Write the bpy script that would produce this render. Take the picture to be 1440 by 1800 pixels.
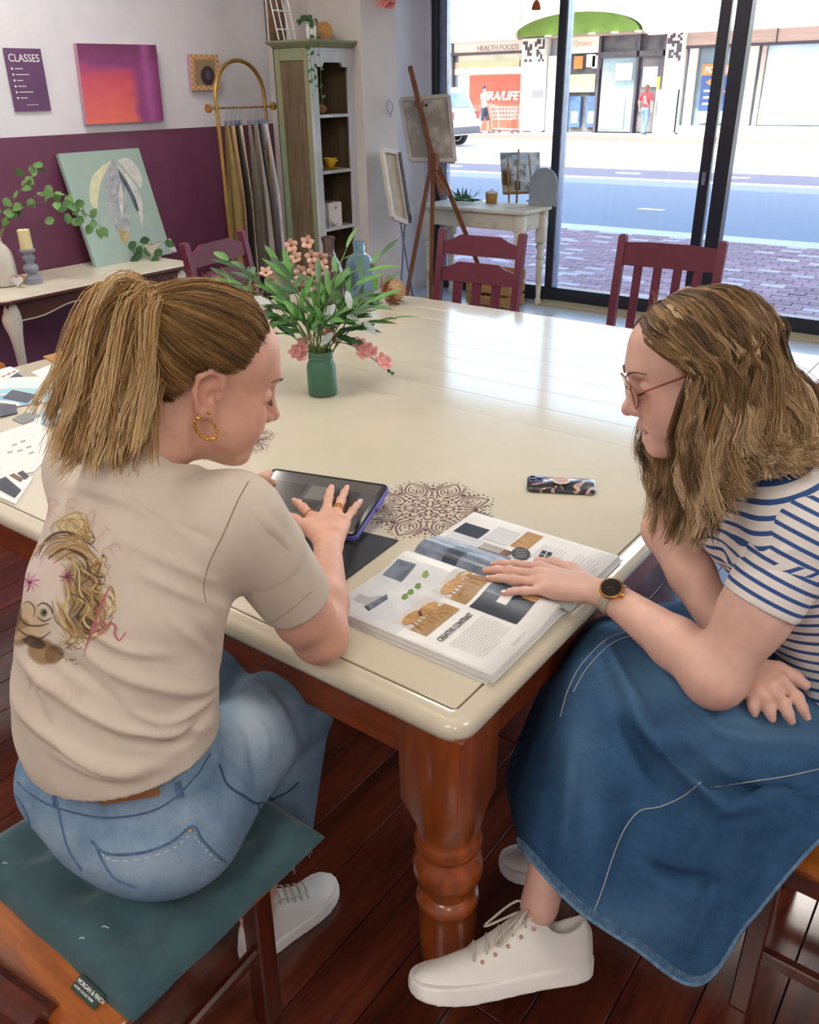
import bpy, bmesh, math, random
import numpy as np
from mathutils import Vector, Matrix
from mathutils.bvhtree import BVHTree
from mathutils.noise import noise as mnoise
for o in list(bpy.data.objects): bpy.data.objects.remove(o)
S = bpy.context.scene
COL = S.collection
# ---------------------------------------------------------------- camera
CF, CPIT, CROL, CYAW, CH = 1485.117, math.radians(26.50572), math.radians(-1.013656), math.radians(-37.109195), 1.62
_F = Vector((math.sin(CYAW)*math.cos(CPIT), math.cos(CYAW)*math.cos(CPIT), -math.sin(CPIT)))
_r = Vector((math.cos(CYAW), -math.sin(CYAW), 0)); _u = _r.cross(_F)
_c, _s = math.cos(CROL), math.sin(CROL)
CR, CU = _r*_c+_u*_s, _u*_c-_r*_s
cd = bpy.data.cameras.new('camera'); cam = bpy.data.objects.new('camera', cd); COL.objects.link(cam)
cd.sensor_fit = 'VERTICAL'; cd.sensor_height = 36.0; cd.sensor_width = 28.8; cd.lens = CF*36/1800
cd.clip_start = 0.02; cd.clip_end = 300
cam.matrix_world = Matrix(((CR.x, CU.x, -_F.x, 0), (CR.y, CU.y, -_F.y, 0), (CR.z, CU.z, -_F.z, CH), (0, 0, 0, 1)))
S.camera = cam
# ---------------------------------------------------------------- world, sun, exposure
W = bpy.data.worlds.new('sky'); S.world = W; W.use_nodes = True
_n = W.node_tree.nodes; _l = W.node_tree.links; _n.clear()
_out = _n.new('ShaderNodeOutputWorld'); _bg = _n.new('ShaderNodeBackground'); _sky = _n.new('ShaderNodeTexSky')
_sky.sky_type = 'NISHITA'; _sky.sun_disc = False; _sky.sun_elevation = math.radians(38); _sky.sun_rotation = math.radians(200)
_sky.air_density = 1.3; _sky.dust_density = 2.0
_bg.inputs['Strength'].default_value = 0.50
_l.new(_sky.outputs[0], _bg.inputs[0]); _l.new(_bg.outputs[0], _out.inputs[0])
_sd = bpy.data.lights.new('sun', 'SUN'); _sd.energy = 3.0; _sd.angle = math.radians(0.6); _sd.color = (1, .95, .86)
_so = bpy.data.objects.new('sun', _sd); COL.objects.link(_so)
_so.rotation_euler = Vector((0.25, 0.75, -0.62)).to_track_quat('-Z', 'Y').to_euler()
S.view_settings.view_transform = 'Standard'; S.view_settings.look = 'None'
S.view_settings.exposure = 0.85; S.view_settings.gamma = 1.0; S.view_settings.use_curve_mapping = False

# ---------------------------------------------------------------- projection helpers (pixel of the 1440x1800 frame -> point)
def ray(x, y):
    return (_F*CF + CR*(x-720) - CU*(y-900)).normalized()
CAM = Vector((0, 0, CH))
def onZ(x, y, z): d = ray(x, y); return CAM + d*((z-CH)/d.z)
def onX(x, y, v): d = ray(x, y); return CAM + d*(v/d.x)
def onY(x, y, v): d = ray(x, y); return CAM + d*(v/d.y)
def onD(x, y, w): return CAM + (_F*CF + CR*(x-720) - CU*(y-900))*(w/CF)

# ---------------------------------------------------------------- materials
MATS = {}
def srgb(c):
    if isinstance(c, str):
        c = c.lstrip('#'); c = tuple(int(c[i:i+2], 16)/255 for i in (0, 2, 4))
    return tuple((x/12.92 if x <= .04045 else ((x+.055)/1.055)**2.4) for x in c[:3])
def newmat(name):
    m = bpy.data.materials.new(name); m.use_nodes = True
    nt = m.node_tree; b = nt.nodes['Principled BSDF']
    MATS[name] = m
    return m, nt, b
def coordnode(nt, kind='Object', scale=(1, 1, 1)):
    tc = nt.nodes.new('ShaderNodeTexCoord'); mp = nt.nodes.new('ShaderNodeMapping')
    mp.inputs['Scale'].default_value = scale
    nt.links.new(tc.outputs[kind], mp.inputs[0]); return mp.outputs[0]
def noisenode(nt, vec, scale, detail=4, rough=.6, dist=0):
    n = nt.nodes.new('ShaderNodeTexNoise'); n.inputs['Scale'].default_value = scale
    n.inputs['Detail'].default_value = detail; n.inputs['Roughness'].default_value = rough
    n.inputs['Distortion'].default_value = dist
    nt.links.new(vec, n.inputs['Vector']); return n.outputs['Fac']
def rampnode(nt, fac, stops, interp='LINEAR'):
    r = nt.nodes.new('ShaderNodeValToRGB'); r.color_ramp.interpolation = interp
    el = r.color_ramp.elements
    while len(el) < len(stops): el.new(.5)
    for e, (p, c) in zip(el, stops): e.position = p; e.color = (*srgb(c), 1)
    nt.links.new(fac, r.inputs[0]); return r.outputs[0]
def mixnode(nt, fac, a, b, mode='MIX'):
    m = nt.nodes.new('ShaderNodeMix'); m.data_type = 'RGBA'; m.blend_type = mode
    for s, v in ((m.inputs[0], fac), (m.inputs[6], a), (m.inputs[7], b)):
        if hasattr(v, 'links'): nt.links.new(v, s)
        elif isinstance(v, (int, float)): s.default_value = v
        else: s.default_value = (*srgb(v), 1)
    return m.outputs[2]
def bumpnode(nt, b, h, strength, dist=.002):
    n = nt.nodes.new('ShaderNodeBump'); n.inputs['Strength'].default_value = strength; n.inputs['Distance'].default_value = dist
    nt.links.new(h, n.inputs['Height']); nt.links.new(n.outputs[0], b.inputs['Normal'])
def M(name, c, rough=.5, metal=0., c2=None, scale=8., stretch=(1, 1, 1), detail=4, lo=.35, hi=.65, bump=0., bscale=None, bdist=.002,
      coat=0., rnd=0., trans=0., sss=0., emit=0., dist=0., spec=None, kind='Object', sheen=0.):
    """procedural surface: colour c flecked with c2, optional relief, varnish and per-object variation"""
    if name in MATS: return MATS[name]
    m, nt, b = newmat(name)
    b.inputs['Roughness'].default_value = rough; b.inputs['Metallic'].default_value = metal
    b.inputs['Coat Weight'].default_value = coat; b.inputs['Coat Roughness'].default_value = .08
    b.inputs['Transmission Weight'].default_value = trans
    if spec is not None: b.inputs['Specular IOR Level'].default_value = spec
    if sheen: b.inputs['Sheen Weight'].default_value = sheen
    if sss:
        b.inputs['Subsurface Weight'].default_value = sss; b.inputs['Subsurface Radius'].default_value = (.012, .005, .003)
        b.inputs['Subsurface Scale'].default_value = .6
    vec = coordnode(nt, kind, stretch)
    f = noisenode(nt, vec, scale, detail, .6, dist)
    col = rampnode(nt, f, [(lo, c), (hi, c2 if c2 is not None else c)])
    if rnd:
        oi = nt.nodes.new('ShaderNodeObjectInfo'); hs = nt.nodes.new('ShaderNodeHueSaturation')
        mr = nt.nodes.new('ShaderNodeMapRange'); mr.inputs[3].default_value = 1-rnd; mr.inputs[4].default_value = 1+rnd
        nt.links.new(oi.outputs['Random'], mr.inputs[0]); nt.links.new(mr.outputs[0], hs.inputs['Value']); nt.links.new(col, hs.inputs['Color'])
        col = hs.outputs[0]
    nt.links.new(col, b.inputs['Base Color'])
    if emit:
        nt.links.new(col, b.inputs['Emission Color']); b.inputs['Emission Strength'].default_value = emit
    if bump:
        h = f if bscale is None else noisenode(nt, vec, bscale, 3)
        bumpnode(nt, b, h, bump, bdist)
    return m
def Mvc(name, attr='Col', rough=.5, spec=None, sss=0., bump=0., bscale=200., bdist=.001, coat=0., vary=0., vscale=30.):
    """surface whose print / pigment comes from a colour attribute"""
    if name in MATS: return MATS[name]
    m, nt, b = newmat(name)
    a = nt.nodes.new('ShaderNodeVertexColor'); a.layer_name = attr
    col = a.outputs[0]; vec = coordnode(nt)
    if vary:
        f = noisenode(nt, vec, vscale, 5, .65); g = rampnode(nt, f, [(.3, (1-vary,)*3), (.7, (1, 1, 1))])
        col = mixnode(nt, 1.0, col, g, 'MULTIPLY')
    nt.links.new(col, b.inputs['Base Color']); b.inputs['Roughness'].default_value = rough; b.inputs['Coat Weight'].default_value = coat
    if spec is not None: b.inputs['Specular IOR Level'].default_value = spec
    if sss:
        b.inputs['Subsurface Weight'].default_value = sss; b.inputs['Subsurface Radius'].default_value = (.012, .005, .003); b.inputs['Subsurface Scale'].default_value = .5
    if bump: bumpnode(nt, b, noisenode(nt, vec, bscale, 3), bump, bdist)
    return m
def glassmat(name, tint=(1, 1, 1), rough=.0, refl=1.0):
    """thin glazing: clear with fresnel reflection"""
    if name in MATS: return MATS[name]
    m = bpy.data.materials.new(name); m.use_nodes = True; nt = m.node_tree; nt.nodes.clear(); MATS[name] = m
    o = nt.nodes.new('ShaderNodeOutputMaterial'); t = nt.nodes.new('ShaderNodeBsdfTransparent'); g = nt.nodes.new('ShaderNodeBsdfGlossy')
    t.inputs[0].default_value = (*tint, 1); g.inputs['Roughness'].default_value = rough
    fr = nt.nodes.new('ShaderNodeFresnel'); fr.inputs[0].default_value = 1.35
    mx = nt.nodes.new('ShaderNodeMixShader'); nt.links.new(fr.outputs[0], mx.inputs[0])
    nt.links.new(t.outputs[0], mx.inputs[1]); nt.links.new(g.outputs[0], mx.inputs[2]); nt.links.new(mx.outputs[0], o.inputs[0])
    return m
def woodmat(name, dark, light, axis='Y', scale=3., rough=.35, coat=0., rnd=0., bump=.05, ring=14.):
    if name in MATS: return MATS[name]
    m, nt, b = newmat(name)
    st = {'X': (.12, 1, 1), 'Y': (1, .12, 1), 'Z': (1, 1, .12)}[axis]
    vec = coordnode(nt, 'Object', st)
    if rnd:
        oi = nt.nodes.new('ShaderNodeObjectInfo'); ad = nt.nodes.new('ShaderNodeVectorMath'); ad.operation = 'MULTIPLY_ADD'
        nt.links.new(oi.outputs['Random'], ad.inputs[0]); ad.inputs[1].default_value = (37, 51, 23); nt.links.new(vec, ad.inputs[2]); vec = ad.outputs[0]
    f = noisenode(nt, vec, scale*2.2, 6, .62, 1.2); g = noisenode(nt, vec, ring*scale, 4, .7, .6)
    col = rampnode(nt, f, [(.28, dark), (.72, light)])
    gg = rampnode(nt, g, [(.3, (.62, .62, .62)), (.62, (1, 1, 1))])
    col = mixnode(nt, .7, col, gg, 'MULTIPLY')
    if rnd:
        hs = nt.nodes.new('ShaderNodeHueSaturation'); mr = nt.nodes.new('ShaderNodeMapRange')
        mr.inputs[3].default_value = 1-rnd; mr.inputs[4].default_value = 1+rnd
        nt.links.new(oi.outputs['Random'], mr.inputs[0]); nt.links.new(mr.outputs[0], hs.inputs['Value']); nt.links.new(col, hs.inputs['Color']); col = hs.outputs[0]
    nt.links.new(col, b.inputs['Base Color']); b.inputs['Roughness'].default_value = rough; b.inputs['Coat Weight'].default_value = coat
    b.inputs['Coat Roughness'].default_value = .1
    bumpnode(nt, b, g, bump, .002)
    return m

# ---------------------------------------------------------------- mesh builder
class MB:
    def __init__(s): s.v = []; s.f = []
    def add(s, v, f):
        n = len(s.v); s.v += [tuple(p) for p in v]; s.f += [tuple(i+n for i in q) for q in f]; return s
    def box(s, c, d, bev=0., rot=None):
        hx, hy, hz = d[0]/2, d[1]/2, d[2]/2; c = Vector(c)
        b = min(bev, hx*.95, hy*.95, hz*.95)
        v = []; f = []
        sg = [(x, y, z) for x in (-1, 1) for y in (-1, 1) for z in (-1, 1)]
        if b <= 0:
            v = [Vector((x*hx, y*hy, z*hz)) for x, y, z in sg]
            f = [(0, 1, 3, 2), (4, 6, 7, 5), (0, 4, 5, 1), (2, 3, 7, 6), (0, 2, 6, 4), (1, 5, 7, 3)]
        else:
            ix = {}
            for (x, y, z) in sg:
                for a in range(3):
                    p = [x*(hx-b), y*(hy-b), z*(hz-b)]; p[a] = (x*hx, y*hy, z*hz)[a]
                    ix[(x, y, z, a)] = len(v); v.append(Vector(p))
            for a in range(3):
                o = [i for i in range(3) if i != a]
                for t in (-1, 1):
                    q = []
                    for s1, s2 in ((-1, -1), (1, -1), (1, 1), (-1, 1)):
                        k = [0, 0, 0]; k[a] = t; k[o[0]] = s1; k[o[1]] = s2; q.append(ix[(*k, a)])
                    f.append(q)
                for s1 in (-1, 1):
                    for s2 in (-1, 1):
                        k1 = [0, 0, 0]; k1[a] = -1; k1[o[0]] = s1; k1[o[1]] = s2; k2 = list(k1); k2[a] = 1
                        f.append((ix[(*k1, o[0])], ix[(*k2, o[0])], ix[(*k2, o[1])], ix[(*k1, o[1])]))
            for k in sg: f.append(tuple(ix[(*k, a)] for a in range(3)))
        if rot is not None:
            R = rot if isinstance(rot, Matrix) else Matrix.Rotation(rot, 3, 'Z')
            v = [R @ p for p in v]
        return s.add([p+c for p in v], f)
    def bar(s, a, b, w, h, bev=0., up=(0, 0, 1)):
        """square bar from a to b, w wide and h high (up decides which is up)"""
        a = Vector(a); b = Vector(b); z = (b-a); L = z.length; z.normalize(); up = Vector(up)
        if abs(z.dot(up)) > .98: up = Vector((0, 1, 0))
        x = up.cross(z).normalized(); y = z.cross(x)
        R = Matrix((x, y, z)).transposed()
        return s.box((a+b)/2, (w, h, L), bev, R)
    def lathe(s, prof, c=(0, 0, 0), n=24, rot=None, cap=True):
        c = Vector(c); v = []; f = []; m = len(prof)
        for r, z in prof:
            for k in range(n):
                t = 2*math.pi*k/n; v.append(Vector((r*math.cos(t), r*math.sin(t), z)))
        for i in range(m-1):
            for k in range(n):
                k2 = (k+1) % n; f.append((i*n+k, i*n+k2, (i+1)*n+k2, (i+1)*n+k))
        if cap:
            f.append(tuple(range(n-1, -1, -1))); f.append(tuple((m-1)*n+k for k in range(n)))
        if rot is not None: v = [rot @ p for p in v]
        return s.add([p+c for p in v], f)
    def cyl(s, a, b, r0, r1=None, n=12):
        a = Vector(a); b = Vector(b); r1 = r0 if r1 is None else r1
        q = (b-a).to_track_quat('Z', 'Y').to_matrix()
        return s.lathe([(r0, 0), (r1, (b-a).length)], a, n, q)
    def tube(s, pts, r, n=8, closed=False, cap=True, flat=1.):
        P = [Vector(p) for p in pts]; m = len(P); v = []; f = []
        R = r if hasattr(r, '__len__') else [r]*m
        prev = None
        for i in range(m):
            if closed: t = (P[(i+1) % m]-P[i-1])
            else: t = P[min(i+1, m-1)]-P[max(i-1, 0)]
            t.normalize()
            if prev is None:
                a = Vector((0, 0, 1)) if abs(t.z) < .9 else Vector((1, 0, 0)); x = a.cross(t).normalized()
            else:
                x = prev-t*prev.dot(t); x.normalize()
            prev = x; y = t.cross(x)
            for k in range(n):
                an = 2*math.pi*k/n; v.append(P[i]+(x*math.cos(an)+y*math.sin(an)*flat)*R[i])
        for i in range(m if closed else m-1):
            j = (i+1) % m
            for k in range(n):
                k2 = (k+1) % n; f.append((i*n+k, i*n+k2, j*n+k2, j*n+k))
        if cap and not closed:
            f.append(tuple(range(n-1, -1, -1))); f.append(tuple((m-1)*n+k for k in range(n)))
        return s.add(v, f)
    def prism(s, poly, h, T=None, bev=0.):
        """2-D outline extruded by h along +z, then placed by matrix T"""
        n = len(poly); v = [Vector((p[0], p[1], 0)) for p in poly]+[Vector((p[0], p[1], h)) for p in poly]
        f = [tuple(range(n-1, -1, -1)), tuple(range(n, 2*n))]+[(k, (k+1) % n, n+(k+1) % n, n+k) for k in range(n)]
        if T is not None: v = [T @ p for p in v]
        return s.add(v, f)
    def grid(s, fn, nu, nv, thick=0.):
        v = [fn(i/nu, j/nv) for j in range(nv+1) for i in range(nu+1)]
        f = [(j*(nu+1)+i, j*(nu+1)+i+1, (j+1)*(nu+1)+i+1, (j+1)*(nu+1)+i) for j in range(nv) for i in range(nu)]
        return s.add(v, f)
    def sphere(s, c, r, nu=16, nv=10, rot=None):
        r = r if hasattr(r, '__len__') else (r, r, r)
        v = [Vector((0, 0, -r[2]))]; f = []
        for j in range(1, nv):
            a = -math.pi/2+math.pi*j/nv
            for i in range(nu):
                t = 2*math.pi*i/nu; v.append(Vector((r[0]*math.cos(a)*math.cos(t), r[1]*math.cos(a)*math.sin(t), r[2]*math.sin(a))))
        v.append(Vector((0, 0, r[2]))); L = len(v)-1
        for i in range(nu):
            i2 = (i+1) % nu; f.append((0, 1+i2, 1+i)); f.append((L, L-nu+i, L-nu+i2))
            for j in range(nv-2): f.append((1+j*nu+i, 1+j*nu+i2, 1+(j+1)*nu+i2, 1+(j+1)*nu+i))
        if rot is not None: v = [rot @ p for p in v]
        return s.add([p+Vector(c) for p in v], f)
def thing(name, label, cat, loc=(0, 0, 0), rz=0., group=None, kind=None):
    o = bpy.data.objects.new(name, None); COL.objects.link(o); o.empty_display_size = .05
    o.location = loc; o.rotation_euler = (0, 0, rz)
    if kind: o['kind'] = kind
    if label: o['label'] = label
    if cat: o['category'] = cat
    if group: o['group'] = group
    return o
def mkmesh(name, mb, mat, smooth=35):
    me = bpy.data.meshes.new(name); me.from_pydata([tuple(p) for p in mb.v], [], [list(q) for q in mb.f])
    mats = mat if isinstance(mat, (list, tuple)) else [mat]
    for m in mats: me.materials.append(MATS[m] if isinstance(m, str) else m)
    if smooth:
        me.polygons.foreach_set('use_smooth', [True]*len(me.polygons)); me.set_sharp_from_angle(angle=math.radians(smooth))
    me.update(); return me
def obj(name, mb, mat, parent=None, label=None, cat=None, group=None, kind=None, smooth=35, world=False, loc=None, rot=None):
    me = mb if isinstance(mb, bpy.types.Mesh) else mkmesh(name, mb, mat, smooth)
    o = bpy.data.objects.new(name, me); COL.objects.link(o)
    if parent is not None:
        o.parent = parent
        if world:
            L = Vector((0, 0, 0)); p = parent
            while p is not None: L += p.location; p = p.parent
            o.location = -L
    if loc is not None: o.location = loc
    if rot is not None: o.rotation_euler = rot
    for k, val in (('label', label), ('category', cat), ('group', group), ('kind', kind)):
        if val: o[k] = val
    return o
def based(name, mb, mat, label, cat, group=None, kind=None, smooth=35):
    """single-mesh thing given in world coordinates; its origin goes to the centre of its base"""
    a = np.array([tuple(p) for p in mb.v]); c = (a.min(0)+a.max(0))/2; c[2] = a[:, 2].min()
    mb.v = [tuple(p-c) for p in a]
    return obj(name, mb, mat, None, label, cat, group, kind, smooth, loc=tuple(c))
def copytree(o, parent=None, **kw):
    c = o.copy(); COL.objects.link(c); c.parent = parent
    for k, v in kw.items(): c[k] = v
    for ch in list(o.children):
        d = ch.copy(); COL.objects.link(d); d.parent = c
        for g in list(ch.children):
            e = g.copy(); COL.objects.link(e); e.parent = d
    return c
def text(name, s, size, mat, parent, T, extrude=.0005, align='LEFT', label=None, bold=0., spacing=1., shear=0., xs=1.):
    """flat lettering as a mesh: built from the font outline, placed by matrix T (in the parent's frame)"""
    cu = bpy.data.curves.new(name, 'FONT'); cu.body = s; cu.size = size; cu.extrude = extrude; cu.align_x = align; cu.offset = bold
    cu.space_character = spacing; cu.shear = shear; cu.resolution_u = 3
    t = bpy.data.objects.new(name, cu); COL.objects.link(t)
    dg = bpy.context.evaluated_depsgraph_get(); me = bpy.data.meshes.new_from_object(t.evaluated_get(dg))
    bpy.data.objects.remove(t); bpy.data.curves.remove(cu)
    me.transform(T @ Matrix.Diagonal((xs, 1, 1, 1))); me.materials.clear(); me.materials.append(MATS[mat] if isinstance(mat, str) else mat)
    me.name = name
    o = bpy.data.objects.new(name, me); COL.objects.link(o); o.parent = parent
    if label: o['label'] = label
    return o
def frame(o, x, y):
    """4x4 matrix with origin o and the given x / y directions"""
    x = Vector(x).normalized(); y = Vector(y); y = (y-x*y.dot(x)).normalized(); z = x.cross(y)
    return Matrix(((x.x, y.x, z.x, o[0]), (x.y, y.y, z.y, o[1]), (x.z, y.z, z.z, o[2]), (0, 0, 0, 1)))
def spline(pts, n=8):
    """Catmull-Rom through points (any dimension)"""
    P = np.array([tuple(p) for p in pts], float); P = np.vstack([2*P[0]-P[1], P, 2*P[-1]-P[-2]]); out = []
    for i in range(1, len(P)-2):
        for k in range(n):
            t = k/n; a, b, c, d = P[i-1:i+3]
            out.append(.5*((2*b)+(-a+c)*t+(2*a-5*b+4*c-d)*t*t+(-a+3*b-3*c+d)*t**3))
    out.append(P[-2]); return [Vector(p) if len(p) == 3 else p for p in out]
random.seed(7); np.random.seed(7)
# ================================================================= materials of the place
M('wall_white', '#e6e4ea', .7, c2='#dcdbe3', scale=2.5, bump=.08, bscale=90)
M('nib_shade_roof_grey', '#cfc8c4', .7, c2='#c6bfbb', scale=2.5, bump=.08, bscale=90)  # nib wall's shade, on the side away from the window, put into grey
M('dado_purple', '#79445f', .42, c2='#6c3a54', scale=1.6, bump=.05, bscale=70)
M('ceiling_white', '#efece6', .8, c2='#e8e4dc', scale=3)
woodmat('floor_wood', '#34120c', '#763624', 'Y', 2.4, .22, coat=.55, rnd=.22, bump=.03)
M('floor_gap', '#120606', .8)
M('frame_black', '#1d212c', .35, c2='#232838', scale=30, spec=.6)
M('alu', '#9aa6bd', .3, .6, c2='#8894ad', scale=20)
glassmat('window_glass', (.97, .985, 1))
M('mat_tan', '#b5ab8f', .95, c2='#9e9478', scale=160, bump=.8, bscale=300)
M('floor_glare', '#c3ccd6', .25, c2='#b6c0cc', scale=7)  # window glare on the dark glossy floor, put into a pale colour
M('lamp_white', '#fff9f0', .5, emit=12.5)
M('lamp_body', '#f2f0ec', .5, c2='#e9e6e0')
# ================================================================= the room
XL, XR, YB, YW, ZC = -4.65, 2.9, -2.9, 6.5, 3.05
def struct(name, mb, mat, label, smooth=35): return obj(name, mb, mat, None, label, None, None, 'structure', smooth)
fl = struct('floor', MB().box(((XL+XR)/2, (YB+YW)/2, -.09), (XR-XL, YW-YB, .14)), 'floor_gap', 'dark red-brown varnished timber floor boards')
PW = .131
rng = random.Random(3)
pm = {}
nrow = int((XR-XL)/PW)
for i in range(nrow):
    y = YB+.01; first = True
    while y < 5.75:
        L = rng.choice((1.8, 2.4, 3.0)) if not first else rng.choice((1.2, 2.0, 2.7)); first = False
        L = min(L, 5.8-y)
        if 5.8-y-L < .4: L = 5.8-y
        k = round(L, 2)
        if k not in pm: pm[k] = mkmesh('plank', MB().box((0, 0, 0), (PW-.0025, L-.003, .02), .0012), 'floor_wood', 0)
        o = obj('plank', pm[k], None, fl, loc=(XL+PW*(i+.5), y+L/2, -.01)); y += L
struct('floor_glare_strip', MB().box(((XL+XR)/2, 6.14, -.005), (XR-XL, .67, .02), .002), 'floor_glare', 'floor strip along the shopfront window, window glare put into its pale blue-grey')
w = struct('wall_left', MB().box((XL-.1, (YB+YW)/2, ZC/2), (.2, YW-YB, ZC)), 'wall_white', 'white wall with a plum lower half behind the console table')
obj('painted_dado', MB().box((XL+.002, (YB+4.64)/2, .715), (.006, 4.64-YB, 1.43)), 'dado_purple', w, label='plum painted lower wall band', smooth=0)
struct('wall_nib', MB().box((-4.235, 4.82, ZC/2), (.83, .36, ZC), .004), 'nib_shade_roof_grey', 'short nib wall, shade put into its grey-white colour, standing behind the weathered cabinet')
struct('wall_back', MB().box(((XL+XR)/2, YB-.1, ZC/2), (XR-XL+.4, .2, ZC)), 'wall_white', 'white back wall of the shop')
struct('wall_right', MB().box((XR+.1, (YB+YW)/2, ZC/2), (.2, YW-YB, ZC)), 'wall_white', 'white right wall of the shop')
struct('ceiling', MB().box(((XL+XR)/2, (YB+YW)/2, ZC+.1), (XR-XL+.4, YW-YB+.4, .2)), 'ceiling_white', 'white shop ceiling')
struct('baseboard_left', MB().box((XL+.012, 5.75, .06), (.02, 1.4, .12), .004), 'wall_white', 'white skirting beside the window', 30)
# ceiling panels, out of view; those by the left wall added to brighten it
lp = None
for k, (lx, ly) in enumerate(((-3.75, 2.55), (-3.75, .5), (-1.6, 1.9), (1.3, 1.2), (-2.6, -1.2), (-.4, -1.3), (1.6, 3.8), (-.4, 4.6), (1.4, -1.6))):
    t = thing('ceiling_light', 'ceiling light panel', 'ceiling light', (lx, ly, ZC-.035), 0, 'ceiling light panels')
    t['label'] = 'square white ceiling light panel '+('above the console table, put there to brighten the left wall', 'near the left wall behind the camera, added to brighten the wall', 'above the big cream table', 'near the right wall level with the chairs', 'at the back of the shop on the left', 'behind the camera', 'above the floor right of the window chairs', 'just inside the sliding door', 'in the back right corner of the shop')[k]
    obj('frame', MB().box((0, 0, .02), (.64, .64, .03), .004), 'lamp_body', t); obj('diffuser', MB().box((0, 0, -.003), (.58, .58, .012), .003), 'lamp_white', t)
# shopfront
def wx(px, py=0, y=YW-.02): return onY(px, py, y).x
w1 = thing('window_1', 'tall shopfront window with black aluminium frames and clear panes', None, (0, YW, 0), 0, None, 'structure')
ZT = 2.62
def fr(name, x0, x1, z0, z1, y0, y1, m='frame_black'):
    return obj(name, MB().box(((x0+x1)/2, (y0+y1)/2, (z0+z1)/2), (x1-x0, y1-y0, z1-z0), .004), m, w1, world=True)
fr('bottom_rail', XL, XR, 0, .125, YW-.04, YW+.05); fr('top_rail', XL, XR, ZT-.1, ZT, YW-.04, YW+.05)
xa = wx(759.7); fr('jamb', xa, xa+.05, .125, ZT-.1, YW-.03, YW+.04); fr('jamb', xa+.05, xa+.14, .125, ZT-.1, YW+.005, YW+.05, 'alu')
obj('pier', MB().box(((XL+xa)/2, YW, ZC/2), (xa-XL, .1, ZC)), 'wall_white', w1, world=True)
x1 = wx(987.5); fr('mullion', x1, x1+.062, .125, ZT-.1, YW-.05, YW+.05); fr('mullion', x1+.062, x1+.075, .125, ZT-.1, YW-.045, YW+.05, 'alu')  # pale side strip: bluish light on the mullion put into its colour
x2 = wx(1268); fr('door_stile', x2, x2+.075, .125, ZT-.1, YW-.02, YW+.04)
x3 = wx(1299); fr('door_stile', x3, x3+.1, .125, ZT-.1, YW-.05, YW+.05)
obj('door_lock', MB().box((x2+.04, YW-.026, 1.02), (.028, .014, .09), .004), 'alu', w1, world=True)
fr('mullion', .9, .96, .125, ZT-.1, YW-.05, YW+.05)
for a, b in ((xa+.14, x1), (x1+.075, x2), (x3+.1, .9), (.96, XR)):
    obj('pane', MB().box(((a+b)/2, YW, (ZT+.02)/2), (b-a, .006, ZT-.22)), 'window_glass', w1, world=True, smooth=0)
obj('pane', MB().box(((x2+.075+x3)/2, YW+.02, (ZT+.02)/2), (x3-x2-.075, .006, ZT-.22)), 'window_glass', w1, world=True, smooth=0)
struct('trim_1', MB().box(((x1+XR)/2, YW-.13, .012), (XR-x1, .17, .024), .003), 'mat_tan', 'tan coir strip along the foot of the shopfront frame')
struct('wall_front_top', MB().box((-4, YW, 5.55), (60, .3, 5.86), 0), 'wall_white', 'upper storey of the shop above the window')
struct('wall_front_left', MB().box((XL-12.2, YW, 1.25), (24, .3, 2.75), 0), 'wall_white', 'neighbouring shopfront wall left of the window')
struct('wall_front_right', MB().box((XR+10.2, YW, 1.25), (20, .3, 2.75), 0), 'wall_white', 'neighbouring shopfront wall right of the window')
struct('roof', MB().box((-1, 1.5, 3.6), (14, 9.8, .5), 0), 'nib_shade_roof_grey', 'flat roof over the shop')

# ================================================================= street
G = -.05
M('paver_brick', '#8f6f78', .8, c2='#a98d92', scale=26, rnd=.22, bump=.3, bscale=120)
M('paver_pale', '#b7aab0', .8, c2='#c9bfc4', scale=26, rnd=.15, bump=.3, bscale=120)
M('paver_bed', '#7d7078', .9, c2='#6f646c', scale=40)
M('concrete', '#c9c8c6', .8, c2='#bcbbb9', scale=12, bump=.2, bscale=160)
M('asphalt', '#7f8894', .85, c2='#6f7884', scale=120, bump=.5, bscale=300, lo=.3, hi=.7)
M('asphalt_dark', '#6d6a78', .85, c2='#5d5a68', scale=100, bump=.4, bscale=300)
M('road_paint', '#f4f4f0', .7, c2='#e6e6e2', scale=40)
M('path_pale', '#e9e4da', .8, c2='#dcd6ca', scale=3)
M('path_red', '#c98a7a', .8, c2='#bb7a6a', scale=6)
struct('road', MB().box((-10, 14.6, G-.19), (90, 7.6, .2)), 'asphalt', 'blue-grey asphalt road in front of the shop')
struct('parking_strip', MB().box((-10, 19.4, G-.185), (90, 2.0, .2)), 'asphalt_dark', 'darker purple-grey parking strip across the road')
struct('opposite_footpath', MB().box((-10, 30.2, G-.1), (90, 19.6, .2)), 'path_pale', 'sunlit pale footpath on the far side of the road')
struct('footpath_band', MB().box((-10, 31, G-.095), (90, 3.2, .2)), 'path_red', 'red paved band in the far footpath')
struct('kerb', MB().box((-10, 10.85, G-.1), (90, .45, .2), .015), 'concrete', 'pale concrete kerb along the near footpath')
ln = struct('road_line', MB().box((-10, 18.2, G-.084), (90, .32, .006)), 'road_paint', 'white painted edge line on the road', 0)
for k in range(7):
    obj('road_dash', MB().box((-15.5+k*2.4, 19.4, G-.079), (.55, .16, .012)), 'road_paint', ln, smooth=0)
for k in range(5):
    obj('road_dash', MB().box((-8.5+k*3.1, 13.4+.25*k, G-.083), (.42, .14, .006)), 'road_paint', ln, smooth=0)
fp = struct('footpath', MB().box((-10, 8.63, G-.135), (90, 3.98, .2)), 'paver_bed', 'brick paved footpath in front of the shop window')
BL, BW = .232, .116
rows = int(3.95/BW); cand = []
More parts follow.
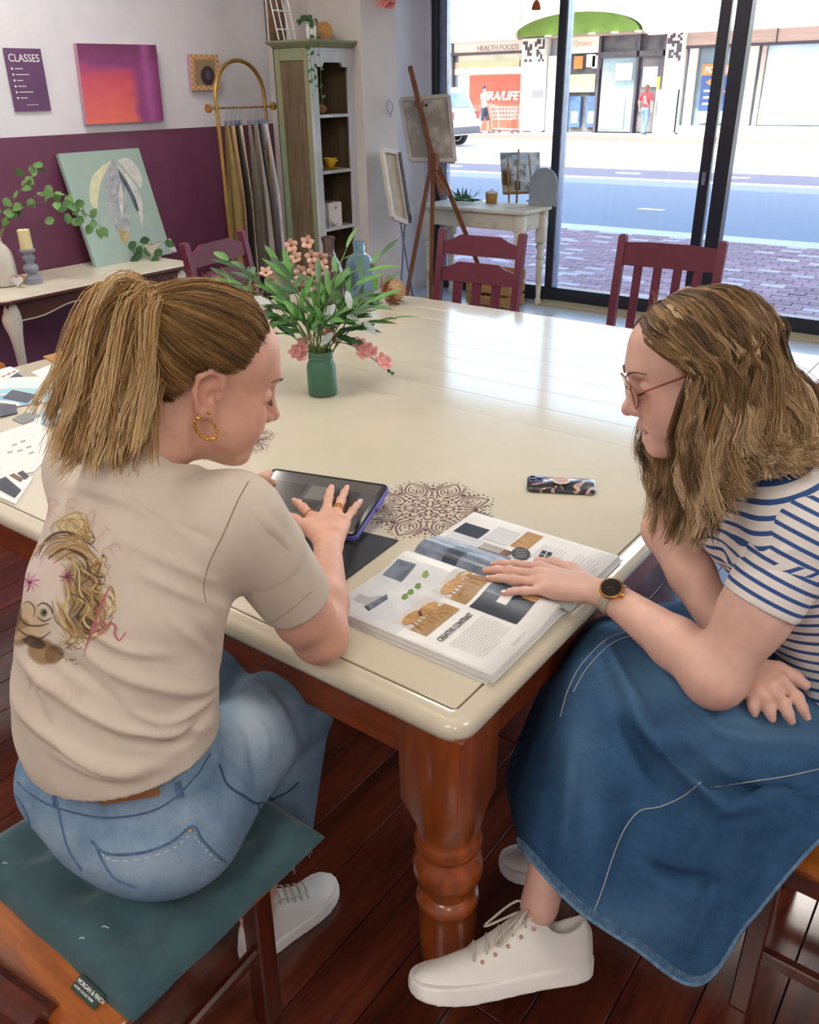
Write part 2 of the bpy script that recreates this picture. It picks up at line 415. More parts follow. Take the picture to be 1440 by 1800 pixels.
for j in range(rows):
    y = 6.68+BW*(j+.5)
    if y > 10.6: break
    for i in range(-44, 30):
        x = -1.6+BL*(i+(.5 if j % 2 else 0)); cand.append((x, y))
def vis(p):
    q = Vector((p[0], p[1], G))-CAM; d = q.dot(_F); u = 720+CF*q.dot(CR)/d; v = 900-CF*q.dot(CU)/d
    return (-60 < v < 600 and 770 < u < 1460), d
inn = sorted([(vis(p)[1], p) for p in cand if vis(p)[0]]); near = set(p for d, p in inn[:300])
bm = [mkmesh('paver', MB().box((0, 0, 0), (BL-.008, BW-.008, .06), .004), m, 0) for m in ('paver_brick', 'paver_pale')]
rest = [MB(), MB()]
rng = random.Random(11)
for p in cand:
    k = 1 if rng.random() < .13 else 0; dz = rng.uniform(-.003, .003)
    if p in near: obj('paver', bm[k], None, fp, loc=(p[0], p[1], G-.028+dz))
    elif p[0] < 2.5: rest[k].box((p[0], p[1], G-.028+dz), (BL-.008, BW-.008, .06), .004)
for k in (0, 1): obj('paver_field', rest[k], ('paver_brick', 'paver_pale')[k], fp, kind='stuff', smooth=0)

# ---------------------------------------------------------------- shops across the road
FY = 35.
M('render_white', '#f3f1ee', .7, c2='#e9e7e4', scale=2)
M('fascia_beige', '#b9aaa0', .7, c2='#ab9c92', scale=4, stretch=(.2, 1, 4))
M('awning_green', '#86ab58', .6, c2='#7a9f4e', scale=3)
M('shop_frame', '#4a4652', .5, c2='#3c3944', scale=8)
M('shop_inside', '#7d7a7a', .9, c2='#4f5560', scale=2.2, detail=6)
M('shop_glass', '#6b8590', .08, c2='#93a8ae', scale=.9, detail=3, spec=.8)
M('sign_cream', '#e4ddd2', .6, c2='#dcd4c8', scale=3)
M('sign_grey', '#8d8580', .6); M('sign_pink', '#d8a79c', .6)
M('sign_red', '#d2402f', .5, c2='#e0503c', scale=2); M('white_ink', '#fbfbf8', .6)
M('lease_orange', '#ee7b35', .5); M('lease_blue', '#274a86', .5); M('board_blue', '#bfd8ea', .5, c2='#aacbe2', scale=1.2)
M('tile_grey', '#8c8f98', .5, c2='#7c7f88', scale=18); M('poster_beige', '#cabf9d', .7, c2='#bdb08c', scale=3)
M('blue_goods', '#4468a8', .6, c2='#33508c', scale=6)
M('lime', '#a8d03c', .6); M('downlight', '#fff3d8', .5, emit=3.)
shop = thing('shop_building', 'pale shop building across the road with green vaulted canopy', 'building', (-16, FY, G))
def sp(name, x0, x1, z0, z1, m, y0=0., d=.1, par=None, label=None, bev=0):
    return obj(name, MB().box(((x0+x1)/2, FY+y0+d/2, (z0+z1)/2), (x1-x0, d, z1-z0), bev), m, par or shop, label=label, world=True, smooth=0)
sp('wall', -45, 8, G, 7.5, 'render_white', .6, .4)
obj('canopy', MB().prism([(-45, FY-2.9), (-18.95, FY-2.9), (-20.6, FY+.5), (-45, FY+.5)], 1.17, Matrix.Translation((0, 0, 3.43))), 'render_white', shop, world=True, smooth=0); obj('canopy', MB().prism([(-13.66, FY-2.9), (8, FY-2.9), (8, FY+.5), (-14.85, FY+.5)], 1.24, Matrix.Translation((0, 0, 3.36))), 'render_white', shop, world=True, smooth=0)
sp('upper_wall', -45, -20.6, 4.6, 5.6, 'fascia_beige', -.3, .9)
N = 22
xc, rx = (-20.6-14.85)/2, (20.6-14.85)/2
arc = [(xc+rx*math.cos(math.pi*k/N), 3.52+.78*math.sin(math.pi*k/N)) for k in range(N+1)]
far_k = (FY-2.8)/FY; arcf = [(x*far_k, CH+(z-CH)*far_k) for x, z in arc]; xcf = xc*far_k
cv = obj('vault', MB().prism(arc, .3, frame((0, FY-.2, 0), (1, 0, 0), (0, 0, 1))), 'awning_green', shop, label='green vaulted canopy', world=True)
obj('vault_underside', MB().grid(lambda a, b: Vector((arcf[round(a*N)][0]*(1-b)+arc[round(a*N)][0]*b, FY-2.8+b*2.6, arcf[round(a*N)][1]*(1-b)+arc[round(a*N)][1]*b)), N, 1), 'awning_green', cv, world=True)
rim = MB().prism([(x, z) for x, z in arcf]+[(x+(x-xcf)*.03, z+.15) for x, z in reversed(arcf)], .2, frame((0, FY-2.75, 0), (1, 0, 0), (0, 0, 1)))
obj('vault_rim', rim, 'render_white', cv, world=True)
obj('vault_top', MB().grid(lambda a, b: Vector(((xcf+(arcf[round(a*N)][0]-xcf)*1.03)*(1-b)+arc[round(a*N)][0]*b, FY-2.8+b*3.2, (arcf[round(a*N)][1]+.15)*(1-b)+(arc[round(a*N)][1]+.15)*b)), N, 1), 'render_white', cv, world=True)
for k in range(5): obj('downlight', MB().cyl((-18.6+k*.95, FY-.7, 3.46), (-18.6+k*.95, FY-.7, 3.5), .13, n=12), 'downlight', shop, world=True)
sp('lintel', -45, 8, 3.42, 3.6, 'fascia_beige', -.1, .7)
# left shop: sign band, glazing, red poster
sg = sp('sign_band', -26, -20.05, 3.03, 3.45, 'sign_cream', -.05, .2)
for x in (-25.9, -23.6): sp('frame', x-.04, x+.04, G, 3.45, 'shop_frame', -.12, .2)
sp('frame', -26, -20.05, 2.95, 3.05, 'shop_frame', -.1, .15); sp('glazing', -30, -20.05, G, 3.0, 'shop_glass', .1, .1)
text('lettering', 'HEALTH FOODS', .28, 'sign_grey', sg, Matrix.Translation((0, 0, 0)) @ frame((-22.35, FY-.06, 3.1), (1, 0, 0), (0, 0, 1)), .01, label='grey sign lettering reading HEALTH FOODS')
sg.children[-1].location = (0, 0, 0)
rp = sp('poster', -22.75, -20.15, G+.05, 2.16, 'sign_red', .0, .06, label='red window poster with white lettering')
sp('window_band', -26, -20.15, 2.2, 2.45, 'sign_cream', .02, .05); sp('window_display', -24.9, -20.3, 2.45, 2.7, 'poster_beige', .04, .05)
tx = text('lettering', 'TRA/LIFE', .46, 'white_ink', rp, frame((-22.05, FY-.03, 1.2), (1, 0, 0), (0, 0, 1)), .01, bold=.012, shear=.25)
# pillars
def mosaic(par, x0, x1, z0, z1, y):
    m = MB(); n = max(4, int((x1-x0)/.09)); s_ = (x1-x0)/n; r_ = random.Random(5)
    for i in range(n):
        for j in range(int((z1-z0)/s_)):
            if r_.random() < .5: m.box((x0+s_*(i+.5), y, z0+s_*(j+.5)), (s_, .02, s_))
    obj('mosaic', m, 'shop_frame', par, world=True, kind='stuff', smooth=0)
p1 = sp('pillar', -20.03, -18.95, 0, 3.45, 'render_white', -.25, .5); sp('pillar_tiles', -19.45, -18.95, G, 1.55, 'tile_grey', -.28, .1, p1)
mosaic(p1, -19.98, -19.55, 2.6, 3.42, FY-.27); mosaic(p1, -19.42, -18.97, 2.6, 3.42, FY-.27)
p2 = sp('pillar', -13.75, -13.1, 0, 3.45, 'render_white', -.45, .7); mosaic(p2, -13.72, -13.15, 2.45, 3.42, FY-.47)
sp('plinth', -13.9, -13.1, G, 1.5, 'render_white', -.6, .3, p2); sp('plinth_tiles', -13.85, -13.5, G, 1.35, 'tile_grey', -.62, .06, p2)
# middle shopfront and doors
sp('panel', -18.9, -18.1, G, 2.8, 'sign_cream', -.02, .1); sp('frame', -18.12, -18.04, G, 3.45, 'shop_frame', -.1, .2)
sg2 = sp('sign_band', -18.0, -16.65, 2.85, 3.45, 'sign_cream', -.05, .15)
text('lettering', 'Queen', .3, 'sign_pink', sg2, frame((-17.8, FY-.06, 3.1), (1, 0, 0), (0, 0, 1)), .01)
sg2.children[-1].name = 'lettering'
sp('glazing', -18.05, -13.8, G, 3.45, 'shop_inside', .25, .1)
sp('poster', -18.0, -16.75, 1.45, 2.1, 'poster_beige', .0, .06)
for k, (x, z, c) in enumerate(((-17.75, 2.3, 'lease_orange'), (-17.2, 2.35, 'white_ink'), (-16.95, 2.3, 'white_ink'))): sp('notice', x, x+.38, z, z+.45, c, .02, .05)
for k, x in enumerate((-17.85, -17.1)):
    sp('display_goods', x, x+.5, .15, 1.3, 'blue_goods', .05, .1); sp('display_goods', x+.12, x+.4, .3, .75, 'white_ink', .03, .1)
for x in (-16.62, -15.0, -13.95): sp('frame', x-.05, x+.05, G, 3.45, 'shop_frame', -.08, .25)
sp('frame', -16.6, -13.9, 2.65, 2.85, 'shop_frame', -.08, .25)
d1 = sp('sliding_door', -16.5, -15.1, 0, 2.65, 'shop_glass', .05, .06); sp('door_poster', -15.9, -15.2, 1.85, 2.45, 'sign_cream', .0, .04, d1); sp('door_poster', -16.45, -15.4, .1, 1.2, 'board_blue', .0, .04, d1)
d2 = sp('doorway', -14.9, -14.05, 0, 2.65, 'shop_inside', .15, .06); sp('screen', -14.8, -14.2, 1.6, 2.3, 'board_blue', .1, .04, d2); sp('notice', -14.15, -13.75, 1.5, 1.95, 'lime', -.02, .04)
# right shop
sp('fascia', -13.1, 8, 2.95, 3.5, 'fascia_beige', -.15, .3)
for x in (-9.9, -8.0, -6.0, -4): sp('fascia_joint', x, x+.05, 2.95, 3.5, 'shop_frame', -.17, .1)
sp('frame', -13.1, 8, 2.85, 2.97, 'shop_frame', -.15, .2); sp('glazing', -13.1, 8, .25, 2.85, 'shop_glass', .15, .1); sp('sill_wall', -13.1, 8, G, .25, 'render_white', -.05, .3)
for x in (-12.95, -10.75): sp('frame', x, x+.3, .2, 2.85, 'sign_cream', -.1, .15)
sp('frame', -10.32, -10.18, .2, 2.9, 'fascia_beige', -.12, .2)
sp('blind', -10.15, -2, .3, 2.85, 'board_blue', .0, .1, label='pale blue window blind'); sp('blind_foot', -10.15, -2, .3, 1.2, 'white_ink', -.02, .05)
ls = sp('lease_sign', -12.4, -10.95, .75, 2.3, 'lease_blue', -.05, .06, label='orange and blue lease sign in the window')
sp('sign_head', -12.42, -10.93, 1.95, 2.32, 'lease_orange', -.08, .06, ls); sp('sign_foot', -12.42, -10.93, .35, .75, 'white_ink', -.08, .06, ls)
text('lettering', 'FOR LEASE', .27, 'white_ink', ls, frame((-12.3, FY-.1, 2.04), (1, 0, 0), (0, 0, 1)), .01, bold=.008)
for k, (x, z) in enumerate(((-12.0, 1.72), (-11.3, 1.4))):
    obj('arrow', MB().prism([(-.22, 0), (.18, .24), (.18, -.24)], .03, frame((x, FY-.08, z), (1, 0, 0), (0, 0, 1))), 'lease_orange', ls, world=True)
for k in range(3): sp('sign_line', -12.25, -11.65, 1.4-.22*k, 1.47-.22*k, 'white_ink', -.09, .04, ls)
# fix lettering placed in world coordinates under moved parents
for o in list(COL.objects):
    if o.name.startswith('lettering') and o.parent is not None:
        L = Vector((0, 0, 0)); p = o.parent
        while p is not None: L += p.location; p = p.parent
        o.location = -L
# ================================================================= furniture
M('cream_paint', '#d5ccb6', .2, c2='#cac0a8', scale=2.2, detail=5, coat=.6, bump=.015, bscale=30, lo=.3, hi=.75)
M('groove_brown', '#6d5a44', .7)
woodmat('leg_wood', '#763010', '#b65c24', 'Z', 3.2, .32, coat=.4, bump=.05)
woodmat('apron_wood', '#6a2a14', '#9a4820', 'X', 3.2, .35, coat=.3, bump=.05)
woodmat('seat_wood', '#9a4a16', '#d07a2c', 'X', 3.0, .3, coat=.4, bump=.04)
woodmat('dark_wood', '#3f160e', '#6b2a18', 'Z', 3.0, .3, coat=.4, bump=.04)
M('maroon_paint', '#6d3140', .55, c2='#64293a', scale=5, bump=.04, bscale=60, spec=.3)
M('stencil_ink', '#7a5a5c', .6, c2='#6a4a4e', scale=60)
TZ = .76
def rrect(x0, x1, y0, y1, R, n=6):
    p = []
    for cx, cy, a0 in ((x1-R, y0+R, -90), (x1-R, y1-R, 0), (x0+R, y1-R, 90), (x0+R, y0+R, 180)):
        for k in range(n+1):
            a = math.radians(a0+90*k/n); p.append((cx+R*math.cos(a), cy+R*math.sin(a)))
    return p
def rloft(mb, x0, x1, y0, y1, R, rings, top=True, bottom=True, n=6):
    base = None; v = []; f = []
    for ins, z in rings:
        ring = rrect(x0+ins, x1-ins, y0+ins, y1-ins, max(R-ins, .002), n); v += [(a, b, z) for a, b in ring]
    m = 4*(n+1)
    for i in range(len(rings)-1):
        for k in range(m): k2 = (k+1) % m; f.append((i*m+k, i*m+k2, (i+1)*m+k2, (i+1)*m+k))
    if bottom: f.append(tuple(range(m-1, -1, -1)))
    if top: f.append(tuple((len(rings)-1)*m+k for k in range(m)))
    return mb.add(v, f)
LEGP = [(.020, 0), (.030, .006), (.034, .03), (.030, .05), (.042, .10), (.047, .16), (.049, .22), (.047, .26), (.050, .275), (.053, .285), (.050, .297), (.040, .305), (.040, .315), (.050, .33), (.056, .352),
        (.057, .37), (.054, .388), (.044, .402), (.044, .41), (.052, .42), (.055, .432), (.050, .446), (.046, .455), (.048, .47)]
def table_leg(x, y):
    m = MB(); m.lathe([(r*1.12, z) for r, z in LEGP], (x, y, 0), 28)
    h = .061
    oc = .03   # block with cut corners that melts into the turned part
    def sq(s, c): return [(-s, -s+c), (-s+c, -s), (s-c, -s), (s, -s+c), (s, s-c), (s-c, s), (-s+c, s), (-s, s-c)]
    v = []; f = []
    for s, c, z in ((.053, .031, .462), (.056, .029, .49), (h, .004, .54), (h, .003, .72)):
        v += [(x+a, y+b, z) for a, b in sq(s, c)]
    for i in range(3):
        for k in range(8): k2 = (k+1) % 8; f.append((i*8+k, i*8+k2, (i+1)*8+k2, (i+1)*8+k))
    f += [tuple(range(7, -1, -1)), tuple(24+k for k in range(8))]
    return m.add(v, f)
TX0, TX1, TY0, TYM, TY1 = -2.92, -.535, .828, 2.02, 3.222
tb1 = thing('dining_table', 'large square cream table with stencilled rosettes where the two women sit', 'table', ((TX0+TX1)/2, (TY0+TY1)/2, 0))
RIM = [(.012, TZ-.042), (.004, TZ-.038), (0, TZ-.029), (0, TZ-.022), (.003, TZ-.013), (.010, TZ-.007), (.016, TZ-.0055), (.022, TZ-.004), (.029, TZ-.0005), (.034, TZ-.0002), (.0365, TZ-.004)]
obj('rim', rloft(MB(), TX0, TX1, TY0, TY1, .045, RIM), 'cream_paint', tb1, world=True, smooth=50)
obj('top_panel', MB().box(((TX0+TX1)/2, (TY0+.0385+TYM)/2, TZ-.006), (TX1-TX0-.077, TYM-TY0-.0395, .012), .0012), 'cream_paint', tb1, world=True, smooth=0)
nbd = 8; bw = (TY1-TYM-.0385)/nbd; rg = random.Random(4)
for k in range(nbd):
    o = obj('board', MB().box((0, 0, 0), (TX1-TX0-.077, bw-.0014, .012), .0009), 'cream_paint', tb1, smooth=0)
    o.location = (0, TYM+bw*(k+.5)-(TY0+TY1)/2, TZ-.0062); o.rotation_euler = (math.radians(rg.uniform(-.2, .2)), 0, 0)
g = MB(); rloft(g, TX0, TX1, TY0, TY1, .045, [(.0362, TZ-.0035), (.0392, TZ-.0035)], False, False); obj('groove', g, 'groove_brown', tb1, world=True)
for sx in (TX0+.075, TX1-.075):
    for sy in (TY0+.075, TY1-.075): obj('leg', table_leg(sx, sy), 'leg_wood', tb1, world=True, smooth=50)
for sy in (TY0+.05, TY1-.05): obj('apron', MB().box(((TX0+TX1)/2, sy, .665), (TX1-TX0-.25, .022, .105), .002), 'apron_wood', tb1, world=True)
for sx in (TX0+.05, TX1-.05): obj('apron', MB().box((sx, (TY0+TY1)/2, .665), (.022, TY1-TY0-.25, .105), .002), 'apron_wood', tb1, world=True)
# chipped paint on the near corner
chip = MB()
for dx, dz, s in ((-.008, -.034, .004), (.002, -.036, .006), (.008, -.031, .003)): chip.sphere((TX1-.012+dx*.7, TY0+.013+dx*.3, TZ+dz), (s, s*.8, s*.5), 8, 6)
obj('paint_chip', chip, 'leg_wood', tb1, world=True, kind='stuff')
def ribbon(mb, pts, w, z):
    P = [Vector((p[0], p[1])) for p in pts]; n = len(P); L = []
    W_ = w if hasattr(w, '__len__') else [w]*n
    for i in range(n):
        t = P[min(i+1, n-1)]-P[max(i-1, 0)]; t.normalize(); q = Vector((-t.y, t.x)); L += [P[i]+q*W_[i]/2, P[i]-q*W_[i]/2]
    mb.add([(p.x, p.y, z) for p in L], [(2*i, 2*i+1, 2*i+3, 2*i+2) for i in range(n-1)])
def blob(mb, x, y, rx, ry, a, z, n=10):
    c, s = math.cos(a), math.sin(a)
    mb.add([(x+c*rx*math.cos(t)-s*ry*math.sin(t), y+s*rx*math.cos(t)+c*ry*math.sin(t), z) for t in [2*math.pi*k/n for k in range(n)]], [tuple(range(n))])
def mandala(cx, cy, R, rot):
    m = MB(); z = TZ+.0007
    for k in range(8):
        a = rot+k*math.pi/4
        def P(r, t): return (cx+R*r*math.cos(a+t), cy+R*r*math.sin(a+t))
        def D_(r, t, rx, ry, da=0): x, y = P(r, t); blob(m, x, y, rx*R, ry*R, a+t+da, z)
        # core
        D_(.1, 0, .06, .02); D_(.2, .2, .055, .018, .5); D_(.2, -.2, .055, .018, -.5); D_(.28, 0, .05, .02)
        for s in (-1, 1):
            for q in range(4): D_(.26+.06*q, s*(.16+.05*(q % 2)), .03, .014, s*.7)
            D_(.36, s*.33, .05, .016, s*1.0); D_(.45, s*.36, .045, .014, s*.3)
            # teardrop petal outline
            ribbon(m, [P(r, s*t) for r, t in ((.42, .04), (.46, .16), (.55, .25), (.66, .27), (.77, .2), (.86, .1), (.95, .0))], R*.028, z)
            ribbon(m, [P(r, s*t) for r, t in ((.5, .03), (.53, .11), (.6, .17), (.68, .18), (.76, .12), (.82, .04))], R*.02, z)
            for q, (r, t) in enumerate(((.58, .06), (.64, .1), (.7, .05))): D_(r, s*t, .032, .013, s*.6)
            # outer scallop between the petals
            ribbon(m, [P(r, s*t) for r, t in ((.6, .36), (.7, .31), (.8, .25), (.88, .2))], R*.022, z)
            for q in range(5): D_(.70+.06*q, s*(.36-.045*q), .035, .014, s*.9)
            D_(.97, s*.1, .016, .016)
        D_(.55, math.pi/8, .05, .02); D_(.68, math.pi/8, .045, .025); D_(.8, math.pi/8, .04, .018); D_(.9, math.pi/8, .02, .012); D_(1.02, 0, .02, .016); D_(.62, 0, .045, .02); D_(.9, math.pi/8+.1, .014, .012); D_(.9, math.pi/8-.1, .014, .012)
    return m
for c in ((-1.013, 1.415), (-1.735, 1.43)): obj('stencil_rosette', mandala(c[0], c[1], .155, .15), 'stencil_ink', tb1, world=True, kind='stuff', smooth=0)

# ---------------------------------------------------------------- maroon chairs
def chair_base(t, mat, w=.44, d=.42, sz=.45, top=.98, lean=.085, post=.036):
    """seat, four legs and stretchers; back at -y"""
    obj('seat', rloft(MB(), -w/2, w/2, -d/2, d/2, .03, [(.006, sz-.028), (0, sz-.022), (0, sz-.008), (.008, sz)]), mat, t, smooth=50)
    for s in (-1, 1):
        obj('leg', MB().bar((s*(w/2-.03), d/2-.035, 0), (s*(w/2-.03), d/2-.035, sz-.027), post, post, .003, (0, 1, 0)), mat, t)
        P = [(s*(w/2-.005), -d/2+.0, 0), (s*(w/2-.005), -d/2-.005, sz), (s*(w/2-.005), -d/2-.03, sz+.22), (s*(w/2-.005), -d/2-lean, top)]
        m = MB(); h = post/2; v = []
        for x, y, z in P+[(P[3][0], P[3][1], top+.008)]:
            q = h if z <= top else h*.6
            v += [(x-q, y-q, z), (x+q, y-q, z), (x+q, y+q, z), (x-q, y+q, z)]
        f = [(0, 3, 2, 1), (16, 17, 18, 19)]
        for i in range(4):
            for k in range(4): k2 = (k+1) % 4; f.append((i*4+k, i*4+k2, (i+1)*4+k2, (i+1)*4+k))
        obj('back_post', m.add(v, f), mat, t)
        obj('stretcher', MB().bar((s*(w/2-.02), d/2-.04, .18), (s*(w/2-.02), -d/2, .18), .02, .026, .003), mat, t)
    obj('seat_rail', MB().box((0, d/2-.035, sz-.06), (w-.09, .02, .06), .003), mat, t)
    obj('seat_rail', MB().box((0, -d/2+.005, sz-.06), (w-.06, .02, .06), .003), mat, t)
def backy(z, d=.42, sz=.45, top=.98, lean=.085):
    if z < sz+.22: return -d/2-.005-.025*(z-sz)/.22
    return -d/2-.03-(lean-.03)*(z-sz-.22)/(top-sz-.22)
def arch_rail(w, z0, h, mat, t):
    poly = [(-w/2, 0), (w/2, 0), (w/2, h*.62), (w*.36, h*.78), (w*.26, h), (-w*.26, h), (-w*.36, h*.78), (-w/2, h*.62)]
    y0, y1 = backy(z0), backy(z0+h)
    T = frame((0, y0+.011, z0), (1, 0, 0), (0, y1-y0, h))
    obj('back_rail', MB().prism(poly, .022, T), mat, t)
def slat(x, z0, z1, w, mat, t):
    obj('slat', MB().bar((x, backy(z0), z0), (x, backy(z1), z1), w, .014, .002, (0, 1, 0)), mat, t)
def chair_arched(label, loc, rz):
    t = thing('dining_chair', label, 'chair', loc, rz, 'maroon dining chairs'); mm = 'maroon_paint'
    chair_base(t, mm, w=.46)
    arch_rail(.43, .865, .1, mm, t); arch_rail(.43, .735, .1, mm, t)
    for x in (-.11, 0, .11): slat(x, .44, .75, .05, mm, t)
    return t
def chair_slatted(label, loc, rz):
    t = thing('dining_chair', label, 'chair', loc, rz, 'maroon dining chairs'); mm = 'maroon_paint'
    chair_base(t, mm, w=.48)
    y0, y1 = backy(.85), backy(.96)
    obj('back_rail', MB().prism([(-.23, 0), (.23, 0), (.23, .105), (.1, .113), (-.1, .113), (-.23, .105)], .022, frame((0, y0+.011, .85), (1, 0, 0), (0, y1-y0, .11))), mm, t)
    for x in (-.145, -.05, .045, .14): slat(x, .44, .86, .04, mm, t)
    return t
chair_arched('maroon dining chair with two arched rails, in front of the easel', (-2.33, 3.46, 0), math.radians(180+4.5))
chair_slatted('maroon dining chair with one broad rail and upright slats, by the sliding door', (-1.45, 3.72, 0), math.radians(180+4))
chair_arched('maroon dining chair with arched rails, beside the console table', (-3.12, 2.98, 0), math.radians(-90+10))

# ---------------------------------------------------------------- chair under the woman in the beige shirt
M('cushion_teal', '#37595f', .9, c2='#2c4a52', scale=14, bump=.35, bscale=420, bdist=.001, sheen=.3)
M('tag_green', '#12352a', .6)
c1 = thing('wooden_chair', 'orange-brown wooden chair under the teal cushion', 'chair', (-1.0, .55, 0))
obj('seat', rloft(MB(), -.235, .215, -.265, .205, .03, [(.008, .425), (0, .432), (0, .444), (.008, .45)]), 'seat_wood', c1, smooth=50)
for sx, sy, s2 in ((.125, .105, 0), (-.185, .135, 0)):
    obj('leg', MB().bar((sx+.012, sy-.0, 0), (sx, sy+.02, .425), .042, .042, .004, (0, 1, 0)), 'dark_wood', c1)
for sx in (.17, -.19): obj('leg', MB().bar((sx, -.235, 0), (sx, -.235, .425), .042, .042, .004, (0, 1, 0)), 'dark_wood', c1)
for sx in (.135, -.19):
    obj('stretcher', MB().cyl((sx, .115, .2), (sx+.02, -.235, .2), .013, n=10), 'dark_wood', c1)
    obj('seat_rail', MB().box((sx, -.05, .395), (.022, .34, .055), .003), 'seat_wood', c1)
obj('seat_rail', MB().box((-.01, .15, .395), (.32, .022, .055), .003), 'dark_wood', c1)
br = MB(); pts = [(.125-.02*0, -.272, .45), (.05, -.285, .462), (-.06, -.295, .47), (-.16, -.29, .475), (-.24, -.27, .475)]
br.tube(spline(pts, 6), .028, 10)
obj('back_lip', br, 'dark_wood', c1)
# ---------------------------------------------------------------- chair under the woman in the striped shirt
c2 = thing('wooden_chair', 'dark brown wooden chair under the woman in the denim skirt', 'chair', (.055, 1.41, 0), math.radians(90))
obj('seat', rloft(MB(), -.22, .22, -.22, .22, .03, [(.008, .415), (0, .422), (0, .436), (.008, .442)]), 'seat_wood', c2, smooth=50)
for sx in (-1, 1):
    obj('leg', MB().bar((sx*.185, .185, 0), (sx*.185, .185, .415), .036, .036, .003, (0, 1, 0)), 'dark_wood', c2)
    obj('back_post', MB().bar((sx*.19, -.2, 0), (sx*.19, -.27, .95), .036, .036, .003, (0, 1, 0)), 'dark_wood', c2)
    obj('stretcher', MB().bar((sx*.187, .185, .16), (sx*.187, -.2, .16), .02, .03, .003), 'dark_wood', c2)
    obj('seat_rail', MB().box((sx*.187, 0, .385), (.022, .36, .055), .003), 'dark_wood', c2)
obj('seat_rail', MB().box((0, .187, .385), (.36, .022, .055), .003), 'dark_wood', c2)
for z in (.62, .78, .9): obj('back_rail', MB().box((0, -.235-.07*(z-.55)/.4+.02, z), (.36, .02, .06), .003), 'dark_wood', c2)
# tan leather stool behind the left end of the table
M('leather_tan', '#b5652a', .45, c2='#a5571f', scale=12, bump=.15, bscale=150)
st = thing('leather_stool', 'tan leather padded stool in front of the white console leg', 'stool', (-4.15, 1.82, 0), math.radians(8))
obj('pad', rloft(MB(), -.2, .2, -.2, .2, .05, [(.02, .40), (.004, .41), (0, .43), (.004, .455), (.02, .468), (.05, .475)]), 'leather_tan', st, smooth=60)
for sx in (-1, 1):
    for sy in (-1, 1): obj('leg', MB().bar((sx*.17, sy*.17, 0), (sx*.165, sy*.165, .4), .035, .035, .003, (0, 1, 0)), 'dark_wood', st)
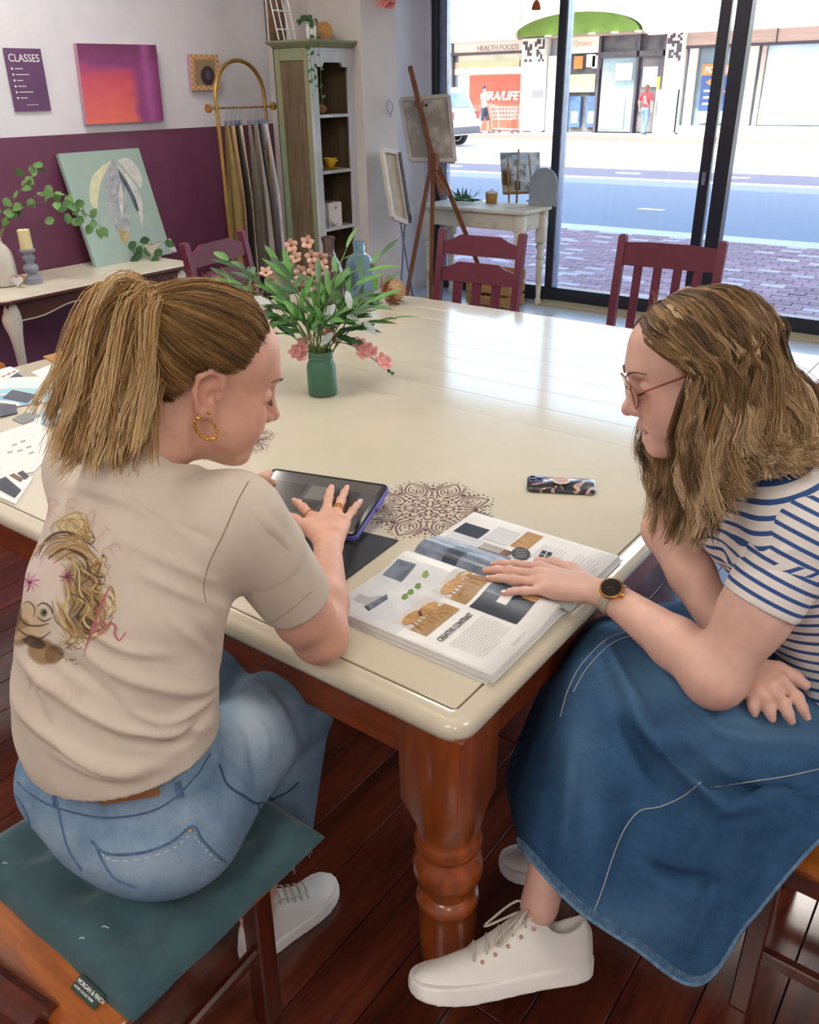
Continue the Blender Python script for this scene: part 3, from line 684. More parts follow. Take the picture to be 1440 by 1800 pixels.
# ================================================================= sculpting volume
def A3(p): return np.array(tuple(p), dtype=np.float32)
class Vol:
    def __init__(s, lo, hi, h):
        s.lo = A3(lo); s.h = h; s.n = np.ceil((A3(hi)-s.lo)/h).astype(int)+1
        s.g = np.full(s.n, 1.0, np.float32)
    def blk(s, lo, hi):
        i0 = np.clip(np.floor((lo-s.lo)/s.h).astype(int), 0, s.n-1); i1 = np.clip(np.ceil((hi-s.lo)/s.h).astype(int)+1, 1, s.n)
        ax = [s.lo[a]+s.h*np.arange(i0[a], i1[a], dtype=np.float32) for a in range(3)]
        sl = tuple(slice(i0[a], i1[a]) for a in range(3))
        return sl, ax[0][:, None, None], ax[1][None, :, None], ax[2][None, None, :]
    def put(s, lo, hi, fn, k, op):
        m = k*1.2+s.h*4; sl, X, Y, Z = s.blk(np.asarray(lo, np.float32)-m, np.asarray(hi, np.float32)+m)
        if min(X.size, Y.size, Z.size) == 0: return s
        b = fn(X, Y, Z).astype(np.float32); a = s.g[sl]
        if op == 'add':
            if k <= 0: r = np.minimum(a, b)
            else:
                h = np.clip(.5+.5*(a-b)/k, 0, 1); r = a*(1-h)+b*h-k*h*(1-h)
        elif op == 'sub':
            if k <= 0: r = np.maximum(a, -b)
            else:
                h = np.clip(.5-.5*(a+b)/k, 0, 1); r = a*(1-h)-b*h+k*h*(1-h)
        else: r = np.maximum(a, b)
        s.g[sl] = r; return s
    def cone(s, a, b, ra, rb=None, k=.02, op='add', flat=None, cut=False):
        a = A3(a); b = A3(b); rb = ra if rb is None else rb; d = b-a; L2 = float(d@d)+1e-12
        if flat is not None: n = A3(flat[0]); n = n/np.linalg.norm(n); q = 1/flat[1]-1
        def fn(X, Y, Z):
            x, y, z = X-a[0], Y-a[1], Z-a[2]
            if flat is not None:
                w = (x*n[0]+y*n[1]+z*n[2])*q; x, y, z = x+w*n[0], y+w*n[1], z+w*n[2]
            t = (x*d[0]+y*d[1]+z*d[2])/L2; tc = np.clip(t, 0, 1)
            D = np.sqrt((x-tc*d[0])**2+(y-tc*d[1])**2+(z-tc*d[2])**2)-(ra+(rb-ra)*tc)
            if flat is not None and flat[1] < 1: D = D*flat[1]**.5
            if cut: D = np.maximum(D, (t-1)*math.sqrt(L2))
            return D
        R = max(ra, rb)*(max(1, flat[1]) if flat else 1)
        return s.put(np.minimum(a, b)-R, np.maximum(a, b)+R, fn, k, op)
    def chain(s, pts, rad, k=.02, op='add', flat=None):
        for i in range(len(pts)-1): s.cone(pts[i], pts[i+1], rad[i], rad[i+1], k if i == 0 else min(k, .012), op, flat)
        return s
    def ell(s, c, r, R=None, k=.02, op='add'):
        c = A3(c); r = A3(r); R = np.eye(3, dtype=np.float32) if R is None else np.array(R, dtype=np.float32)   # columns of R: axes
        def fn(X, Y, Z):
            x, y, z = X-c[0], Y-c[1], Z-c[2]
            p = [(x*R[0, i]+y*R[1, i]+z*R[2, i]) for i in range(3)]
            k0 = np.sqrt(sum((p[i]/r[i])**2 for i in range(3))); k1 = np.sqrt(sum((p[i]/r[i]**2)**2 for i in range(3)))+1e-9
            return k0*(k0-1)/k1
        m = float(r.max()); return s.put(c-m, c+m, fn, k, op)
    def boxp(s, c, hs, R=None, rd=.005, k=.01, op='add'):
        c = A3(c); hs = A3(hs)-rd; R = np.eye(3, dtype=np.float32) if R is None else np.array(R, dtype=np.float32)
        def fn(X, Y, Z):
            x, y, z = X-c[0], Y-c[1], Z-c[2]
            q = [np.abs(x*R[0, i]+y*R[1, i]+z*R[2, i])-hs[i] for i in range(3)]
            o = np.sqrt(sum(np.maximum(t, 0)**2 for t in q)); return o+np.minimum(np.maximum(np.maximum(q[0], q[1]), q[2]), 0)-rd
        m = float(np.linalg.norm(hs))+rd; return s.put(c-m, c+m, fn, k, op)
    def plane(s, p, n, k=0.):
        """keep what lies behind the plane (side opposite to n)"""
        p = A3(p); n = A3(n); n = n/np.linalg.norm(n)
        hi = s.lo+s.h*s.n
        return s.put(s.lo, hi, lambda X, Y, Z: (X-p[0])*n[0]+(Y-p[1])*n[1]+(Z-p[2])*n[2], 0, 'cut')
    def mesh(s, smooth=1):
        g = s.g.copy()
        g[0] = g[-1] = 1; g[:, 0] = g[:, -1] = 1; g[:, :, 0] = g[:, :, -1] = 1
        V, Q = surfnet(g); V = s.lo+V*s.h
        return relax(V, Q, smooth), Q
def surfnet(g):
    n = np.array(g.shape); s = g < 0
    c = np.zeros(n-1, np.uint8)
    for i in (0, 1):
        for j in (0, 1):
            for k in (0, 1): c += s[i:n[0]-1+i, j:n[1]-1+j, k:n[2]-1+k]
    act = (c > 0) & (c < 8); I = np.argwhere(act); idx = -np.ones(n-1, np.int64); idx[act] = np.arange(len(I))
    acc = np.zeros((len(I), 3)); cnt = np.zeros(len(I))
    for a in range(3):
        o = [b for b in range(3) if b != a]
        for u in (0, 1):
            for w in (0, 1):
                p0 = I.copy(); p0[:, o[0]] += u; p0[:, o[1]] += w; p1 = p0.copy(); p1[:, a] += 1
                v0 = g[tuple(p0.T)]; v1 = g[tuple(p1.T)]; m = (v0 < 0) != (v1 < 0)
                t = np.zeros(len(I)); t[m] = v0[m]/(v0[m]-v1[m]); q = p0.astype(float); q[:, a] += t
                acc[m] += q[m]; cnt[m] += 1
    V = acc/cnt[:, None]; quads = []
    for a in range(3):
        b, c_ = (a+1) % 3, (a+2) % 3
        sl0 = [slice(None)]*3; sl1 = [slice(None)]*3; sl0[a] = slice(0, -1); sl1[a] = slice(1, None)
        s0, s1 = s[tuple(sl0)], s[tuple(sl1)]; E = np.argwhere(s0 != s1)
        E = E[(E[:, b] > 0) & (E[:, c_] > 0) & (E[:, b] < n[b]-1) & (E[:, c_] < n[c_]-1)]
        fl = s0[tuple(E.T)]
        def cell(db, dc): q = E.copy(); q[:, b] += db; q[:, c_] += dc; return idx[tuple(q.T)]
        q = np.stack([cell(-1, -1), cell(0, -1), cell(0, 0), cell(-1, 0)], 1); q[~fl] = q[~fl][:, ::-1]
        quads.append(q)
    return V, np.concatenate(quads)
def relax(V, Q, it, lam=.5):
    if it <= 0: return V
    E = np.concatenate([Q[:, [0, 1]], Q[:, [1, 2]], Q[:, [2, 3]], Q[:, [3, 0]]])
    E = np.concatenate([E, E[:, ::-1]]); cnt = np.bincount(E[:, 0], minlength=len(V))[:, None]+1e-9
    for _ in range(it):
        S_ = np.stack([np.bincount(E[:, 0], V[E[:, 1], a], len(V)) for a in range(3)], 1); V = V+(S_/cnt-V)*lam
    return V
def vnormals(V, Q):
    n = np.cross(V[Q[:, 2]]-V[Q[:, 0]], V[Q[:, 3]]-V[Q[:, 1]]); N = np.zeros_like(V)
    for c in range(4):
        for a in range(3): N[:, a] += np.bincount(Q[:, c], n[:, a], len(V))
    return N/(np.linalg.norm(N, axis=1)[:, None]+1e-12)
_Rn, _Un, _Fn, _Cn = (np.array(tuple(q)) for q in (CR, CU, _F, CAM))
def projpx(V):
    q = V-_Cn; d = q@_Fn; return np.stack([720+CF*(q@_Rn)/d, 900-CF*(q@_Un)/d], 1), d
def polydist(P, line):
    L = np.array(line, float); best = np.full(len(P), 1e9); tt = np.zeros(len(P)); n = len(L)-1
    for i in range(n):
        a, b = L[i], L[i+1]; d = b-a; t = np.clip(((P-a)@d)/(d@d+1e-9), 0, 1); r = np.linalg.norm(P-a-t[:, None]*d, axis=1)
        m = r < best; best[m] = r[m]; tt[m] = ((i+t)/n)[m]
    return best, tt
def fold(V, Q, line, width, amp, taper=True, steep=0.):
    """cloth fold along a line seen from the photograph's side: moves the surface along its own normals"""
    P, _ = projpx(V); N = vnormals(V, Q); face = np.clip(-np.einsum('ij,ij->i', N, (V-_Cn)/np.linalg.norm(V-_Cn, axis=1)[:, None])*3, 0, 1)
    line = spline(line, 5) if len(line) > 2 else line
    d, t = polydist(P, line); w = np.exp(-(d/width)**2)*(np.sin(np.pi*np.clip(t*.94+.03, 0, 1))**.6 if taper else 1)
    return V+N*(amp*w*face)[:, None]
def npmesh(name, V, Q, mat, col=None, smooth=True, attrs=None):
    me = bpy.data.meshes.new(name); nv, nf, k = len(V), len(Q), Q.shape[1]
    me.vertices.add(nv); me.vertices.foreach_set('co', np.asarray(V, np.float32).ravel())
    me.loops.add(nf*k); me.loops.foreach_set('vertex_index', np.asarray(Q, np.int32).ravel())
    me.polygons.add(nf); me.polygons.foreach_set('loop_start', np.arange(0, nf*k, k, dtype=np.int32)); me.polygons.foreach_set('loop_total', np.full(nf, k, np.int32))
    for m in (mat if isinstance(mat, (list, tuple)) else [mat]): me.materials.append(MATS[m] if isinstance(m, str) else m)
    me.update(calc_edges=True); me.validate()
    if smooth: me.polygons.foreach_set('use_smooth', np.ones(nf, bool))
    if col is not None:
        a = me.color_attributes.new('Col', 'FLOAT_COLOR', 'POINT'); c = np.ones((nv, 4), np.float32); c[:, :3] = col; a.data.foreach_set('color', c.ravel())
    for an, av in (attrs or {}).items():
        a = me.attributes.new(an, 'FLOAT', 'POINT'); a.data.foreach_set('value', np.asarray(av, np.float32))
    return me
def joinnp(parts):
    """parts: (V, Q, col) -> one"""
    Vs, Qs, Cs, n = [], [], [], 0
    for V, Q, C in parts: Vs.append(V); Qs.append(Q+n); Cs.append(C); n += len(V)
    return np.concatenate(Vs), np.concatenate(Qs), np.concatenate(Cs)
def lin(c): return np.array(srgb(c), np.float32)
def bvh(V, Q): return BVHTree.FromPolygons([tuple(p) for p in V], [tuple(int(i) for i in q) for q in Q])
def hitpx(T, x, y, off=.0):
    d = ray(x, y); h = T.ray_cast(CAM, d)
    if h[0] is None: return None
    return h[0]+h[1]*off
def strands(paths, r0, r1, cols, seg):
    """paths (n, seg, 3) -> three-sided tapering hairs as one mesh; cols (n, seg, 3)"""
    n = len(paths); T = np.gradient(paths, axis=1); T /= np.linalg.norm(T, axis=2)[:, :, None]+1e-9
    ref = np.random.normal(size=(n, 1, 3)); X = np.cross(T, ref); X /= np.linalg.norm(X, axis=2)[:, :, None]+1e-9; Y = np.cross(T, X)
    s = np.linspace(0, 1, seg)[None, :, None]; r = r0+(r1-r0)*s**2
    V = np.stack([paths+(X*math.cos(a)+Y*math.sin(a))*r for a in (0, 2.094, 4.189)], 2)   # n, seg, 3, 3
    C = np.repeat(cols[:, :, None, :], 3, 2)
    base = (np.arange(n)*seg*3)[:, None, None]; i = (np.arange(seg-1)*3)[None, :, None]; k = np.array([0, 1, 2])[None, None, :]; k2 = np.array([1, 2, 0])[None, None, :]
    q = np.stack([base+i+k, base+i+k2, base+i+3+k2, base+i+3+k], -1).reshape(-1, 4)
    return V.reshape(-1, 3), q, C.reshape(-1, 3)
def stitch(parent, name, T, line, r, mat, off=.001, n=6, flat=.6, step=None):
    """thread or seam lying on a surface; line in photograph pixels, laid on the mesh T"""
    pts = [hitpx(T, p[0], p[1], off) for p in (spline(line, n) if len(line) > 2 else [np.array(line[0])+(np.array(line[1])-np.array(line[0]))*k/8 for k in range(9)])]
    pts = [p for p in pts if p is not None]
    if len(pts) < 2: return None
    m = MB()
    if step:
        for i in range(0, len(pts)-1, 2): m.tube([pts[i], pts[i+1]], r, 5)
    else: m.tube(pts, r, 5, flat=flat)
    return obj(name, m, mat, parent, world=True, kind='stuff' if step else None)
def skincol(V, base, spots):
    """base tone plus soft tinted spots (centre, radius, colour, weight)"""
    C = np.repeat(lin(base)[None], len(V), 0)
    for c, r, col, w in spots:
        f = w*np.exp(-(np.linalg.norm((V-A3(c))/np.array(r, np.float32), axis=1))**2)[:, None]; C = C*(1-f)+lin(col)*f
    return C
# ================================================================= people: shared anatomy
Mvc('skin', 'Col', .48, spec=.4, sss=.10, bump=.12, bscale=260, bdist=.0006, vary=.07, vscale=28)
Mvc('hair_strand', 'Col', .45, spec=.35)
M('lash_brown', '#2e1c12', .6); M('brow_brown', '#7a573a', .7, c2='#63442b', scale=200)
M('tooth', '#f3ece0', .25); M('gold', '#d9a55c', .25, .9, c2='#c99148', scale=30); M('gold_rose', '#cfa088', .3, .6)
def headframe(o, f, up):
    f = Vector(f).normalized(); up = Vector(up); up = (up-f*up.dot(f)).normalized(); l = up.cross(f)
    return Matrix(((f.x, l.x, up.x, o[0]), (f.y, l.y, up.y, o[1]), (f.z, l.z, up.z, o[2]), (0, 0, 0, 1)))
def make_head(Mh, neck, nr, base, sc=1., smile=.5, opn=0., jawup=0.):
    """head and neck in its own frame (x forward, y left, z up; origin between the ears), returned in world space"""
    v = Vol((-.14, -.11, -.25), (.15, .11, .17), .0023)
    v.ell((-.014, 0, .044), (.098, .077, .077), k=.02)
    v.ell((.046, 0, .046), (.046, .062, .054), k=.03)
    v.ell((.034, 0, -.018), (.054, .057, .072), k=.03)
    for s in (-1, 1):
        v.cone((-.002, s*.056, -.03), (.066, s*.016, -.094), .022, .018, k=.035)
        v.ell((.060, s*.038, -.022-.0), (.030, .026, .026), k=.022)
        v.ell((.070, s*.036, -.040), (.020, .018, .018), k=.03); v.ell((.052, s*.044, -.058), (.026, .018, .024), k=.03)
    v.ell((.082, 0, -.098), (.017, .02, .015), k=.022)
    v.cone((.082, -.03, .034), (.082, .03, .034), .013, k=.024)
    # eyes
    for s in (-1, 1):
        v.ell((.101, s*.033, .013), (.018, .019, .0125), k=.016, op='sub')
        v.ell((.0795, s*.033, .010), (.0135, .0165, .0115), k=.004)
        v.cone((.0895, s*.020, .004), (.083, s*.047, .004), .0028, k=.005)
    # nose
    v.cone((.086, 0, .028), (.106, 0, -.018), .0085, .0105, k=.014)
    v.ell((.1125, 0, -.0255), (.0115, .0115, .0105), k=.010)
    for s in (-1, 1):
        v.ell((.1015, s*.0125, -.030), (.0105, .0075, .0075), k=.006)
        v.ell((.1065, s*.0068, -.0375), (.005, .0035, .004), k=.003, op='sub')
    # mouth: lips as arcs, corners drawn back by the smile
    c = smile
    up_ = [(.083-.01*c, -.026-.005*c, -.0585+.006*c), (.0945, -.013, -.0580), (.0985, -.004, -.0555), (.0985, .004, -.0555), (.0945, .013, -.0580), (.083-.01*c, .026+.005*c, -.0585+.006*c)]
    lo_ = [(.083-.01*c, -.025-.005*c, -.060+.006*c), (.0925, -.012, -.0675-.010*opn), (.0955, 0, -.0700-.012*opn), (.0925, .012, -.0675-.010*opn), (.083-.01*c, .025+.005*c, -.060+.006*c)]
    v.ell((.080, 0, -.062), (.018, .032, .026), k=.02)
    if opn: v.ell((.098, 0, -.0635-.004*opn), (.014, .021+.004*c, .0045+.004*opn), k=.003, op='sub')
    v.chain(up_, [.003, .0052, .0055, .0055, .0052, .003], k=.006); v.chain(lo_, [.003, .0058, .0066, .0058, .003], k=.006)
    if not opn:
        for i in range(len(up_)-1):
            a = A3(up_[i]); b = A3(up_[i+1]); a[2] -= .0052; b[2] -= .0052; a[0] += .005; b[0] += .005
            v.cone(a, b, .0014, k=.003, op='sub')
    for s in (-1, 1): v.chain([(.094, s*.022, -.044), (.086, s*.034, -.054), (.078, s*.037, -.066)], [.0016, .0028, .0016], k=.009, op='sub')
    # ears
    for s in (-1, 1):
        v.ell((-.004, s*.073, .003), (.020, .0065, .030), k=.008)
        hp = [(.006, -.031), (-.010, -.026), (-.023, -.002), (-.023, .020), (-.009, .033), (.008, .028), (.013, .012)]
        v.chain([(x, s*(.079+.004*(x < -.005)), z) for x, z in hp], [.0055, .0045, .0042, .0042, .0042, .004, .0035], k=.004)
        v.ell((.002, s*.086, -.002), (.0085, .013, .012), k=.003, op='sub'); v.ell((-.009, s*.086, .014), (.0065, .010, .010), k=.003, op='sub')
        v.ell((.011, s*.079, -.003), (.004, .004, .007), k=.003)
    # neck, in the head's own frame
    nb = Mh.inverted() @ Vector(neck)
    nb = nb/sc
    v.cone((-.030, 0, -.03), tuple(nb), nr*1.0, nr*1.08, k=.03)
    v.cone((.03, 0, -.085), tuple(nb*.6+Vector((.008, 0, 0))), .03, nr*.7, k=.03)
    V, Q = v.mesh(2)
    sp = [((.1, 0, -.063), (.012, .024, .009), '#b4605a', .75), ((.07, .045, -.02), (.03, .02, .025), '#d98770', .45), ((.07, -.045, -.02), (.03, .02, .025), '#d98770', .45),
          ((.113, 0, -.027), (.012, .012, .01), '#d8836f', .45), ((-.005, .085, 0), (.025, .012, .03), '#c9755f', .4), ((-.005, -.085, 0), (.025, .012, .03), '#c9755f', .4),
          ((.092, .033, .008), (.008, .016, .008), '#a8695a', .3), ((.092, -.033, .008), (.008, .016, .008), '#a8695a', .3)]
    C = skincol(V, base, sp)
    Mn = np.array(Mh); W_ = (V*sc)@Mn[:3, :3].T+Mn[:3, 3]
    return W_, Q, C
def hl(Mh, p, sc=1.): return Mh @ (Vector(p)*sc)
def make_limb(parts, h, base, spots=(), smooth=2):
    """parts: list of callables drawing into a volume that is sized from the given points"""
    pts = np.array([p for q in parts for p in q['box']]); v = Vol(pts.min(0)-.12, pts.max(0)+.12, h)
    for q in parts: q['draw'](v)
    V, Q = v.mesh(smooth); return V, Q, skincol(V, base, spots)
def draw_hand(v, wrist, K, Mm, T, thumb, rk=.0105, rw=.023, up=Vector((0, 0, 1))):
    """palm from the wrist to the four knuckles K; each finger knuckle > middle joints > tip; thumb as its own chain"""
    wrist = Vector(wrist)
    Kc = sum(K, Vector())/len(K)
    for i, k in enumerate(K):
        b = wrist.lerp(k, .12)+(k-Kc)*.35
        v.cone(b, k, .0135, .0112, k=.014)
        v.cone(wrist.lerp(k, .4)-up*.004, k.lerp(wrist, .12)-up*.005, .012, .0105, k=.014)
    for i, k in enumerate(K):
        rs = (1., 1.04, .98, .86)[i] if len(K) == 4 else 1
        m = Mm[i]; t = T[i]
        d = k.lerp(m, 1.0); e = m.lerp(t, .52)+up*.002
        v.chain([k, m, e, t], [rk*1.0*rs, rk*.88*rs, rk*.78*rs, rk*.64*rs], k=.006)
        v.ell(m+up*.001, (rk*.93*rs,)*3, k=.004)
        v.ell(k+up*.003, (rk*.95,)*3, k=.008)
    v.chain(thumb, [.0165, .0145, .0118, .0095, .0078][:len(thumb)], k=.012)
def nails(parent, tips, dirs, up, mat, r=.0062):
    for t, d in zip(tips, dirs):
        d = Vector(d).normalized(); u = (up-d*up.dot(d)).normalized(); s = d.cross(u)
        R = Matrix((d, s, u)).transposed()
        obj('fingernail', MB().sphere(Vector(t)+u*.0048-d*.002, (r*1.15, r*.8, .0016), 10, 6, R), mat, parent, world=True, smooth=60)
def torso_core(v, pelvis, chest, sh):
    v.cone(pelvis, chest, .10, .10, k=.04); v.cone(sh[0], sh[1], .05, .05, k=.05)
def on_body(parent, name, V, Q, C, mat='skin'):
    me = npmesh(name, V-np.array(parent.location), Q, mat, C); return obj(name, me, None, parent)
def on_cloth(parent, name, V, Q, mat, attrs=None, label=None, col=None):
    L = Vector((0, 0, 0)); p = parent
    while p is not None: L += p.location; p = p.parent
    me = npmesh(name, V-np.array(L), Q, mat, col, attrs=attrs); return obj(name, me, None, parent, label=label)
def wavy(n, seg, amp, freq, ph=None):
    s = np.linspace(0, 1, seg)[None, :, None]; ph = np.random.uniform(0, 6.28, (n, 1, 3)) if ph is None else ph
    fr = freq*np.random.uniform(.8, 1.25, (n, 1, 1)); return amp*np.sin(fr*6.283*s+ph)*np.clip(s*3, 0, 1)
def hairmix(n, seg, dark, mid, light, tipl=.5, base=.5, spread=.3):
    """pigment from dark roots to lighter ends; base may be one value per hair so that locks differ"""
    s = np.linspace(0, 1, seg)[None, :]; t = np.clip(base+np.random.normal(0, spread, (n, 1))+tipl*(s-.4), 0, 1)[..., None]
    D_, M_, L_ = lin(dark), lin(mid), lin(light)
    return np.where(t < .5, D_+(M_-D_)*t*2, M_+(L_-M_)*(t*2-1)).astype(np.float32)
def denimmat(name, dark, light, faded):
    m, nt, b = newmat(name); vec = coordnode(nt)
    f = noisenode(nt, vec, 22, 8, .65); col = rampnode(nt, f, [(.25, dark), (.8, light)])
    a = nt.nodes.new('ShaderNodeAttribute'); a.attribute_name = 'fade'
    g = noisenode(nt, vec, 300, 4, .8); mm = nt.nodes.new('ShaderNodeMath'); mm.operation = 'MULTIPLY_ADD'; nt.links.new(g, mm.inputs[0]); mm.inputs[1].default_value = .5; mm.inputs[2].default_value = -.25
    ad = nt.nodes.new('ShaderNodeMath'); ad.operation = 'ADD'; ad.use_clamp = True; nt.links.new(a.outputs['Fac'], ad.inputs[0]); nt.links.new(mm.outputs[0], ad.inputs[1])
    col = mixnode(nt, ad.outputs[0], col, faded); nt.links.new(col, b.inputs['Base Color']); b.inputs['Roughness'].default_value = .9; b.inputs['Specular IOR Level'].default_value = .25
    bumpnode(nt, b, noisenode(nt, vec, 620, 3), .4, .0006)
def fadeattr(V, spots):
    P, _ = projpx(V); f = np.zeros(len(V))
    for x, y, rx, ry, w in spots: f = np.maximum(f, w*np.exp(-((P[:, 0]-x)/rx)**2-((P[:, 1]-y)/ry)**2))
    return f
def shoe(parent, M4, L=.27, mat='shoe_white', sole='shoe_sole', lace='lace_grey', eyelets=True, low=False):
    """low trainer; own frame: x toe, y left, z up, origin under the heel"""
    s = L/.27
    xs = np.array([-.004, 0, .012, .03, .06, .088, .105, .13, .16, .19, .22, .245, .262, .270, .274])*s
    zt = np.array([.07, .085, .108, .114, .112, .124, .122, .102, .083, .067, .057, .051, .045, .038, .03])
    ww = np.array([.006, .016, .027, .032, .033, .034, .035, .038, .042, .044, .043, .038, .029, .020, .008])
    v = Vol((-.03, -.07, -.01), (L+.03, .07, .15), .003)
    def fn(X_, Y_, Z_):
        x = np.broadcast_to(X_, np.broadcast_shapes(X_.shape, Y_.shape, Z_.shape)); w = np.interp(x.ravel(), xs, ww).reshape(x.shape); z = np.interp(x.ravel(), xs, zt).reshape(x.shape)
        t = np.clip(Z_/z, 0, 1.5); wy = np.abs(Y_)/(w*(1-.30*t**2)+1e-4)
        return np.maximum(((wy**2.6+np.abs(t)**4)**(1/3.)-1)*np.minimum(w, .03), np.maximum(x-.273*s, -.003*s-x))
    v.put((-.02, -.06, 0), (L+.02, .06, .14), fn, 0, 'add'); v.plane((0, 0, .02), (0, 0, -1))
    v.ell((.047*s, 0, .128), (.042, .0235, .052), k=.008, op='sub')
    V, Q = v.mesh(3); Mn = np.array(M4); f = lambda P: P@Mn[:3, :3].T+Mn[:3, 3]
    o = on_cloth(parent, 'shoe', f(V), Q, mat, label='white lace-up trainer')
    v = Vol((-.03, -.07, -.02), (L+.03, .07, .06), .003)
    def fs(X_, Y_, Z_):
        x = np.broadcast_to(X_, np.broadcast_shapes(X_.shape, Y_.shape, Z_.shape)); w = np.interp(x.ravel(), xs, ww).reshape(x.shape)+.0035
        lift = np.clip((x-.2*s)/(.08*s), 0, 1)**2*.012
        return np.maximum(np.maximum(np.abs(Y_)-w, np.maximum(lift-Z_, Z_-(.034+lift*.3)))*.8, np.maximum(x-.276*s, -.006*s-x))
    v.put((-.02, -.06, -.005), (L+.02, .06, .05), fs, 0, 'add')
    V, Q = v.mesh(4); on_cloth(o, 'sole', f(V), Q, sole)
    P = lambda x, y, z: M4 @ Vector((x, y, z))
    zz = lambda x: float(np.interp(x, xs, zt))+.002
    obj('tongue', MB().grid(lambda a, b: P((.085+.10*b)*s, (a-.5)*.036, zz((.085+.10*b)*s)-.004*abs(a-.5)*2+.003*(1-b)), 4, 8), mat, o, world=True)
    for k in range(5):
        x = (.100+.019*k)*s; z = zz(x)
        obj('lace', MB().tube([P(x, -.024, z-.012), P(x+.004, -.012, z+.001), P(x+.008, 0, z+.003), P(x+.012, .012, z+.0), P(x+.014, .024, z-.012)], .0026, 6, flat=.7), lace, o, world=True)
        if eyelets:
            for sy in (-1, 1): obj('eyelet', MB().sphere(P(x, sy*.0265, z-.014), .0036, 8, 6), 'gold_rose', o, world=True)
    if eyelets:
        for sy in (-1, 1): obj('lace_bow', MB().tube(spline([P(.098*s, 0, zz(.1*s)+.004), P(.112*s, sy*.02, zz(.1*s)+.012), P(.15*s, sy*.034, zz(.15*s)+.004), P(.155*s, sy*.022, zz(.155*s)+.008), P(.115*s, sy*.006, zz(.115*s)+.008)], 5), .0022, 6), lace, o, world=True)
    return o
# ================================================================= woman in the beige shirt
Mvc('shirt_beige', 'Col', .85, bump=.22, bscale=700, bdist=.0004, vary=.05, vscale=14)
denimmat('denim_light', '#56748f', '#86a0b8', '#b4c2cd')
M('denim_seam', '#5b7897', .9, c2='#47617f', scale=90, bump=.3); M('thread_pale', '#c9cfd2', .9); M('thread_blue', '#35506e', .9)
M('leather_patch', '#a5682f', .6, c2='#94592a', scale=30, bump=.1); M('patch_ink', '#5b3414', .7)
M('shoe_white', '#eeeae3', .55, c2='#e6e1d9', scale=8, bump=.05, bscale=120); M('shoe_sole', '#f3f0ea', .6, c2='#e9e5de', scale=10); M('lace_grey', '#cfc7b8', .85, c2='#b9b0a0', scale=120)
M('nail_white', '#f4ede9', .2, coat=.6)
SK1 = '#dba78f'
w1p = thing('person', 'woman in a beige printed t-shirt and light jeans touching a tablet, hair in a ponytail', 'person', (-1.0, .55, 0))
# ---- head
H1o = onD(358.9, 663.5, 1.29)
f1 = Vector((.517, .757, -.399)); u1 = Vector((.239, .32, .917))
MH1 = headframe(H1o, f1, u1)
neck1 = Vector((-1.015, .665, 1.125))
parts1 = [make_head(MH1, neck1, .053, SK1, 1.06, .9, 0.)]
# ---- right arm: elbow on the table edge, hand spread over the tablet
S1R, E1R = Vector((-.845, .715, 1.075)), Vector((-.828, .842, .812))
W1R = onZ(577, 962, .838)
zt = .836
TBz = .81
kn = [onZ(552, 911, .845), onZ(574, 900, .85), onZ(592, 905, .848), onZ(606, 917, .842)]
md = [onZ(533, 893, .848), onZ(578, 876, .85), onZ(600, 880, .848), onZ(620, 898, .842)]
tp = [onZ(517, 880, .828), onZ(583, 856, .824), onZ(610, 857, .824), onZ(634, 882, .822)]
th = [W1R.lerp(onZ(552, 930, .84), .45), onZ(541, 928, .838), onZ(517, 915, .834), onZ(491, 899, .824)]
parts1.append(make_limb([dict(box=[S1R, E1R, W1R]+tp+th, draw=lambda v: (
    v.cone(S1R, E1R, .052, .041, k=.02), v.ell(E1R+Vector((0, -.004, -.006)), (.042, .042, .042), k=.02),
    v.chain([E1R, E1R.lerp(W1R, .3)+Vector((.004, 0, .004)), W1R], [.042, .042, .0255], k=.02), v.ell(S1R.lerp(E1R, .8)+Vector((0, -.01, 0)), (.046, .046, .05), k=.02),
    draw_hand(v, W1R, kn, md, tp, th)))], .0028, SK1, [(t, (.014,)*3, '#dc9a86', .5) for t in tp]+[(E1R+Vector((0, -.02, -.03)), (.04,)*3, '#d48a76', .35)]))
# ---- left arm reaching round to hold the tablet
S1L, E1L = Vector((-1.185, .70, 1.075)), Vector((-1.35, .92, .835))
W1L = Vector((-1.43, 1.16, .80))
kl = [onZ(455, 850, .815)+Vector((-.012*k, -.016*k, -.004*k)) for k in range(4)]
ml = [p+Vector((.014, .022, -.004)) for p in kl]; tl = [p+Vector((.03, .032, -.012)) for p in kl]
thl = [W1L.lerp(kl[0], .5), W1L.lerp(kl[0], .8)+Vector((.02, 0, .012)), onZ(463, 842, .835), onZ(473, 832, .838)]
parts1.append(make_limb([dict(box=[S1L, E1L, W1L]+tl+thl, draw=lambda v: (v.cone(S1L, E1L, .05, .041, k=.02), v.chain([E1L, W1L], [.041, .026], k=.02), draw_hand(v, W1L, kl, ml, tl, thl)))], .003, SK1))
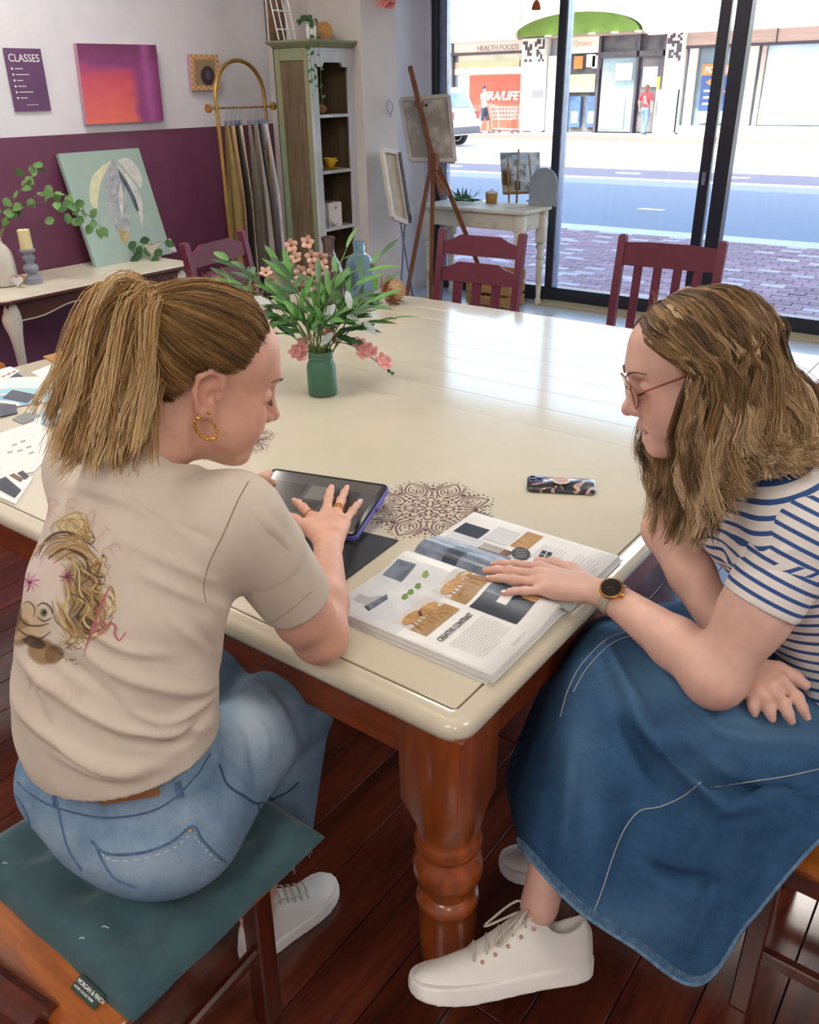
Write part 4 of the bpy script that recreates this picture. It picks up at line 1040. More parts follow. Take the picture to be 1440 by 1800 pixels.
# ---- trunk and legs
HR, HL, KR, KL, AR, AL = Vector((-.91, .57, .57)), Vector((-1.09, .57, .57)), Vector((-.978, .905, .565)), Vector((-1.14, .92, .565)), Vector((-.985, .75, .10)), Vector((-1.10, .70, .10))
parts1.append(make_limb([dict(box=[HR, HL, KR, KL, AR, AL, neck1, S1L, S1R], draw=lambda v: (
    v.chain([(-1.0, .56, .60), (-1.0, .56, .75), (-1.0, .62, .95), tuple(neck1)], [.105, .09, .085, .05], k=.03), v.cone(S1L, S1R, .045, .045, k=.05),
    [v.chain([a, b, c, d], [.075, .05, .036, .03], k=.02) for a, b, c, d in ((HR, KR, KR.lerp(AR, .75), AR), (HL, KL, KL.lerp(AL, .75), AL))],
    [v.cone(a, a+Vector((.004, .1, -.05)), .028, .022, k=.02) for a in (AR, AL)]))], .006, SK1))
on_body(w1p, 'body', *joinnp(parts1))
for s in (-1, 1):
    obj('eyelashes', MB().tube([hl(MH1, p, 1.06) for p in ((.0975, s*.020, .0005), (.0985, s*.030, -.0035), (.095, s*.040, -.0015), (.0875, s*.0485, .003))], [.0008, .0016, .0018, .001], 6), 'lash_brown', w1p, world=True)
    obj('eyebrow', MB().tube([hl(MH1, p, 1.06) for p in ((.1035, s*.012, .030), (.1005, s*.028, .037), (.092, s*.042, .0385), (.081, s*.054, .034))], [.002, .0032, .0028, .0012], 6, flat=.6), 'brow_brown', w1p, world=True)
nails(w1p, tp, [t-m for t, m in zip(tp, md)], Vector((0, 0, 1)), 'nail_white')
nails(w1p, [th[-1]], [th[-1]-th[-2]], Vector((0, 0, 1)), 'nail_white')
for k, (i, t) in enumerate(((2, .32), (2, .48), (0, .35))):
    c = kn[i].lerp(md[i], t); d = (md[i]-kn[i]).normalized(); a = d.cross(Vector((0, 0, 1))).normalized(); b = a.cross(d)
    obj('ring', MB().tube([c+(a*math.cos(q)+b*math.sin(q))*.0107 for q in [2*math.pi*j/20 for j in range(20)]], .0014, 6, closed=True), 'gold', w1p, world=True)
# earrings: twisted hoop and stud, right ear
hc = hl(MH1, (.006, -.085, -.046), 1.06); xa_, za_ = MH1.to_3x3() @ Vector((1, 0, 0)), Vector((0, 0, 1))
hoop = [hc+(xa_*math.cos(q)+za_*math.sin(q))*.0165*(1+.07*math.sin(q*14)) for q in [math.radians(95+330*j/60) for j in range(61)]]
obj('hoop_earring', MB().tube(hoop, [.0012+.0014*min(1, 4*(j/60)*(1-j/60)) for j in range(61)], 6), 'gold', w1p, world=True)
obj('stud_earring', MB().sphere(hl(MH1, (.004, -.0845, -.024), 1.06), .0028, 8, 6), 'gold', w1p, world=True)
# ---- t-shirt
v = Vol((-1.48, .34, .60), (-.66, 1.02, 1.24), .0045)
for c, rx, ry, k in (((-1.008, .562, .655), .190, .130, .02), ((-1.01, .553, .72), .195, .132, .05), ((-1.008, .562, .80), .186, .128, .06), ((-1.006, .585, .88), .184, .122, .06), ((-1.005, .618, .96), .185, .118, .06), ((-1.005, .655, 1.03), .175, .105, .05)):
    v.ell(c, (rx, ry, .085), k=k)
v.cone(Vector((-1.165, .695, 1.065)), Vector((-.865, .705, 1.065)), .066, .066, k=.05)
v.cone(Vector((-1.01, .675, 1.06)), neck1+Vector((0, .0, .0)), .085, .068, k=.04)
v.cone(S1L, S1L.lerp(E1L, .62), .068, .060, k=.035)
v.cone(S1R+Vector((-.005, -.005, 0)), S1R.lerp(E1R, .25), .069, .066, k=.035)
v.plane((-1.0, .56, .706), (.24, .10, -1))
v.cone(neck1+Vector((.0, .02, -.01)), H1o.lerp(neck1, .35), .061, .062, k=.004, op='sub')
v.ell((-1.005, .562, .66), (.17, .11, .05), k=.004, op='sub')
V, Q = v.mesh(2)
FOLD1 = [([(130, 1130), (210, 1185), (330, 1215), (400, 1190)], 12, .006), ([(60, 1180), (150, 1245), (260, 1290), (370, 1275)], 14, .008), ([(20, 1230), (90, 1290), (190, 1345), (290, 1345)], 14, .008),
         ([(230, 1250), (300, 1270), (385, 1215)], 9, .006), ([(130, 1090), (220, 1140), (300, 1150)], 10, .005), ([(250, 1010), (330, 1045), (400, 1075)], 10, .005), ([(200, 940), (290, 985), (385, 1025)], 10, .004),
         ([(350, 1100), (380, 1150), (400, 1195)], 10, -.006), ([(110, 850), (200, 870), (290, 915), (345, 935)], 14, .005), ([(240, 880), (320, 925), (370, 950)], 9, -.004), ([(60, 1130), (130, 1170), (210, 1240)], 10, -.005),
         ([(230, 1300), (310, 1310), (370, 1250)], 8, -.005), ([(90, 1320), (180, 1360), (260, 1365)], 9, .005), ([(300, 1090), (350, 1130), (390, 1165)], 8, .004), ([(15, 1130), (70, 1200), (100, 1280)], 10, .004)]
for l, w_, a in FOLD1: V = fold(V, Q, l, w_*.9, a*1.7)
V = relax(V, Q, 1)
# wear of the cloth: faint, no shading
SH1V, SH1Q = V, Q
shirt1 = on_cloth(w1p, 'shirt', V, Q, 'shirt_beige', label='beige cotton t-shirt with a sketched portrait on the back', col=np.repeat(lin('#d4c6b4')[None], len(V), 0))
v = Vol((-1.0, .55, .78), (-.68, 1.0, 1.2), .004)
a, b = S1R, S1R.lerp(E1R, .66)
v.cone(a, b, .066, .060, k=.01, cut=True); v.cone(a.lerp(b, .35), b+(b-a)*.3, .050, .0535, k=.004, op='sub')
V, Q = v.mesh(2)
for l, w_, am in (([(400, 950), (440, 1000), (450, 1060)], 9, .004), ([(440, 930), (500, 970), (530, 1020)], 9, -.003), ([(425, 880), (480, 930), (520, 985)], 10, .004), ([(380, 1000), (410, 1060), (440, 1090)], 8, -.005)): V = fold(V, Q, l, w_, am)
SL1V, SL1Q = V, Q
sl1 = on_cloth(shirt1, 'sleeve', V, Q, 'shirt_beige', col=np.repeat(lin('#d4c6b4')[None], len(V), 0))
ST1 = bvh(SH1V, SH1Q); SLT = bvh(SL1V, SL1Q); M('seam_beige', '#8f806c', .9)
stitch(shirt1, 'armhole_seam', ST1, [(437, 846), (418, 880), (392, 940), (368, 990), (358, 1030), (362, 1060)], .0009, 'seam_beige', .0002)
stitch(sl1, 'sleeve_hem_stitch', SLT, [(425, 1090), (455, 1102), (500, 1080), (548, 1040)], .0007, 'seam_beige', .0003)
# ---- jeans
v = Vol((-1.32, .36, .20), (-.76, 1.08, .82), .0045)
for s, cx in ((1, -.918), (-1, -1.115)):
    v.ell((cx, .548, .575), (.122, .122, .096), k=.05)
v.ell((-1.015, .57, .62), (.200, .125, .09), k=.05); v.ell((-1.006, .535, .568), (.12, .118, .094), k=.05); v.ell((-1.012, .568, .70), (.178, .112, .05), k=.05); v.ell((-1.0, .63, .60), (.15, .1, .09), k=.05)
HEMR, HEML = Vector((-.985, .815, .30)), Vector((-1.115, .80, .30))
for a, b, c in ((HR, KR, HEMR), (HL, KL, HEML)):
    v.cone(a+Vector((0, 0, .005)), b, .098, .077, k=.04); v.ell(b, (.078,)*3, k=.02); v.cone(b, c, .077, .088, k=.03, cut=True)
v.plane((0, 0, .725), (0, 0, 1)); v.plane((0, 0, .4825), (0, 0, -1)) if False else None
for a, b, c in ((HR, KR, HEMR), (HL, KL, HEML)): v.cone(b.lerp(c, .5), c+(c-b)*.2, .068, .080, k=.004, op='sub')
V, Q = v.mesh(2)
# flatten where the cushion carries the weight
m = (V[:, 2] < .4835) & (V[:, 1] < .74); V[m, 2] = .4835+(V[m, 2]-.4835)*.12
for l, w_, am in (([(410, 1250), (440, 1300), (452, 1380), (455, 1410)], 8, -.006), ([(425, 1235), (465, 1290), (470, 1350)], 8, .005), ([(440, 1200), (500, 1230), (530, 1290), (540, 1340)], 9, -.005), ([(420, 1190), (470, 1215), (500, 1260)], 9, .005), ([(395, 1330), (430, 1390), (450, 1410)], 8, .004)): V = fold(V, Q, l, w_, am)
jn = on_cloth(w1p, 'jeans', V, Q, 'denim_light', {'fade': fadeattr(V, [(450, 1270, 50, 60, .8), (250, 1520, 130, 40, .45), (300, 1430, 90, 40, .3), (500, 1330, 40, 60, .35), (90, 1470, 50, 40, .35)])}, label='faded light blue jeans with frayed hems')
JT = bvh(V, Q)
# waistband, yoke, pocket, loops, patch
stitch(jn, 'waistband_seam', JT, [(5, 1345), (60, 1400), (130, 1428), (200, 1437), (280, 1420), (340, 1370), (370, 1325)], .0022, 'denim_seam', .0006)
stitch(jn, 'centre_seam', JT, [(97, 1385), (105, 1430), (120, 1490), (145, 1530)], .0026, 'denim_seam', .0004)
stitch(jn, 'yoke_seam', JT, [(385, 1345), (400, 1380), (430, 1400), (455, 1412), (500, 1395), (525, 1375)], .0024, 'thread_blue', .0004)
stitch(jn, 'side_seam', JT, [(455, 1412), (452, 1450), (435, 1490), (415, 1515)], .0022, 'thread_blue', .0004)
pk = stitch(jn, 'pocket', JT, [(162, 1478), (190, 1500), (250, 1498), (300, 1480), (338, 1452), (355, 1475), (378, 1500), (396, 1514)], .0028, 'denim_seam', .0008)
stitch(jn, 'pocket_seam', JT, [(168, 1484), (185, 1520), (205, 1545), (240, 1560)], .0026, 'denim_seam', .0006)
stitch(jn, 'pocket_stitching', JT, [(172, 1490), (200, 1512), (255, 1508), (305, 1490), (336, 1464)], .0009, 'thread_pale', .0018, step=1)
stitch(jn, 'pocket_stitching', JT, [(342, 1470), (360, 1492), (384, 1516)], .0009, 'thread_pale', .0018, step=1)
p = hitpx(JT, 334, 1459, .002)
if p: obj('rivet', MB().sphere(p, (.0035, .0035, .0025), 8, 6), 'gold_rose', jn, world=True)
stitch(jn, 'front_pocket_seam', JT, [(5, 1385), (30, 1400), (48, 1430), (55, 1460)], .0024, 'denim_seam', .0006)
for l in ([(96, 1372), (100, 1415)], [(312, 1375), (318, 1400)]): stitch(jn, 'belt_loop', JT, l, .0052, 'denim_seam', .002, flat=.45)
def decal(parent, name, T, x0, x1, y0, y1, nu, nv, mat, off, quad=None):
    m = MB(); P = []
    for j in range(nv+1):
        for i in range(nu+1):
            a, b = i/nu, j/nv
            if quad: q = [(quad[0][k]*(1-a)+quad[1][k]*a)*(1-b)+(quad[3][k]*(1-a)+quad[2][k]*a)*b for k in (0, 1)]
            else: q = (x0+(x1-x0)*a, y0+(y1-y0)*b)
            h = hitpx(T, q[0], q[1], off); P.append(h)
    ok = [p is not None for p in P]; ix = {}; 
    for k, p in enumerate(P):
        if ok[k]: ix[k] = len(m.v); m.v.append(tuple(p))
    for j in range(nv):
        for i in range(nu):
            q = (j*(nu+1)+i, (j+1)*(nu+1)+i, (j+1)*(nu+1)+i+1, j*(nu+1)+i+1)
            if all(ok[k] for k in q): m.f.append(tuple(ix[k] for k in q))
    return obj(name, m, mat, parent, world=True), P
decal(jn, 'leather_patch', JT, 0, 0, 0, 0, 8, 3, 'leather_patch', .003, [(176, 1402), (281, 1385), (281, 1398), (177, 1413)])
# frayed hem threads
rg = random.Random(5); fz = MB()
for hem in (HEMR, HEML):
    for k in range(110):
        a = rg.uniform(0, 6.283); p = hem+Vector((math.cos(a)*.083, math.sin(a)*.083, .004)); L_ = rg.uniform(.012, .03) if rg.random() < .8 else rg.uniform(.04, .075)
        q = p+Vector((rg.uniform(-.006, .006), rg.uniform(-.006, .006), -L_*.5)); fz.tube([p, q, q+Vector((rg.uniform(-.006, .006), rg.uniform(-.006, .006), -L_*.5))], .0007, 3)
obj('frayed_hem', fz, 'thread_pale', jn, world=True, kind='stuff')
# ---- shoes
d = Vector((.10, 1, 0)).normalized()
shoe(w1p, frame((AR.x-.0, AR.y-.045, .0), d, Vector((-1, .10, 0))), .25, eyelets=False)
d = Vector((-.1, 1, 0)).normalized()
shoe(w1p, frame((AL.x, AL.y-.045, .0), d, Vector((-1, -.1, 0))), .265, eyelets=False)
# ---- hair
def hair1():
    n, seg = 9500, 10; sc = 1.06
    cen = np.array((-.010, 0, .042)); R0 = np.array((.101, .081, .079))*sc
    def surf(d, off):
        RR = np.broadcast_to(R0, d.shape).copy(); RR[..., 2] = np.where(d[..., 2] < 0, .125*sc, R0[2]); RR[..., :2] += np.clip(-d[..., 2:3], 0, 1)*.012
        return cen*sc+d/np.linalg.norm(d/(RR+off), axis=-1)[..., None]
    tie = np.array((-.100, -.020, .040)); tie = tie/np.linalg.norm(tie)
    # hairline: around the face, over the ears, under at the nape
    a = np.random.uniform(-np.pi, np.pi, n)
    key_a = np.radians([-180, -150, -125, -108, -92, -80, -66, -45, -25, 0, 25, 45, 66, 80, 92, 108, 125, 150, 180]); key_z = [-.86, -.85, -.80, -.52, -.04, -.02, -.02, .26, .45, .52, .45, .26, -.02, -.02, -.04, -.52, -.80, -.85, -.86]
    zz = np.clip(np.interp(a, key_a, key_z)+np.random.normal(0, .045, n), -.93, .97)
    st = np.stack([np.cos(a)*np.sqrt(1-zz**2), np.sin(a)*np.sqrt(1-zz**2), zz], 1)
    q = np.random.uniform(0, .5, n)**1.6   # some hairs start further back on the scalp
    s = np.linspace(0, 1, seg)[None, :]
    om = np.arccos(np.clip(st@tie, -.999, .999))[:, None]; t = q[:, None]+(1-q[:, None])*s
    # hair over the forehead sweeps back in a bow rather than straight
    d = (np.sin((1-t)*om)[..., None]*st[:, None]+np.sin(t*om)[..., None]*tie)/np.sin(om)[..., None]
    d[..., 2] -= .08*np.sin(np.pi*t)*np.exp(-((np.abs(a)-1.0)/.5)**2)[:, None]
    d /= np.linalg.norm(d, axis=2)[..., None]
    cl = np.sin(a*17+1.3)+np.sin(a*41)*.6
    tt_ = np.clip(t/.22, 0, 1); lay = (np.random.uniform(.000, .008, (n, 1))+.004)*tt_+.005*np.sin(np.pi*np.clip(t, 0, 1))
    rid = .0016*np.sin(a[:, None]*38+2.5*t)+.0012*np.sin(a[:, None]*83-3*t)
    P = surf(d, (lay+rid*tt_-.002)[..., None])+np.random.normal(0, .0004, (n, seg, 3))
    C = hairmix(n, seg, '#46301e', '#8c6737', '#d8ae6c', .12, (.42+.16*cl)[:, None], .13)
    Mn = np.array(MH1); P = P@Mn[:3, :3].T+Mn[:3, 3]
    return strands(P, .0006, .0005, C, seg)
np.random.seed(21)
hp1 = [hair1()]
v = Vol((-.15, -.12, -.12), (.13, .12, .18), .004); sc = 1.06
v.ell(Vector((-.010, 0, .042))*sc, np.array((.1015, .0815, .0790))*sc); v.plane((.070, 0, .06), (.8, 0, -.6)); v.plane((0, 0, .04), (.62, 0, -.78)); 
Vc, Qc = v.mesh(1); Mn = np.array(MH1); Vc = Vc@Mn[:3, :3].T+Mn[:3, 3]; hp1.append((Vc, Qc, np.repeat(lin('#533a24')[None], len(Vc), 0)))
def guides(gs, n, seg, wid, lenvar, waveamp, wavef, pal, r=(.0006, .0004), lock=40):
    """hairs blended between neighbouring guide curves (world points), gathered into locks that share wave and pigment"""
    G = np.array([[tuple(p) for p in spline(g, 6)] for g in gs]); m = G.shape[1]; ng = len(gs)
    nc = max(5, n//lock); ci = np.random.randint(0, nc, n)
    u = np.clip(np.random.uniform(0, ng-1, nc)[ci]+np.random.normal(0, .06, n), 0, ng-1); i = np.minimum(u.astype(int), ng-2); f = (u-i)[:, None, None]
    B = G[i]*(1-f)+G[i+1]*f
    L_ = np.clip((np.random.uniform(1-lenvar, 1.0, nc)[ci])*np.random.uniform(.94, 1., n), .2, 1); s = np.linspace(0, 1, seg)[None, :]*L_[:, None]*(m-1); j = np.minimum(s.astype(int), m-2); w = (s-j)[..., None]
    P = np.take_along_axis(B, j[..., None], 1)*(1-w)+np.take_along_axis(B, (j+1)[..., None], 1)*w
    ss = np.linspace(0, 1, seg); W_ = np.interp(ss, np.linspace(0, 1, len(wid)), wid)[None, :, None]
    off = np.random.normal(size=(nc, 1, 3))[ci]*.9+np.random.normal(size=(n, 1, 3))*.32
    ph = np.random.uniform(0, 6.28, (nc, 1, 3))[ci]+np.random.normal(0, .25, (n, 1, 3)); fr = (wavef*np.random.uniform(.8, 1.25, (nc, 1, 1)))[ci]
    P = P+off*W_+waveamp*np.sin(fr*6.283*ss[None, :, None]+ph)*np.clip(ss*2.5-.25, 0, 1)[None, :, None]
    dark, mid, light, tipl, base, sprd = pal
    C = hairmix(n, seg, dark, mid, light, tipl, base+np.random.normal(0, sprd, (nc, 1))[ci], .10)
    return strands(P, r[0], r[1], C, seg)
tie1 = onD(296, 600, 1.265)
gp = []
for dx, dd in ((-34, -.005), (-10, -.02), (14, -.03), (40, -.02)):
    gp.append([onD(298, 600+dx*.5, 1.262), onD(268+dx*.35, 535+dx*.55, 1.243+dd*.5), onD(228+dx*.85, 552+dx*.1, 1.225+dd), onD(198+dx*1.5, 650, 1.205+dd), onD(176+dx*1.75, 735, 1.195+dd), onD(150+dx*2.0, 822+dx*.25, 1.185+dd)])
hp1.append(guides(gp, 8000, 14, [.006, .010, .013, .014, .013, .014], .30, .006, 1.5, ('#6b4b2b', '#b98d54', '#edcf9a', .42, .52, .24), (.0006, .0004), 36))
# stray hairs
hp1.append(guides([[onD(300+k*30, 512+abs(k-2)*6, 1.27), onD(290+k*32, 496+abs(k-2)*6, 1.27), onD(270+k*34, 500, 1.27)] for k in range(-2, 6)], 140, 8, [.001, .006, .010], .5, .003, 1., ('#8a6640', '#b08650', '#dcb777', .3, .6, .2), (.0003, .0002), 2))
hp1.append(guides([[onD(262, 690, 1.265), onD(256, 720, 1.24), onD(235, 770, 1.20)], [onD(285, 690, 1.26), onD(272, 730, 1.24), onD(252, 762, 1.21)]], 220, 10, [.003, .004, .006], .5, .003, 1.5, ('#6d4b2b', '#a07a48', '#caa266', .3, .5, .2), (.0004, .0003), 8))
Vh, Qh, Ch = joinnp(hp1)
on_body(w1p, 'hair', Vh, Qh, Ch, 'hair_strand')['label'] = 'dark blond hair tied in a high ponytail'
gl = [hc for hc in [onD(292, 556, 1.255)]]
obj('hair_tie', MB().tube([tie1+(CU*math.cos(q)+(_F*.6+CR*.4)*math.sin(q))*.02 for q in [2*math.pi*j/16 for j in range(16)]], .004, 6, closed=True), 'brow_brown', w1p, world=True)
# ================================================================= woman in the striped shirt
def stripemat(name):
    m, nt, b = newmat(name)
    a = nt.nodes.new('ShaderNodeAttribute'); a.attribute_name = 'band'
    mt = nt.nodes.new('ShaderNodeMath'); mt.operation = 'FRACT'; nt.links.new(a.outputs['Fac'], mt.inputs[0])
    col = rampnode(nt, mt.outputs[0], [(0, '#ece5dd'), (.36, '#ece5dd'), (.38, '#33558f'), (.70, '#33558f'), (.72, '#ece5dd')], 'LINEAR')
    nt.links.new(col, b.inputs['Base Color']); b.inputs['Roughness'].default_value = .85
    bumpnode(nt, b, noisenode(nt, coordnode(nt), 700, 3), .2, .0004)
stripemat('striped_cotton')
denimmat('denim_dark', '#1e3c5c', '#355a7e', '#6488a6')
M('denim_hem', '#6f8fa8', .9, c2='#44688a', scale=120, bump=.3); M('thread_tan', '#a3a69c', .9)
M('collar_white', '#e9e2da', .85); M('rose_metal', '#8a4a3c', .3, .5, c2='#a5624e', scale=40)
glassmat('lens', (.97, .97, .97)); M('watch_black', '#171515', .12, coat=.8); M('strap_taupe', '#b3a793', .7, c2='#a69a86', scale=60)
SK2 = '#e4b7a4'
w2p = thing('person', 'woman in a navy striped shirt and long denim skirt with one hand on the magazine', 'person', (-.05, 1.40, 0))
H2o = onD(1224, 656, 1.40); MH2 = headframe(H2o, (-.785, -.541, -.302), (-.313, -.075, .947)); sc2 = 1.06
neck2 = Vector((-.325, 1.395, 1.055))
parts2 = [make_head(MH2, neck2, .052, SK2, sc2, .9, 1.1)]
F2 = Vector((-.75, -.66, 0)).normalized(); L2_ = Vector((.66, -.75, 0)).normalized()
S2L, S2R = Vector((-.205, 1.285, 1.005)), Vector((-.43, 1.53, 1.015))
E2L, W2L = onD(1258, 1188, 1.365), onZ(1066, 1043, .812)
k2 = [onZ(948, 998, .806), onZ(945, 1010, .808), onZ(950, 1024, .806), onZ(962, 1037, .802)]
m2 = [onZ(905, 993, .802), onZ(895, 1004, .804), onZ(902, 1019, .802), onZ(922, 1039, .798)]
t2 = [onZ(866, 992, .792), onZ(853, 1003, .792), onZ(858, 1017, .791), onZ(885, 1043, .790)]
h2 = [W2L.lerp(onZ(985, 1000, .80), .35), onZ(1005, 1003, .80), onZ(975, 992, .798), onZ(946, 987, .793)]
parts2.append(make_limb([dict(box=[S2L, E2L, W2L]+t2+h2, draw=lambda v: (
    v.cone(S2L, E2L, .054, .047, k=.02), v.ell(E2L+Vector((.0, -.002, -.006)), (.045, .045, .045), k=.02), v.ell(S2L.lerp(E2L, .55), (.053, .053, .06), k=.03),
    v.chain([E2L, E2L.lerp(W2L, .35)+Vector((0, 0, .004)), W2L], [.045, .044, .0265], k=.02), draw_hand(v, W2L, k2, m2, t2, h2)))], .0028, SK2,
    [(t, (.013,)*3, '#e09a88', .5) for t in t2]+[(E2L+Vector((.02, -.02, -.03)), (.04,)*3, '#d6907e', .35)]))
E2R, W2R = onD(1172, 930, 1.60), onD(1308, 1172, 1.43)
k3 = [onD(1374, 1196, 1.375), onD(1355, 1208, 1.375), onD(1335, 1214, 1.38), onD(1316, 1216, 1.39)]
m3 = [onD(1402, 1226, 1.352), onD(1378, 1238, 1.352), onD(1350, 1242, 1.358), onD(1324, 1238, 1.37)]
t3 = [onD(1419, 1261, 1.35), onD(1392, 1268, 1.35), onD(1358, 1264, 1.355), onD(1328, 1256, 1.368)]
h3 = [W2R.lerp(onD(1372, 1180, 1.40), .5), onD(1368, 1180, 1.40), onD(1394, 1190, 1.395), onD(1415, 1204, 1.385)]
parts2.append(make_limb([dict(box=[S2R, E2R, W2R]+t3+h3, draw=lambda v: (v.cone(S2R, E2R, .05, .043, k=.02), v.chain([E2R, E2R.lerp(W2R, .35), W2R], [.043, .042, .027], k=.02), draw_hand(v, W2R, k3, m3, t3, h3, up=(CAM-k3[0]).normalized())))], .003, SK2))
P2 = Vector((-.08, 1.43, .55))
HP, KN = Vector((-.13, 1.37, .555)), onD(1055, 1165, 1.625)
AN = onD(948, 1592, 1.50)
HP2, KN2, AN2 = Vector((-.16, 1.52, .54)), Vector((-.56, 1.36, .52)), Vector((-.60, 1.30, .10))
parts2.append(make_limb([dict(box=[P2, KN, AN, KN2, AN2, neck2, S2L, S2R], draw=lambda v: (
    v.chain([tuple(P2), (-.12, 1.42, .72), (-.23, 1.41, .92), tuple(neck2)], [.10, .088, .085, .05], k=.03), v.cone(S2L, S2R, .045, .045, k=.05),
    v.chain([HP, KN, KN.lerp(AN, .35)-F2*.012, KN.lerp(AN, .8), AN], [.078, .05, .05, .036, .034], k=.02), v.chain([HP2, KN2, AN2], [.078, .052, .034], k=.02)))], .005, SK2, [(AN, (.05,)*3, '#e0a898', .4)]))
on_body(w2p, 'body', *joinnp(parts2))
nails(w2p, t2, [t-m for t, m in zip(t2, m2)], Vector((0, 0, 1)), 'nail_white', .0055)
# face details
for s in (-1, 1):
    obj('eyelashes', MB().tube([hl(MH2, p, sc2) for p in ((.0975, s*.020, .0035), (.0985, s*.030, .001), (.0955, s*.040, .002), (.0885, s*.0475, .005))], [.0007, .0014, .0015, .0008], 6), 'lash_brown', w2p, world=True)
    obj('eyebrow', MB().tube([hl(MH2, p, sc2) for p in ((.1035, s*.012, .031), (.1005, s*.028, .0375), (.092, s*.042, .0385), (.081, s*.054, .034))], [.0018, .003, .0026, .0012], 6, flat=.6), 'brow_brown', w2p, world=True)
obj('teeth', MB().tube([hl(MH2, p, sc2) for p in ((.072, -.020, -.058), (.0835, -.011, -.0602), (.0870, 0, -.061), (.0835, .011, -.0602), (.072, .020, -.058))], .0042, 8), 'tooth', w2p, world=True)
gm = thing('eyeglasses', None, None); gm.parent = w2p; gm.location = (0, 0, 0)
ge = bpy.data.objects; 
def gl_tube(name, pts, r, mat, par=None, closed=False): return obj(name, MB().tube([hl(MH2, p, sc2) for p in pts], r, 8, closed=closed), mat, par or w2p, world=True)
bpy.data.objects.remove(gm)
ring = lambda s, n=28: [(.1085-.006*(.5-.5*math.cos(q))-.02*max(0, math.cos(q))**2*.35, s*(.0355+.0245*math.cos(q)), .004+.0215*math.sin(q)) for q in [2*math.pi*k/n for k in range(n)]]
gf = gl_tube('glasses_frame', ring(1), .0012, 'rose_metal', None, True); gf['label'] = 'thin rose metal eyeglasses'
gl_tube('rim', ring(-1), .0012, 'rose_metal', gf, True)
gl_tube('bridge', [(.1045, .0115, .008), (.1085, .004, .0105), (.1085, -.004, .0105), (.1045, -.0115, .008)], .0012, 'rose_metal', gf)
for s in (-1, 1):
    gl_tube('temple', [(.1005, s*.060, .010), (.090, s*.071, .014), (.05, s*.079, .019), (.01, s*.082, .022), (-.012, s*.082, .016), (-.022, s*.080, -.004)], .0017, 'rose_metal', gf)
    P_ = [hl(MH2, p, sc2) for p in ring(s)]; c = sum(P_, Vector())/len(P_)
    obj('lens', MB().add([c]+P_, [(0, 1+k, 1+(k+1) % len(P_)) for k in range(len(P_))]), 'lens', gf, world=True)
# ---- shirt
ax2 = (neck2-Vector((-.09, 1.425, .60))).normalized()
def Rm(up): up = Vector(up).normalized(); f = (F2-up*F2.dot(up)).normalized(); l = up.cross(f); return np.array(((f.x, l.x, up.x), (f.y, l.y, up.y), (f.z, l.z, up.z)))
R2 = Rm(ax2)
v = Vol((-.72, 1.0, .52), (.22, 1.86, 1.16), .0045)
for c, rf, rl, k in (((-.085, 1.425, .62), .125, .165, .02), ((-.11, 1.42, .70), .118, .158, .05), ((-.15, 1.415, .79), .112, .156, .06), ((-.20, 1.41, .87), .118, .162, .06), ((-.245, 1.405, .94), .122, .168, .05), ((-.275, 1.405, 1.0), .10, .165, .05)):
    v.ell(c, (rf, rl, .08), R2, k=k)
for s in (-1, 1): v.ell(Vector((-.235, 1.41, .925))+F2*.082+L2_*.07*s, (.055, .062, .062), k=.05)
v.cone(S2L+(S2R-S2L)*.05, S2R, .064, .064, k=.05); v.cone(Vector((-.295, 1.40, 1.0)), neck2, .08, .06, k=.04)
v.cone(S2R, S2R.lerp(E2R, .5), .062, .058, k=.03)
v.cone(S2L-Vector((.01, -.01, 0)), S2L.lerp(E2L, .2), .066, .064, k=.03)
v.cone(neck2+F2*.035-Vector((0, 0, .045)), H2o.lerp(neck2, .3), .062, .075, k=.006, op='sub')
v.plane((-.08, 1.43, .60), (.1, .0, -1))
V, Q = v.mesh(2)
for l, w_, am in (([(1255, 1000), (1300, 1005), (1330, 985)], 8, -.008), ([(1240, 980), (1285, 990), (1322, 1000)], 6, .005), ([(1290, 930), (1320, 970), (1330, 1010)], 8, -.006), ([(1262, 940), (1300, 965), (1320, 1000)], 6, .004), ([(1215, 1000), (1260, 1030), (1290, 1060)], 8, .004), ([(1230, 930), (1280, 980)], 8, -.004), ([(1245, 1050), (1270, 1070), (1300, 1085)], 6, .004)): V = fold(V, Q, l, w_, am)
band = ((V-np.array(tuple(neck2)))@np.array(tuple(ax2)))/.0185
sh2 = on_cloth(w2p, 'shirt', V, Q, 'striped_cotton', {'band': band}, 'white shirt with navy stripes')
S2T = bvh(V, Q)
v = Vol((-.46, .98, .72), (.1, 1.52, 1.14), .004)
a, b = S2L, S2L.lerp(E2L, .50)
v.ell(S2L+Vector((0, 0, .004)), (.064,)*3, k=.01); v.cone(a, b, .066, .0625, k=.02, cut=True); v.cone(a.lerp(b, .4), b+(b-a)*.3, .053, .0565, k=.004, op='sub')
V, Q = v.mesh(2)
for l, w_, am in (([(1325, 990), (1370, 970), (1420, 965)], 8, .004), ([(1320, 1005), (1370, 1000), (1430, 1010)], 7, -.003)): V = fold(V, Q, l, w_, am)
d_ = (E2L-S2L).normalized(); band = ((V-np.array(tuple(S2L)))@np.array(tuple(d_)))/.0185+.1
on_cloth(sh2, 'sleeve', V, Q, 'striped_cotton', {'band': band})
